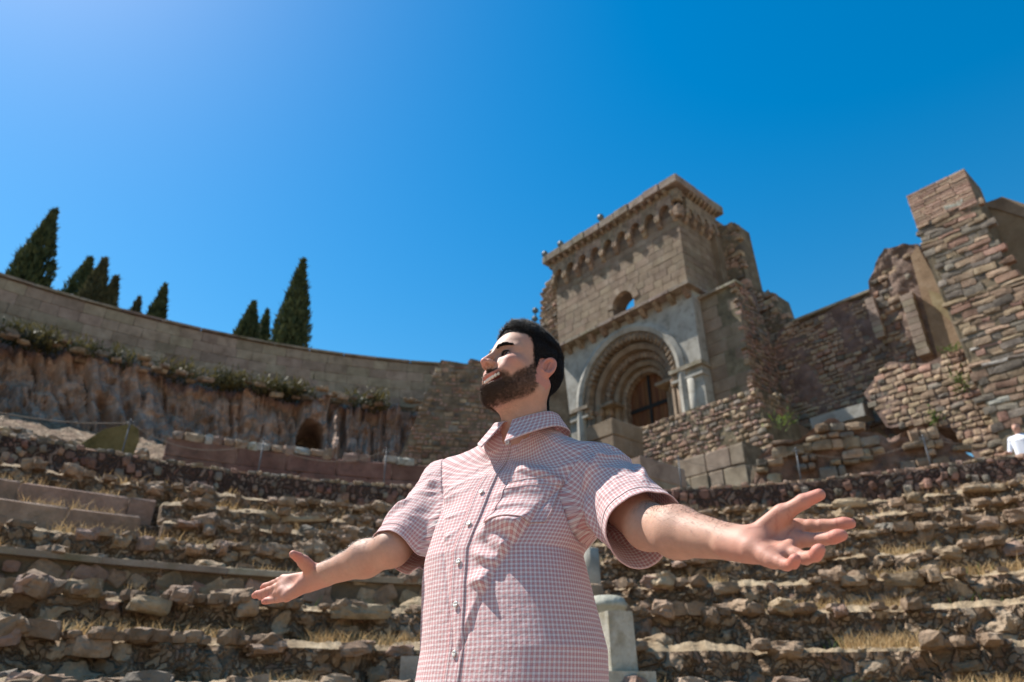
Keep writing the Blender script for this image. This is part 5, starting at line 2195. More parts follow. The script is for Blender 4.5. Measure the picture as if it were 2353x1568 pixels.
# ---- skin colour by region
def skin_masks(V):
    q = jaw_back(HD.loc(V))
    x, y, z = q[:, 0], q[:, 1], q[:, 2]
    ax = np.abs(x)
    inhead = (np.linalg.norm(q, axis=1) < .2) & (z > -.13)
    zm = z - 12.0 * x * x
    lips = np.exp(-((zm + .0685) / .0158) ** 4) * np.exp(-(ax / .036) ** 6) * (y > .075)
    inner = np.exp(-((zm + .066) / .0075) ** 4) * np.exp(-(ax / .034) ** 6) * (y < .094) * (y > .06)
    # beard region: below a line from the sideburn past the cheek to the mouth corner
    line = np.interp(y, [-.02, .012, .02, .03, .045, .065, .085, .1], [.03, .03, .012, -.008, -.024, -.040, -.034, -.032])
    line = line - .011 * np.clip((ax - .028) / .012, 0, 1) * np.clip((y - .055) / .015, 0, 1)
    wob = .004 * fbm(q * 90, 2, 3)
    soft = np.clip((line + wob - z) / .012, 0, 1)
    low = np.interp(y, [-.03, .0, .04, .08, .11], [-.06, -.075, -.105, -.125, -.13])
    soft2 = np.clip((z - low) / .014, 0, 1)
    back = np.clip((y + .004 - np.clip(-z - .03, 0, 1) * .1) / .01, 0, 1)
    beard = soft * soft2 * back * (ax < .09)
    chin_bare = np.exp(-((zm + .067) / .0158) ** 6) * np.exp(-(ax / .037) ** 6) * (y > .06)
    beard = beard * (1 - chin_bare)
    ear = (ax > .0745) & (y < .012) & (y > -.05) & (np.abs(z) < .05)
    beard = np.where(ear, 0, beard) * inhead
    # hair
    hl = np.interp(y, [-.11, -.085, -.06, -.04, -.025, -.012, .0, .01, .022, .034, .046, .06, .08, .095, .1], [-.085, -.085, -.075, -.04, .03, .034, .0, -.02, .002, .032, .062, .072, .078, .088, .092])
    hl = hl + .003 * fbm(q * 80, 2, 9)
    hair = np.clip((z - hl) / .012, 0, 1) * inhead
    hair = np.where((ax > .0765) & (y < .012) & (y > -.036) & (z < .032), 0, hair)
    return q, lips * inhead, inner * inhead, beard, hair, ear & inhead


q_, lips, inner, beardm, hairm, earm = skin_masks(BV)
base = np.array([.44, .252, .178])
colr = np.tile(base, (len(BV), 1))
colr *= (1 + .09 * fbm(BV * 60, 3, 5) + .07 * fbm(BV * 260, 2, 15))[:, None]
colr[:, 1:] *= (1 - .10 * np.clip(fbm(BV * 22, 3, 25), 0, 1))[:, None]
rosy = np.exp(-(((np.abs(q_[:, 0]) - .045) / .022) ** 2 + ((q_[:, 1] - .07) / .03) ** 2 + ((q_[:, 2] + .015) / .02) ** 2)) + .9 * np.exp(-np.sum(((q_ - [0, .12, -.018]) / .016) ** 2, 1)) + .7 * earm
handd = np.minimum(HA.sdf(BV), HB.sdf(BV))
tips = np.zeros(len(BV))
for hnd in (HA, HB):
    for F_ in hnd.f + [hnd.t]:
        tips = np.maximum(tips, np.exp(-(np.linalg.norm(BV - (F_[3] * .7 + F_[2] * .3), axis=1) / .017) ** 2))
handm = np.exp(-(np.clip(handd, 0, 1) / .004) ** 2)
rosy = np.clip(rosy + .35 * handm + .75 * tips, 0, 1)
colr = colr * (1 - rosy[:, None]) + rosy[:, None] * np.array([.5, .19, .14])
# eye hollows: shading painted into the skin tint with darker pigment; throat stubble
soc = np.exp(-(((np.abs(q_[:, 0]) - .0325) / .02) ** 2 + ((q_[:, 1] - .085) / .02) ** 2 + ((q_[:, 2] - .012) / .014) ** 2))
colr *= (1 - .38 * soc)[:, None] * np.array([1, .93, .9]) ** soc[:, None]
thr = np.clip((q_[:, 1] + .01) / .05, 0, 1) * np.exp(-((q_[:, 2] + .115) / .03) ** 2) * (np.linalg.norm(q_, axis=1) < .18)
thr = thr * (fbm(BV * 420, 2, 31) > -.05) * .18
colr = colr * (1 - thr[:, None]) + thr[:, None] * np.array([.16, .1, .075])
# creases of the palm and the finger joints
cre = np.zeros(len(BV))
for hnd in (HA, HB):
    for F_ in hnd.f:
        for jn in (1, 2):
            ax_ = nrmz(F_[jn + 1] - F_[jn - 1])
            t_ = (BV - F_[jn]) @ ax_
            r_ = np.linalg.norm(BV - F_[jn] - t_[:, None] * ax_, axis=1)
            cre = np.maximum(cre, np.exp(-(t_ / .0013) ** 2) * (r_ < .012) * ((BV - F_[jn]) @ hnd.n > .002))
    w_, i0, m0, p0_ = hnd.w, hnd.f[0][0], hnd.f[1][0], hnd.f[3][0]
    for (a, b, c) in ((w_ * .1 + i0 * .9, (w_ + m0) * .5 + (hnd.f[0][0] - w_) * .0, w_ * .85 + (m0) * .15), (i0 * .85 + w_ * .15, (m0 + w_) * .5 + (m0 - w_) * .12, p0_ * .6 + w_ * .4), (p0_ * .86 + w_ * .14, hnd.f[2][0] * .84 + w_ * .16, (i0 + m0) * .5)):
        tt = np.linspace(0, 1, 22)[:, None]
        cv = a * (1 - tt) ** 2 + 2 * b * tt * (1 - tt) + c * tt ** 2
        dd = np.full(len(BV), 1.0)
        near = np.nonzero(handm > .5)[0]
        for pnt in cv:
            e_ = BV[near] - pnt
            e_ = e_ - (e_ @ hnd.n)[:, None] * hnd.n
            dd[near] = np.minimum(dd[near], np.linalg.norm(e_, axis=1))
        cre = np.maximum(cre, np.exp(-(dd / .0016) ** 2) * .8)
colr = colr * (1 - .35 * cre[:, None] * np.array([.7, 1, 1]))
colr = colr * (1 - lips[:, None]) + lips[:, None] * np.array([.52, .2, .17])
colr = colr * (1 - inner[:, None]) + inner[:, None] * np.array([.09, .02, .018])
dark = np.array([.07, .048, .036])
bw = (np.clip(beardm, 0, 1) * (.45 + .3 * np.clip((q_[:, 1] - .02) / .06, 0, 1)))[:, None]
colr = colr * (1 - bw) + bw * dark
hw = np.clip(hairm, 0, 1)[:, None]
colr = colr * (1 - hw) + hw * np.array([.016, .013, .012])
# press the creases in a little
gn = None

m_skin, nt, bs = nodes_of('skin')
at = nt.nodes.new('ShaderNodeVertexColor')
at.layer_name = 'tint'
nt.links.new(at.outputs[0], bs.inputs['Base Color'])
bs.inputs['Roughness'].default_value = .58
bs.inputs['Specular IOR Level'].default_value = .28
bs.inputs['Subsurface Weight'].default_value = .12
bs.inputs['Subsurface Radius'].default_value = (.012, .004, .002)
bs.inputs['Subsurface Scale'].default_value = .6
geo = nt.nodes.new('ShaderNodeNewGeometry')
ns = nt.nodes.new('ShaderNodeTexNoise')
ns.inputs['Scale'].default_value = 420
ns.inputs['Detail'].default_value = 3
nt.links.new(geo.outputs['Position'], ns.inputs['Vector'])
bp = nt.nodes.new('ShaderNodeBump')
bp.inputs['Strength'].default_value = .18
bp.inputs['Distance'].default_value = .002
nt.links.new(ns.outputs[0], bp.inputs['Height'])
nt.links.new(bp.outputs[0], bs.inputs['Normal'])
MAT['skin'] = m_skin

man = empty('person', 'bearded man in a pink checked shirt, arms flung open, looking up left', 'person')
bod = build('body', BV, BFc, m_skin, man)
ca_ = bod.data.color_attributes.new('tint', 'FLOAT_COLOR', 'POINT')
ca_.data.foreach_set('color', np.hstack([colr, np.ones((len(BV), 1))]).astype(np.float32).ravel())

# ---- eyes and teeth
m_eye, nt, bs = nodes_of('eyeball')
tc = nt.nodes.new('ShaderNodeTexCoord')
sp = nt.nodes.new('ShaderNodeSeparateXYZ')
nt.links.new(tc.outputs['Object'], sp.inputs[0])
c_ = ramp(nt, [(0.0, (.4, .35, .32)), (.82, (.38, .33, .3)), (.84, (.03, .018, .01)), (.955, (.045, .022, .012)), (.97, (.004, .004, .004))], sp.outputs[1])
c_.node.color_ramp.interpolation = 'LINEAR'
nt.links.new(c_, bs.inputs['Base Color'])
bs.inputs['Roughness'].default_value = .08
for sg in (-1, 1):
    V, F = cube_sphere(12, 1.0)
    V = nrmz(V)
    me = make_mesh('eye', V, F)
    me.materials.append(m_eye)
    o = link('eye', me, None, man)
    R3 = np.stack([HD.l, HD.f, HD.u], 1)
    M = Matrix.Identity(4)
    for i in range(3):
        for j in range(3):
            M[i][j] = float(R3[i, j]) * .0122
    M.translation = Vector(HD.wor((sg * .0325, .0715, .0125)))
    o.matrix_world = M
m_teeth = plain_mat('teeth', (.78, .72, .62), .25, 0, .5)
jaw = None
for row, (zc, hh, n_, w0) in enumerate(((-.0602, .0105, 9, .0072),)):
    for i in range(n_):
        x = (i - (n_ - 1) / 2) * w0
        if abs(x) > .031:
            continue
        V, F = cube_sphere(3, .35)
        V = V * np.array([w0 * 1.16, .006, hh + (.0012 if (row == 0 and abs(i - 4) < 1) else 0)])
        V = V + np.array([x, .0962 - 10 * x * x, zc + 12 * x * x])
        build('tooth', HD.wor(jaw_back(V, -1.0)), F, m_teeth, bod)

# ---- hair, beard, brows, lashes as strands
def strands(roots, d0, d1, length, rad_, name, mat, parent):
    """tapered three sided strands bending from direction d0 to d1"""
    n = len(roots)
    rad_ = np.broadcast_to(rad_, (n,))
    p0 = roots
    p1 = p0 + nrmz(d0) * (length * .5)[:, None]
    p2 = p1 + nrmz(d0 * .4 + d1 * .6) * (length * .5)[:, None]
    ax = nrmz(d0 + d1)
    ref = np.where(np.abs(ax[:, 2:3]) < .8, np.array([[0, 0, 1.0]]), np.array([[1.0, 0, 0]]))
    s1 = nrmz(np.cross(ax, ref))
    s2 = np.cross(ax, s1)
    V = []
    for P_, k in ((p0, 1.0), (p1, .8)):
        for a in (0, 2.094, 4.188):
            V.append(P_ + (math.cos(a) * s1 + math.sin(a) * s2) * (rad_ * k)[:, None])
    V.append(p2)
    V = np.stack(V, 1).reshape(-1, 3)
    o = np.arange(n)[:, None] * 7
    F = []
    for a in range(3):
        b = (a + 1) % 3
        F.append(o + np.array([[a, b, b + 3]]))
        F.append(o + np.array([[a, b + 3, a + 3]]))
        F.append(o + np.array([[a + 3, b + 3, 6]]))
    return build(name, V, np.vstack(F), mat, parent)


def hair_mat(name, c, rough=.38, spec=.5):
    m, nt, bs = nodes_of(name)
    bs.inputs['Base Color'].default_value = (*c, 1)
    bs.inputs['Roughness'].default_value = rough
    bs.inputs['Specular IOR Level'].default_value = spec
    return m


MAT['hair'] = hair_mat('black_hair', (.012, .0095, .008), .5, .35)
MAT['hair_mass'] = hair_mat('black_hair_mass', (.010, .008, .007), .85, .1)
MAT['beard'] = hair_mat('dark_beard_hair', (.085, .053, .035), .45)


def sample_tri(V, F, w, n, rng):
    A = V[F[:, 0]]
    ar = np.linalg.norm(np.cross(V[F[:, 1]] - A, V[F[:, 3]] - A), axis=1) * w[F].mean(1)
    p = ar / ar.sum()
    f = rng.choice(len(F), n, p=p)
    u, v = rng.random(n), rng.random(n)
    P = (V[F[f, 0]] * ((1 - u) * (1 - v))[:, None] + V[F[f, 1]] * (u * (1 - v))[:, None] + V[F[f, 2]] * (u * v)[:, None] + V[F[f, 3]] * ((1 - u) * v)[:, None])
    nn = nrmz(np.cross(V[F[f, 2]] - V[F[f, 0]], V[F[f, 3]] - V[F[f, 1]]))
    return P, nn


hr = np.random.default_rng(4)
# orient normals outwards
P_, N_ = sample_tri(BV, BFc, np.ones(len(BV)), 200, hr)
gs_ = np.sum(N_ * grad(body_sdf, P_), 1).mean()
NSG = 1.0 if gs_ > 0 else -1.0

# hair cap: thick mass that the strands grow from
def hair_len(q):
    y, z = q[:, 1], q[:, 2]
    top = np.clip((z - .075) / .04, 0, 1)
    front = np.clip((y - .0) / .07, 0, 1)
    return .005 + .014 * top + .016 * top * front


sel = np.nonzero((hairm[BFc] > .5).all(1))[0]
used_, inv = np.unique(BFc[sel], return_inverse=True)
capV = BV[used_]
gcap = nrmz(grad(hn_sdf, capV))
qc = HD.loc(capV)
hm = hairm[used_]
edge_d = np.ones(len(capV))
thick = hair_len(qc) * .62
# thin out towards the hairline
hl2 = np.interp(qc[:, 1], [-.11, -.085, -.06, -.04, -.025, -.012, .0, .01, .022, .034, .046, .06, .08, .095, .1], [-.085, -.085, -.075, -.04, .03, .034, .0, -.02, .002, .032, .062, .072, .078, .088, .092])
fade = np.clip((qc[:, 2] - hl2) / .022, 0, 1)
up_ = nrmz(HD.dirw(np.array([0, .25, 1.0])))
dirc = nrmz(gcap * .75 + up_ * np.clip((qc[:, 2:3] - .06) / .05, 0, 1) * .7)
capV2 = capV + dirc * (thick * fade * (1 + .25 * fbm(capV * 120, 2, 6)) + .0006)[:, None]
hairo = build('hair', capV2, inv.reshape(-1, 4), MAT['hair_mass'], man)
roots, nn = sample_tri(capV2, inv.reshape(-1, 4), np.clip(fade + .25, 0, 1), 16000, hr)
qr = HD.loc(roots)
topw = np.clip((qr[:, 2] - .07) / .04, 0, 1)[:, None]
nrm_ = nrmz(grad(hn_sdf, roots, 2e-3))
flow = HD.dirw(np.stack([0 * qr[:, 0], -.2 + 1.1 * topw[:, 0], -.75 + 1.3 * topw[:, 0]], -1))
clump = np.stack([fbm(roots * 70, 2, s) for s in (41, 42, 43)], -1) * .8
d0 = nrmz(nrm_ * (.16 + .6 * topw) + flow * .7 + clump * (.25 + .4 * topw) + hr.normal(0, .12, roots.shape))
d1 = nrmz(nrm_ * .04 + flow + clump * (.2 + .8 * topw) + hr.normal(0, .14, roots.shape))
strands(roots, d0, d1, (.006 + .011 * topw[:, 0]) * hr.uniform(.6, 1.2, len(roots)), .00042, 'hair_strands', MAT['hair'], hairo)

# beard
roots, nn = sample_tri(BV, BFc, beardm ** 1.3 * (1 + 2.2 * np.exp(-((jaw_back(q_)[:, 2] + .043) / .009) ** 2) * np.exp(-(q_[:, 0] / .028) ** 4) * (q_[:, 1] > .07)), 16500, hr)
qr = HD.loc(roots)
nrm_ = nrmz(grad(hn_sdf, roots, 2e-3))
chin = np.clip((qr[:, 1] - .02) / .06, 0, 1) * np.clip((-.05 - qr[:, 2]) / .04, 0, 1)
mous = np.exp(-((qr[:, 2] + .044) / .008) ** 2) * (qr[:, 1] > .07) * (np.abs(qr[:, 0]) < .026)
flow = HD.dirw(np.stack([np.sign(qr[:, 0]) * .6 * mous, .25 + .3 * chin, -1.0 + 0 * chin], -1))
clump = np.stack([fbm(roots * 160, 2, s) for s in (51, 52, 53)], -1) * .7
d0 = nrmz(nrm_ * .5 + flow * .7 + clump * .4 + hr.normal(0, .25, roots.shape))
d1 = nrmz(nrm_ * .12 + flow + clump * .8 + hr.normal(0, .3, roots.shape))
strands(roots, d0, d1, (.0055 + .005 * chin + .002 * mous) * hr.uniform(.5, 1.25, len(roots)), .00022, 'beard', MAT['beard'], man)

# loose hairs that soften the hairline
wsoft = np.exp(-((hairm - .5) / .5) ** 2) * (hairm > .01) * (hairm < .99) + .0
if wsoft.sum() > 0:
    roots, nn = sample_tri(BV, BFc, wsoft, 2600, hr)
    nrm_ = nrmz(grad(hn_sdf, roots, 2e-3))
    qr = HD.loc(roots)
    upw = np.clip((qr[:, 2] - .06) / .03, 0, 1)
    flow = HD.dirw(np.stack([0 * upw, -.3 + .3 * upw, -.8 + 1.6 * upw], -1))
    strands(roots, nrm_ * .35 + flow + hr.normal(0, .3, roots.shape), nrm_ * .2 + flow + hr.normal(0, .3, roots.shape), hr.uniform(.004, .009, len(roots)), .00024, 'hairline_strands', MAT['hair'], hairo)

# brows and lashes
for sg in (-1, 1):
    n = 720
    t = hr.random(n)
    bx = .011 + .042 * t
    q = np.stack([sg * bx, .11 + 0 * t, .0285 + .0085 * np.sin(np.clip(t * 1.25, 0, 1) * 2.2) - .004 * t + hr.normal(0, .0023, n) * (1 - .5 * t)], -1)
    # drop on the face from in front
    for _ in range(26):
        q[:, 1] -= np.clip(head_sdf(q), -.002, .004) * .9
    nb_ = nrmz(grad(head_sdf, q, 2e-3))
    fl_ = np.stack([sg * np.ones(n), -.25 + 0 * t, .45 - 1.0 * t], -1)
    strands(HD.wor(q), HD.dirw(nb_ * .5 + fl_ + hr.normal(0, .2, q.shape)), HD.dirw(fl_ + hr.normal(0, .2, q.shape)), hr.uniform(.006, .011, n), .00036, 'eyebrow', MAT['hair'], man)
    n = 70
    t = np.linspace(-1, 1, n)
    q = np.stack([sg * (.0325 + t * .0145), .0855 - .006 * t * t, .0142 - .0035 * t * t], -1)
    strands(HD.wor(q), HD.dirw(np.stack([sg * t * .4, 1.0 + 0 * t, -.1 + 0 * t], -1)), HD.dirw(np.stack([sg * t * .5, .8 + 0 * t, .35 + 0 * t], -1)), np.full(n, .0075), .0005, 'eyelash', MAT['hair'], man)

# forearm hair
wA = np.zeros(len(BV))
for (el, wr, upv) in ((A_el, A_wr, np.array([0, .3, 1.0])), (B_el, B_wr, np.array([0, .45, 1.0]))):
    t = ((BV - el) @ (wr - el)) / np.sum((wr - el) ** 2)
    r = np.linalg.norm(BV - el - np.clip(t, 0, 1)[:, None] * (wr - el), axis=1)
    up_d = (BV - el - np.clip(t, 0, 1)[:, None] * (wr - el)) @ nrmz(upv)
    wA = np.maximum(wA, ((t > .0) & (t < .92) & (r < .06)) * np.clip(up_d / .03 + .2, 0, 1))
roots, nn = sample_tri(BV, BFc, wA, 3200, hr)
nrm_ = nrmz(grad(body_sdf, roots, 2e-3))
tw = np.where((roots[:, 0] > 0)[:, None], nrmz(B_wr - B_el), nrmz(A_wr - A_el))
strands(roots, nrm_ * .5 + tw + hr.normal(0, .25, roots.shape), nrm_ * .3 + tw * 1.2 + hr.normal(0, .15, roots.shape), hr.uniform(.006, .015, len(roots)), .00013, 'arm_hair', MAT['beard'], man)
# ---- the shirt: a loose surface found by casting rays from the body axis
S_OFF = .016
sleeveA_end = A_sh + (A_el - A_sh) * .95
sleeveB_end = B_sh + (B_el - B_sh) * .93
axA, axB = nrmz(A_el - A_sh), nrmz(B_el - B_sh)


def sleeve_sdf(P, sh, end, r0, r1):
    return cone(P, sh + (end - sh) * .05, end + (end - sh) * .3 + np.array([0, 0, -.012]), r0, r1)


def shirt_trunk(P):
    d = torso_sdf(P, S_OFF, 1.35)
    d = smin(d, cone(P, A_sh + [0, 0, -.005], B_sh + [0, 0, -.005], .066, .066), .06)
    d = smin(d, cone(P, NB + [0, .012, -.03], A_sh * .62 + NB * .38 - [0, 0, .02], .062, .062), .05)
    d = smin(d, cone(P, NB + [0, .012, -.03], B_sh * .62 + NB * .38 - [0, 0, .02], .062, .062), .05)
    return d


def shirt_sdf(P):
    d = shirt_trunk(P)
    d = smin(d, sleeve_sdf(P, A_sh, sleeveA_end, .066, .052), .045)
    return smin(d, sleeve_sdf(P, B_sh, sleeveB_end, .068, .078), .045)


ARM_CUT_A = A_sh + axA * .012
ARM_CUT_B = B_sh + axB * .012
nA = nrmz(axA * .5 + nrmz(A_sh - B_sh) * .9)
nB = nrmz(axB * .5 + nrmz(B_sh - A_sh) * .9)


def panel_sdf(P):
    d = shirt_sdf(P)
    for (sh, end, cut, n_, r0, r1) in ((A_sh, sleeveA_end, ARM_CUT_A, nA, .085, .075), (B_sh, sleeveB_end, ARM_CUT_B, nB, .09, .09)):
        reg = cone(P, sh - nrmz(end - sh) * .05, end + (end - sh) * .3, r0 + .025, r1 + .03)
        reg = smax(reg, -((P - cut) @ n_ - .004), .006)
        d = smax(d, -reg, .006)
    return d


def cast(fun, O, D, tmax, steps=48, t0=0.0, k=.85):
    """first crossing of the surface along the rays (start inside)"""
    t = np.full(O.shape[:-1], t0)
    for _ in range(steps):
        d = fun(O + D * t[..., None])
        t = np.clip(t - d * k, 0, tmax)
    return t


# neck ring that the collar sits on
COL_C = NB + np.array([.0, .006, .018])
_th = rad(33)
cf = np.array([-math.sin(_th), -math.cos(_th), 0])
cl_ = np.array([math.cos(_th), -math.sin(_th), 0])


def ring(u, r=.064, dz=0.0):
    """collar seam: low at the front"""
    f = np.cos(u)
    P = COL_C + (r * 1.02 * f)[..., None] * cf + (r * np.sin(u))[..., None] * cl_
    P[..., 2] += dz - .024 * np.clip(f, 0, 1) ** 1.5 + .012 * np.clip(-f, 0, 1)
    return P


NU, NV1, NV2 = 330, 210, 100
Uc = np.linspace(-math.pi, math.pi, NU, endpoint=False)
zhem, zsh = .915, 1.315
ORG, DIR = np.zeros((NV1 + NV2, NU, 3)), np.zeros((NV1 + NV2, NU, 3))
for j in range(NV1 + NV2):
    z = zhem + (zsh - zhem) * min(1, j / (NV1 - 1))
    cx, cy, a, b, th = tor(np.array(z))
    th = math.radians(float(th))
    f = np.array([-math.sin(th), -math.cos(th), 0])
    l = np.array([math.cos(th), -math.sin(th), 0])
    c = np.array([float(cx), float(cy), z])
    # equal-arc like directions on the oval
    e = (np.cos(Uc) * float(b))[:, None] * f + (np.sin(Uc) * float(a))[:, None] * l
    e = nrmz(e)
    if j >= NV1:
        w = (j - NV1 + 1) / NV2
        g = nrmz(ring(Uc) - c)
        e = nrmz(e * (1 - w) + g * w)
    ORG[j], DIR[j] = c, e
Tt = cast(panel_sdf, ORG, DIR, .36)
SP = ORG + DIR * Tt[..., None]
# blend the last rows into the seam
wr_ = np.clip((np.arange(NV1 + NV2) - (NV1 + NV2 - 9)) / 8, 0, 1)[:, None, None]
SP = SP * (1 - wr_) + ring(Uc)[None] * wr_


def col_len(P):
    seg = np.linalg.norm(np.diff(P, axis=0), axis=2).mean(1)
    return np.concatenate([[0], np.cumsum(seg)])


Vlen = col_len(SP[:, NU // 2 - 30:NU // 2 + 30])
Ulen = Uc * .172
UU, VV = np.meshgrid(Ulen, Vlen)


def normals(P, closed=True):
    du = np.roll(P, -1, 1) - np.roll(P, 1, 1) if closed else np.gradient(P, axis=1)
    dv = np.gradient(P, axis=0)
    n = nrmz(np.cross(du, dv))
    return n


def ridge(U, V, pts, width, amp, w2=None):
    """fold along a polyline in cloth coordinates: soft crest, sharper on one side"""
    best = np.full(U.shape, 9.0)
    tt = np.zeros(U.shape)
    L_ = 0
    tot = sum(math.hypot(b[0] - a[0], b[1] - a[1]) for a, b in zip(pts[:-1], pts[1:]))
    for a, b in zip(pts[:-1], pts[1:]):
        dx, dy = b[0] - a[0], b[1] - a[1]
        l2 = dx * dx + dy * dy
        h = np.clip(((U - a[0]) * dx + (V - a[1]) * dy) / l2, 0, 1)
        ex, ey = U - a[0] - h * dx, V - a[1] - h * dy
        sgn = np.sign(dx * ey - dy * ex)
        d = np.hypot(ex, ey) * sgn
        m = np.abs(d) < np.abs(best)
        best = np.where(m, d, best)
        tt = np.where(m, (L_ + h * math.sqrt(l2)) / tot, tt)
        L_ += math.sqrt(l2)
    w = np.where(best > 0, width, width * (w2 or .55))
    env = np.sin(np.clip(tt, .02, .98) * math.pi) ** .6
    return amp * np.exp(-(best / w) ** 2) * env


# where things sit on the cloth (u in metres from the button line, v in metres from the hem)
NRM = normals(SP)
if np.sum(NRM * DIR) < 0:
    NRM = -NRM
WR = np.zeros(UU.shape)
folds = [
    # the cloth hangs over from the chest and falls back below the pocket
    ([(.0, .30), (.05, .315), (.11, .318), (.16, .30), (.2, .27)], .03, .014),
    # drapery from the pocket to the armpit on the right of the picture
    ([(.03, .335), (.075, .315), (.125, .285), (.165, .25)], .017, .011),
    ([(.06, .30), (.10, .262), (.15, .235), (.19, .235)], .014, .009),
    ([(.09, .25), (.135, .20), (.175, .17), (.22, .165)], .016, .011),
    ([(.12, .215), (.15, .15), (.18, .10)], .016, .009),
    ([(.20, .31), (.175, .28), (.15, .22), (.135, .17)], .012, .007),
    ([(.215, .30), (.205, .25), (.19, .2)], .010, .007),
    # diagonal fold over the belly and at the hem
    ([(.0, .13), (.05, .115), (.11, .075), (.18, .03)], .024, .018),
    ([(.005, .205), (.05, .20), (.09, .175), (.12, .14)], .015, .008),
    ([(.02, .27), (.05, .25), (.085, .235)], .014, .007),
    ([(.06, .05), (.1, .02), (.13, .0)], .015, .008),
    ([(.16, .09), (.2, .04), (.22, .0)], .013, .008),
    ([(.03, .06), (.06, .03), (.075, .0)], .012, .006),
    # pull lines on the chest
    ([(.02, .40), (.07, .415), (.12, .40)], .014, .006),
    ([(.03, .365), (.08, .372), (.12, .36)], .011, .005),
    ([(.1, .46), (.14, .43), (.175, .40)], .012, .006),
    ([(.06, .475), (.1, .455), (.135, .45)], .010, .004),
    # left flank of the picture: long falling folds
    ([(-.06, .26), (-.07, .17), (-.06, .07), (-.05, .0)], .014, .009),
    ([(-.10, .30), (-.115, .2), (-.10, .1), (-.10, .0)], .014, .009),
    ([(-.15, .33), (-.155, .25), (-.15, .12), (-.16, .0)], .015, .01),
    ([(-.03, .17), (-.04, .09), (-.02, .0)], .012, .006),
    ([(-.09, .40), (-.12, .37), (-.16, .34)], .012, .006),
    ([(-.05, .44), (-.09, .425), (-.14, .40)], .011, .004),
    ([(-.19, .30), (-.2, .2), (-.2, .1)], .014, .01),
    ([(.26, .3), (.255, .2), (.25, .05)], .015, .01),
]
for pts, w, a in folds:
    WR += ridge(UU, VV, pts, w * 1.15, a * 1.7)
Q = np.stack([UU * 9 + 3, VV * 5, 0 * UU], -1)
WR += .006 * fbm(Q, 3, 61) + .0016 * fbm(np.stack([UU * 30, VV * 22, 0 * UU], -1), 3, 62)
# sharper creases that run down from the chest towards the sides
_sg = np.where(UU > 0, 1.0, -.6)
_a, _b = UU * .75 * _sg + VV * .66, VV * .75 - UU * .66 * _sg
cr = 1 - np.abs(fbm(np.stack([_a * 11, _b * 3.4, 0 * UU + 2], -1), 3, 66)) * 3.2
WR += .006 * np.clip(cr, 0, 1) ** 1.6 * np.clip(1.25 - VV / .36, .25, 1)
cr = 1 - np.abs(fbm(np.stack([_a * 24, _b * 9, 0 * UU + 5], -1), 2, 67)) * 3.0
WR += .0032 * np.clip(cr, 0, 1) ** 1.5
# soft waviness growing towards the hem
WR += .006 * np.clip(1 - VV / .3, 0, 1) * np.sin(UU * 34 + 3 * fbm(Q * .6, 2, 63))
fade = np.clip((NV1 + NV2 - 1 - np.arange(NV1 + NV2)) / 26, 0, 1)[:, None]
# the left front swings out at the hem
WR += .03 * np.clip(1 - VV / .2, 0, 1) ** 1.5 * np.clip((-UU - .01) / .05, 0, 1) * np.clip((.3 + UU) / .1, 0, 1)
# no folds where the panel dives into the armhole
inA = (SP - ARM_CUT_A) @ nA
inB = (SP - ARM_CUT_B) @ nB
hid = np.clip(-np.maximum(inA, inB) / .012, 0, 1)
WR *= np.clip((np.abs(UU) - .016) / .03, .12, 1)
WR *= 1 - .6 * np.exp(-(((UU - .1) / .075) ** 4 + ((VV - .39) / .075) ** 4))          # the pocket keeps its cloth flat
SPw = SP + NRM * (WR * fade * hid)[..., None]
# button line: the front edge of the shirt lifts slightly at the hem and opens
# armhole seam sinks a little
SPw -= NRM * (.003 * np.exp(-((np.maximum(inA, inB) + .004) / .004) ** 2))[..., None]


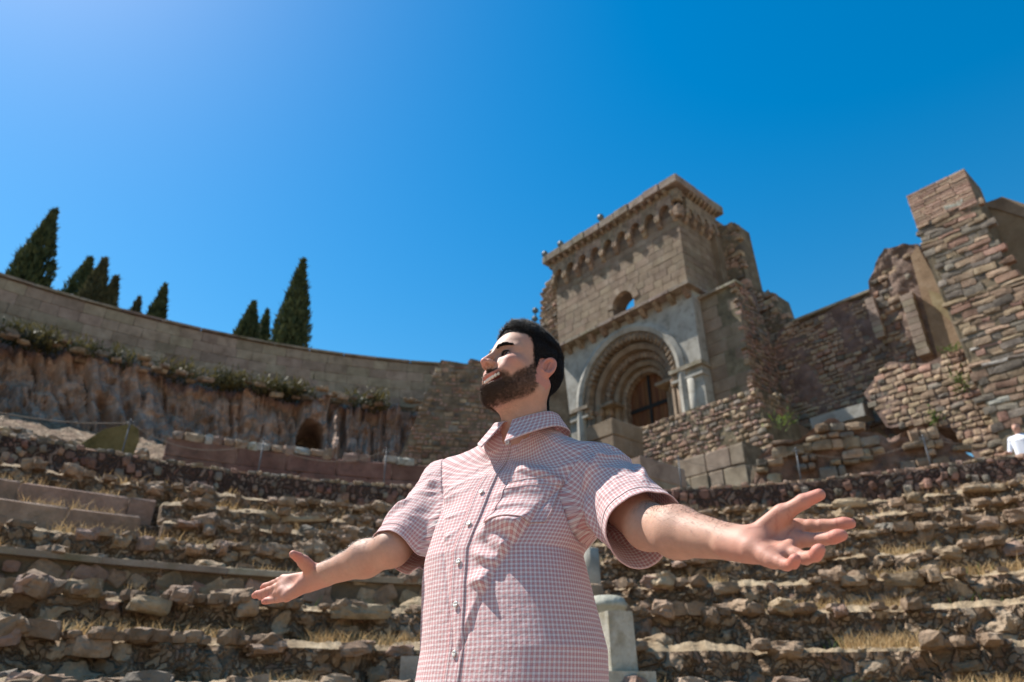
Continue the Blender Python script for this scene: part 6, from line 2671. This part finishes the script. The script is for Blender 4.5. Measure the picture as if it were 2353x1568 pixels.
def cloth_mat(name, gain=1.0):
    """small pink and white check with darker edge lines, woven in cloth coordinates (metres)"""
    m, nt, bs = nodes_of(name)
    N, L = nt.nodes, nt.links
    uv = N.new('ShaderNodeUVMap')
    sp = N.new('ShaderNodeSeparateXYZ')
    L.new(uv.outputs[0], sp.inputs[0])

    def mth(op, a, b=None):
        n = N.new('ShaderNodeMath')
        n.operation = op
        for i, v in enumerate((a, b)):
            if v is None:
                continue
            if isinstance(v, (int, float)):
                n.inputs[i].default_value = v
            else:
                L.new(v, n.inputs[i])
        return n.outputs[0]

    def bands(src, period):
        fr = mth('FRACT', mth('DIVIDE', src, period))
        ctr = mth('ABSOLUTE', mth('SUBTRACT', fr, .5))
        wide = mth('LESS_THAN', ctr, .25)                # half of the period is pink
        line = mth('LESS_THAN', mth('ABSOLUTE', mth('SUBTRACT', ctr, .235)), .045)
        return wide, line
    wu, lu = bands(sp.outputs[0], .0088)
    wv, lv = bands(sp.outputs[1], .0087)
    pink = mth('MULTIPLY', mth('ADD', wu, wv), .5)
    line = mth('MULTIPLY', mth('ADD', lu, lv), .5)
    c1 = N.new('ShaderNodeMix')
    c1.data_type = 'RGBA'
    c1.inputs[6].default_value = (.81 * gain, .72 * gain, .69 * gain, 1)
    c1.inputs[7].default_value = (.62 * gain, .315 * gain, .305 * gain, 1)
    L.new(pink, c1.inputs[0])
    c2 = N.new('ShaderNodeMix')
    c2.data_type = 'RGBA'
    c2.inputs[7].default_value = (.30 * gain, .08 * gain, .15 * gain, 1)
    L.new(mth('MULTIPLY', line, .55), c2.inputs[0])
    L.new(c1.outputs[2], c2.inputs[6])
    nz = N.new('ShaderNodeTexNoise')
    nz.inputs['Scale'].default_value = 1500
    nz.inputs['Detail'].default_value = 2
    L.new(uv.outputs[0], nz.inputs['Vector'])
    h = N.new('ShaderNodeHueSaturation')
    L.new(c2.outputs[2], h.inputs['Color'])
    L.new(mth('ADD', mth('MULTIPLY', nz.outputs[0], .4), .8), h.inputs['Value'])
    L.new(h.outputs[0], bs.inputs['Base Color'])
    bs.inputs['Roughness'].default_value = .85
    bs.inputs['Specular IOR Level'].default_value = .15
    bs.inputs['Sheen Weight'].default_value = .15
    b = N.new('ShaderNodeBump')
    b.inputs['Strength'].default_value = .5
    b.inputs['Distance'].default_value = .006
    n2 = N.new('ShaderNodeTexNoise')
    n2.inputs['Scale'].default_value = 55
    n2.inputs['Detail'].default_value = 6
    n2.inputs['Roughness'].default_value = .6
    L.new(uv.outputs[0], n2.inputs['Vector'])
    L.new(n2.outputs[0], b.inputs['Height'])
    L.new(b.outputs[0], bs.inputs['Normal'])
    tr = N.new('ShaderNodeBsdfTranslucent')
    L.new(h.outputs[0], tr.inputs[0])
    mx = N.new('ShaderNodeMixShader')
    mx.inputs[0].default_value = .22
    L.new(bs.outputs[0], mx.inputs[1])
    L.new(tr.outputs[0], mx.inputs[2])
    L.new(mx.outputs[0], N['Material Output'].inputs[0])
    return m


MAT['check'] = cloth_mat('pink_check_cotton')


def set_uv(me, uvs):
    lay = me.uv_layers.new(name='UVMap')
    li = np.empty(len(me.loops), np.int32)
    me.loops.foreach_get('vertex_index', li)
    lay.data.foreach_set('uv', uvs[li].astype(np.float32).ravel())


def cloth_grid(name, P, U, V, parent, closed=False, thick=.0011, mat=None, sub=0):
    """P[nv,nu,3] with cloth coordinates; closed grids repeat the first column so the weave stays true"""
    if closed:
        P = np.concatenate([P, P[:, :1]], 1)
        U = np.concatenate([U, U[:, :1] + 2 * math.pi * .172], 1) if closed is True else np.concatenate([U, closed * np.ones((len(U), 1))], 1)
        V = np.concatenate([V, V[:, :1]], 1)
    nv, nu = P.shape[:2]
    me = make_mesh(name, P.reshape(-1, 3), grid_faces(nu, nv))
    set_uv(me, np.stack([U.ravel(), V.ravel()], -1))
    me.materials.append(mat or MAT['check'])
    o = link(name, me, None, parent)
    if thick:
        md = o.modifiers.new('thickness', 'SOLIDIFY')
        md.thickness = thick
        md.offset = -1
    return o


shirt = cloth_grid('shirt', SPw, UU, VV, man, closed=True)
shirt['label'] = 'short sleeved shirt in small pink and white check'


# point on the cloth
def on_cloth(u, v, off=0.0):
    fu = (np.asarray(u, float) / .172 + math.pi) / (2 * math.pi) * NU
    fv = np.interp(v, Vlen, np.arange(len(Vlen)))
    i0 = np.floor(fu).astype(int) % NU
    j0 = np.clip(np.floor(fv).astype(int), 0, NV1 + NV2 - 2)
    a, b = (fu - np.floor(fu))[..., None], (fv - j0)[..., None]
    i1 = (i0 + 1) % NU

    def sm(G):
        return (G[j0, i0] * (1 - a) + G[j0, i1] * a) * (1 - b) + (G[j0 + 1, i0] * (1 - a) + G[j0 + 1, i1] * a) * b
    return sm(SPw) + nrmz(sm(NRMw)) * np.asarray(off)[..., None], nrmz(sm(NRMw))


NRMw = normals(SPw)
if np.sum(NRMw * DIR) < 0:
    NRMw = -NRMw


def patch(name, poly_u, poly_v, nu, nv, off, parent, thick=.0012, uoff=0.0, voff=0.0):
    """strip of cloth lying on the shirt; poly_u(s,t), poly_v(s,t) give its place"""
    s, t = np.meshgrid(np.linspace(0, 1, nu), np.linspace(0, 1, nv))
    u, v = poly_u(s, t), poly_v(s, t)
    P, n = on_cloth(u, v, off(s, t) if callable(off) else off + 0 * s)
    return cloth_grid(name, P, u + uoff, v + voff, parent, thick=thick)


vtop = Vlen[-10]
# front edge strip with its stitched border
pk = patch('placket', lambda s, t: -.017 + .034 * s, lambda s, t: .0 + vtop * t, 9, 260, lambda s, t: .0022 + .001 * np.exp(-((s - .03) / .05) ** 2), shirt, .0016, uoff=.0035)
for uu in (-.0125, .0125):
    P, n = on_cloth(np.full(200, uu), np.linspace(.003, vtop - .004, 200), np.full(200, .0043))
    V, F = tube(P, .00035, 5)
    build('seam_stitch', V, F, MAT['check'] if False else plain_mat('thread', (.42, .17, .2), .8), pk)


def edge_roll(name, P, r, parent):
    V, F = tube(P, r, 6)
    me = make_mesh(name, V, F)
    set_uv(me, np.stack([np.arange(len(V)) * .002, np.arange(len(V)) * .0017], -1))
    me.materials.append(MAT['check'])
    return link(name, me, None, parent)


# hem roll
P = SPw[0] + NRMw[0] * .0005
edge_roll('hem', np.vstack([P, P[:1]]), .0017, shirt)
P = SPw[8] + NRMw[8] * .0006
edge_roll('hem', np.vstack([P, P[:1]]), .0006, shirt)

# chest pocket
pu0, pu1, pv0, pv1 = .045, .150, .318, .432
def _pu(s, t):
    return pu0 + (pu1 - pu0) * s + .004 * (t - .5)
def _pv(s, t):
    return pv0 + (pv1 - pv0) * t - .012 * np.minimum(1 - np.abs(2 * s - 1), .5) * (1 - t) * 0 + .008 * (s) * 1.0
pocket = patch('pocket', _pu, _pv, 60, 60, lambda s, t: .0018 + .0035 * np.sin(np.clip(s, 0, 1) * math.pi) * np.clip((t - .3) / .7, 0, 1) ** 1.5, shirt, .0012, uoff=.002, voff=.003)
for (s_, t_) in ((np.zeros(40), np.linspace(0, 1, 40)), (np.ones(40), np.linspace(0, 1, 40)), (np.linspace(0, 1, 40), np.zeros(40)), (np.linspace(0, 1, 40), np.ones(40)), (np.linspace(0, 1, 40), np.full(40, .83))):
    P, n = on_cloth(_pu(s_, t_), _pv(s_, t_), .0024 + .0035 * np.sin(s_ * math.pi) * np.clip((t_ - .3) / .7, 0, 1) ** 1.5)
    edge_roll('pocket_seam', P, .0008, pocket)

# buttons
m_btn = plain_mat('shell_button', (.62, .6, .55), .25, 0, .5)
m_hole = plain_mat('button_thread', (.3, .28, .25), .8)


def button(P, n, r, parent):
    n = nrmz(n)
    V, F = tube([P, P + n * .0008, P + n * .002, P + n * .0026, P + n * .0022], [r * .85, r, r, r * .82, r * .6], 20)
    b = build('button', V, F, m_btn, parent)
    sx = nrmz(np.cross(n, [0, 0, 1.0]))
    sy = np.cross(n, sx)
    for a, c in ((-1, -1), (1, -1), (1, 1), (-1, 1)):
        Q = P + (sx * a + sy * c) * r * .2 + n * .0021
        V, F = tube([Q, Q + n * .0004], r * .13, 8)
        build('button_hole', V, F, m_hole, b)


for v in (.078, .163, .248, .333, .418):
    P, n = on_cloth(np.array([.0]), np.array([v]), np.array([.004]))
    button(P[0], n[0], .0058, shirt)

# ---- sleeves
def sleeve(sh, el, end, cut, ncut, name, seed, folds_):
    ax = nrmz(el - sh)
    ref = nrmz(np.cross(ax, [0, 1.0, .2]))
    s2 = np.cross(ax, ref)
    nu_, nv_ = 170, 120
    L_ = np.linalg.norm(end - sh)
    ua = np.linspace(0, 2 * math.pi, nu_, endpoint=False)
    va = np.linspace(-.05, L_, nv_)
    O = sh + va[:, None, None] * ax + np.zeros((1, nu_, 1))
    # axis sinks a little: the cloth hangs below the arm
    sag = .016 * np.clip(va / L_, 0, 1) ** 1.2
    O = O - sag[:, None, None] * np.array([0, 0, 1.0])
    D = np.cos(ua)[None, :, None] * ref + np.sin(ua)[None, :, None] * s2 + np.zeros((nv_, 1, 1))
    t = cast(shirt_sdf, O, D, .13)
    P = O + D * t[..., None]
    U, V_ = np.meshgrid(ua * .085, va)
    N_ = normals(P)
    if np.sum(N_ * D) < 0:
        N_ = -N_
    w = .004 * fbm(np.stack([U * 14, V_ * 9, 0 * U + seed], -1), 3, seed) + .0012 * fbm(np.stack([U * 45, V_ * 40, 0 * U], -1), 2, seed + 2)
    for pts, wd, a in folds_:
        for sh_ in (0, 2 * math.pi * .085):
            w = w + ridge(U, V_, [(p[0] + sh_, p[1]) for p in pts], wd * 1.1, a * 1.5)
    cr = 1 - np.abs(fbm(np.stack([U * 9 + V_ * 6, V_ * 13 - U * 5, 0 * U + seed], -1), 3, seed + 9)) * 3.0
    w = w + .007 * np.clip(cr, 0, 1) ** 1.5 * np.clip(1.1 - V_ / L_, .1, 1)
    rim = .004 * np.sin(ua * 3 + seed) * np.clip(V_ / L_, 0, 1) ** 2
    side = (P - cut) @ ncut
    w = (w + rim) * np.clip((side + .005) / .03, 0, 1) - .004 * (side < -.004)
    P = P + N_ * w[..., None]
    # rows on the body side of the seam tuck under the panel
    P = P - N_ * (.006 * np.clip((-side - .002) / .006, 0, 1))[..., None]
    o = cloth_grid(name, P, U, V_, shirt, closed=2 * math.pi * .085, thick=.0012)
    # turned hem
    e = P[-1] + N_[-1] * .0004
    edge_roll('sleeve_hem', np.vstack([e, e[:1]]), .0014, o)
    k = nv_ - 1 - int(.022 / (L_ + .05) * nv_)
    e = P[k] + N_[k] * .0004
    edge_roll('sleeve_hem', np.vstack([e, e[:1]]), .0008, o)
    return P


rA = [([(.10, .04), (.14, .07), (.2, .08)], .012, .009), ([(.28, .06), (.33, .1), (.38, .11)], .013, .008), ([(.40, .03), (.44, .08), (.46, .14)], .012, .008), ([(.02, .08), (.06, .12), (.1, .16)], .012, .008), ([(.2, .13), (.26, .16), (.3, .2)], .012, .007)]
rB = [([(.10, .04), (.14, .08), (.2, .1)], .013, .009), ([(.28, .05), (.33, .09), (.36, .16)], .013, .008), ([(.40, .03), (.44, .08), (.46, .14)], .013, .009), ([(.02, .06), (.05, .12), (.07, .18)], .012, .009), ([(.2, .12), (.24, .16), (.27, .2)], .013, .008), ([(.46, .1), (.49, .15), (.51, .2)], .01, .006)]
sleeve(A_sh, A_el, sleeveA_end, ARM_CUT_A, nA, 'sleeve', 3, rA)
sleeve(B_sh, B_el, sleeveB_end, ARM_CUT_B, nB, 'sleeve', 8, rB)

# ---- collar: stand and fall, open at the front
def collar():
    ua = np.linspace(rad(-9), rad(369), 200) - math.pi * 0
    # u runs from the front left edge round the back to the front right edge
    uu = np.linspace(rad(8), rad(352), 200)
    fr_ = np.clip(1 - np.minimum(uu, 2 * math.pi - uu) / rad(75), 0, 1)           # 1 at both front ends
    rows = []
    base_ = ring(uu, .0635, 0.0)
    out = nrmz((base_ - COL_C) * [1, 1, 0])
    stand = .028 - .006 * fr_
    fall = .042 + .024 * fr_ ** 1.5
    open_ = fr_ ** 1.3
    for t in np.linspace(0, 1, 6):                     # stand rises along the neck
        rows.append(base_ + out * (.002 * t + .006 * open_ * t)[:, None] + np.array([0, 0, 1.0]) * (stand * t)[:, None])
    top = rows[-1]
    tang = np.stack([np.gradient(top[:, i]) for i in range(3)], -1)
    tang = nrmz(tang)
    side = np.where(uu < math.pi, -1.0, 1.0)
    for t in np.linspace(.06, 1, 16):                  # fall turns over and lies on the shoulders
        roll_ = math.sin(min(1, t * 3) * math.pi / 2)
        o_ = .005 * roll_ + fall * t * .62
        dn = -fall * t * 1.02 + .004 * math.sin(min(1, t * 4) * math.pi)
        P = top + out * (o_ * (1 - .25 * fr_) + .004)[:, None] if hasattr(o_, '__len__') else top + out * o_
        P = P + np.array([0, 0, 1.0]) * (dn)[:, None]
        # the points swing forward along the front
        P = P + cf * (.028 * fr_ ** 1.6 * t)[:, None] + out * (.012 * fr_ * t)[:, None] + cl_ * (-side * .016 * fr_ ** 1.5 * t)[:, None] - np.array([0, 0, 1.0]) * (.016 * fr_ ** 1.6 * t)[:, None]
        rows.append(P)
    G = np.array(rows)
    # rest on the shirt, never inside it
    for r_ in range(7, len(G)):
        d = shirt_sdf(G[r_])
        g = grad(shirt_sdf, G[r_], 2e-3)
        push = np.clip(.006 - d, 0, .05)
        G[r_] += nrmz(g) * push[:, None]
    U, V_ = np.meshgrid(uu * .075, np.concatenate([np.linspace(0, .03, 6), .03 + np.linspace(.06, 1, 16) * .05]))
    U = U + .4 * V_
    c = cloth_grid('collar', G, U, V_, shirt, thick=.0016)
    ed = np.vstack([G[6:, 0], G[-1], G[6:, -1][::-1]])
    edge_roll('collar_edge', ed, .0011, c)
    return G


CG = collar()
P, n = on_cloth(np.array([.0]), np.array([Vlen[-14]]), np.array([.004]))
button(P[0], n[0], .0055, shirt)

# ---- trousers, belt line and shoes (below the picture, so that the figure stands)
m_tr = plain_mat('olive_cotton', (.16, .14, .1), .9, noise=.15, nscale=90)
m_shoe = plain_mat('brown_leather', (.09, .05, .03), .5)


def trousers_f(P, sig):
    hip = np.array([-.008, 1.445, .9])
    th = rad(44)
    l = np.array([math.cos(th), -math.sin(th), 0])
    f = np.array([-math.sin(th), -math.cos(th), 0])
    d = torso_sdf(P, -.004, 2.0)
    d = smax(d, P[..., 2] - .985, .01)
    d = smax(d, .78 - P[..., 2], .05)
    for sg in (-1, 1):
        h = hip + l * sg * .09 - [0, 0, .05]
        k = hip + l * sg * .115 + f * .02 - [0, 0, .45]
        a = hip + l * sg * .13 - f * .01 - [0, 0, .83]
        d = smin(d, cone(P, h, k, .1, .075), .05)
        d = smin(d, cone(P, k, a, .075, .068), .03)
    return smax(d, .06 - P[..., 2], .01)


def group_sig(c, r):
    return np.zeros(len(c), int)


V, F = surface_nets(trousers_f, (-.35, 1.15, .03), (.35, 1.8, 1.03), .011)
build('trousers', V, F, m_tr, man)


def shoes_f(sg):
    hip = np.array([-.008, 1.445, .9])
    th = rad(44)
    l = np.array([math.cos(th), -math.sin(th), 0])
    f = np.array([-math.sin(th), -math.cos(th), 0])
    a = hip + l * sg * .13 - f * .01
    a[2] = .045

    def fn(P, sig):
        fo = nrmz(f + l * sg * .2)
        d = cone(P, a - fo * .04, a + fo * .09 - [0, 0, .008], .045, .04)
        d = smin(d, cone(P, a + fo * .09 - [0, 0, .008], a + fo * .17 - [0, 0, .014], .042, .03), .02)
        d = smin(d, cone(P, a - fo * .02, a + [0, 0, .07], .046, .042), .03)
        return smax(d, .002 - P[..., 2], .004)
    return fn, a


for sg in (-1, 1):
    fn, a = shoes_f(sg)
    V, F = surface_nets(fn, a - [.3, .3, .06], a + [.3, .3, .16], .008)
    build('shoe', V, F, m_shoe, man)
# ================================================================== visitors in the distance
m_far, nt, bs = nodes_of('visitor_colours')
at = nt.nodes.new('ShaderNodeVertexColor')
at.layer_name = 'tint'
nt.links.new(at.outputs[0], bs.inputs['Base Color'])
bs.inputs['Roughness'].default_value = .8


def visitor(head, face, hair, skin, top, legs, label, seed=0, arms=.3):
    """standing figure, one surface; head = centre of the head in the scene"""
    f = nrmz(np.array([face[0], face[1], 0.0]))
    l = np.cross([0, 0, 1.0], f)
    foot = head - np.array([0, 0, 1.62])

    def W(x, y, z):
        return foot + l * x + f * y + np.array([0, 0, z])

    def fn(P, sig):
        d = ell((P - W(0, .01, 1.62)) @ np.stack([l, f, [0, 0, 1.0]]).T, (0, 0, 0), (.078, .098, .118))
        d = smin(d, np.linalg.norm(P - W(0, .1, 1.6), axis=-1) - .02, .03)
        for sg in (-1, 1):
            d = smin(d, np.linalg.norm(P - W(sg * .08, -.01, 1.61), axis=-1) - .018, .012)
        d = smin(d, cone(P, W(0, -.01, 1.54), W(0, -.02, 1.42), .055, .06), .03)
        d = smin(d, cone(P, W(-.15, -.02, 1.4), W(.15, -.02, 1.4), .07, .07), .05)
        d = smin(d, cone(P, W(-.05, 0, 1.3), W(-.06, 0, .98), .13, .12), .05)
        d = smin(d, cone(P, W(.05, 0, 1.3), W(.06, 0, .98), .13, .12), .05)
        for sg in (-1, 1):
            e, h = W(sg * .27, .02, 1.13), W(sg * .24, .02 + arms, 1.05)
            d = smin(d, cone(P, W(sg * .19, -.02, 1.4), e, .055, .042), .03)
            d = smin(d, cone(P, e, h, .042, .028), .015)
            d = smin(d, cone(P, h, h + f * .09, .03, .022), .015)
            k, a = W(sg * .1, .03, .5), W(sg * .11, 0, .08)
            d = smin(d, cone(P, W(sg * .09, 0, .95), k, .095, .065), .04)
            d = smin(d, cone(P, k, a, .065, .042), .03)
            d = smin(d, cone(P, a - f * .03 - [0, 0, .04], a + f * .14 - [0, 0, .045], .04, .033), .02)
        return d
    V, F = surface_nets(fn, foot - [.55, .55, .05], foot + [.55, .55, 1.85], .016)
    q = (V - foot) @ np.stack([l, f, [0, 0, 1.0]]).T
    c = np.tile(np.array(top), (len(V), 1))
    c[q[:, 2] < .93] = legs
    c[q[:, 2] < .1] = (.05, .04, .035)
    c[q[:, 2] > 1.47] = skin
    arm = (np.abs(q[:, 0]) > .17) & (q[:, 2] < 1.12) & (q[:, 2] > .93)
    c[arm | ((q[:, 1] > .16) & (q[:, 2] > .93) & (q[:, 2] < 1.3))] = skin
    hr_ = (q[:, 2] > 1.545) & ((q[:, 1] < .02) | (q[:, 2] > 1.675)) & (np.abs(q[:, 0]) < .1)
    c[hr_] = hair
    o = build('person', V, F, m_far, None, label=label, cat='person')
    ca = o.data.color_attributes.new('tint', 'FLOAT_COLOR', 'POINT')
    ca.data.foreach_set('color', np.hstack([c, np.ones((len(V), 1))]).astype(np.float32).ravel())


visitor(at_dist(2336, 984, 18.0), (-.8, -.6), (.09, .04, .02), (.5, .28, .2), (.72, .74, .8), (.12, .2, .3), 'visitor in a white top at the right edge', arms=.28)
visitor(at_dist(163, 683, 26.0), (.6, .8), (.3, .3, .31), (.45, .27, .2), (.03, .04, .09), (.05, .05, .06), 'grey haired visitor whose head shows above the wall at left')
visitor(at_dist(613, 794, 26.0), (-.3, -.9), (.04, .045, .05), (.55, .3, .23), (.2, .2, .25), (.05, .05, .06), 'visitor\'s face just showing above the wall beside the tallest cypress')
# ------------------------------------------------------------------ origins at the base of every thing
def _kids(o):
    return [c for c in bpy.data.objects if c.parent == o]


def finish():
    byp = {}
    for o in bpy.data.objects:
        if o.parent:
            byp.setdefault(o.parent.name, []).append(o)

    def pts(o):
        P = []
        if o.type == 'MESH':
            n = len(o.data.vertices)
            a = np.empty(n * 3, np.float32)
            o.data.vertices.foreach_get('co', a)
            P.append(a.reshape(-1, 3))
        return P
    bpy.context.view_layer.update()
    for o in list(bpy.data.objects):
        if o.parent or o.type not in ('EMPTY', 'MESH') or o.get('kind') in ('structure', 'stuff'):
            continue
        P = []
        st = [o]
        while st:
            q = st.pop()
            for c in q.bound_box if q.type == 'MESH' else []:
                P.append(tuple(q.matrix_world @ Vector(c)))
            st += byp.get(q.name, [])
        if not P:
            continue
        P = np.array(P)
        b = Vector(((P[:, 0].min() + P[:, 0].max()) / 2, (P[:, 1].min() + P[:, 1].max()) / 2, P[:, 2].min()))
        T = Matrix.Translation(-b)
        if o.type == 'MESH' and o.data.users == 1:
            o.data.transform(T @ o.matrix_world)
            o.matrix_world = Matrix.Translation(b)
            for c in byp.get(o.name, []):
                c.matrix_parent_inverse = T
        elif o.type == 'EMPTY':
            o.location = b
            for c in byp.get(o.name, []):
                c.matrix_parent_inverse = T


finish()
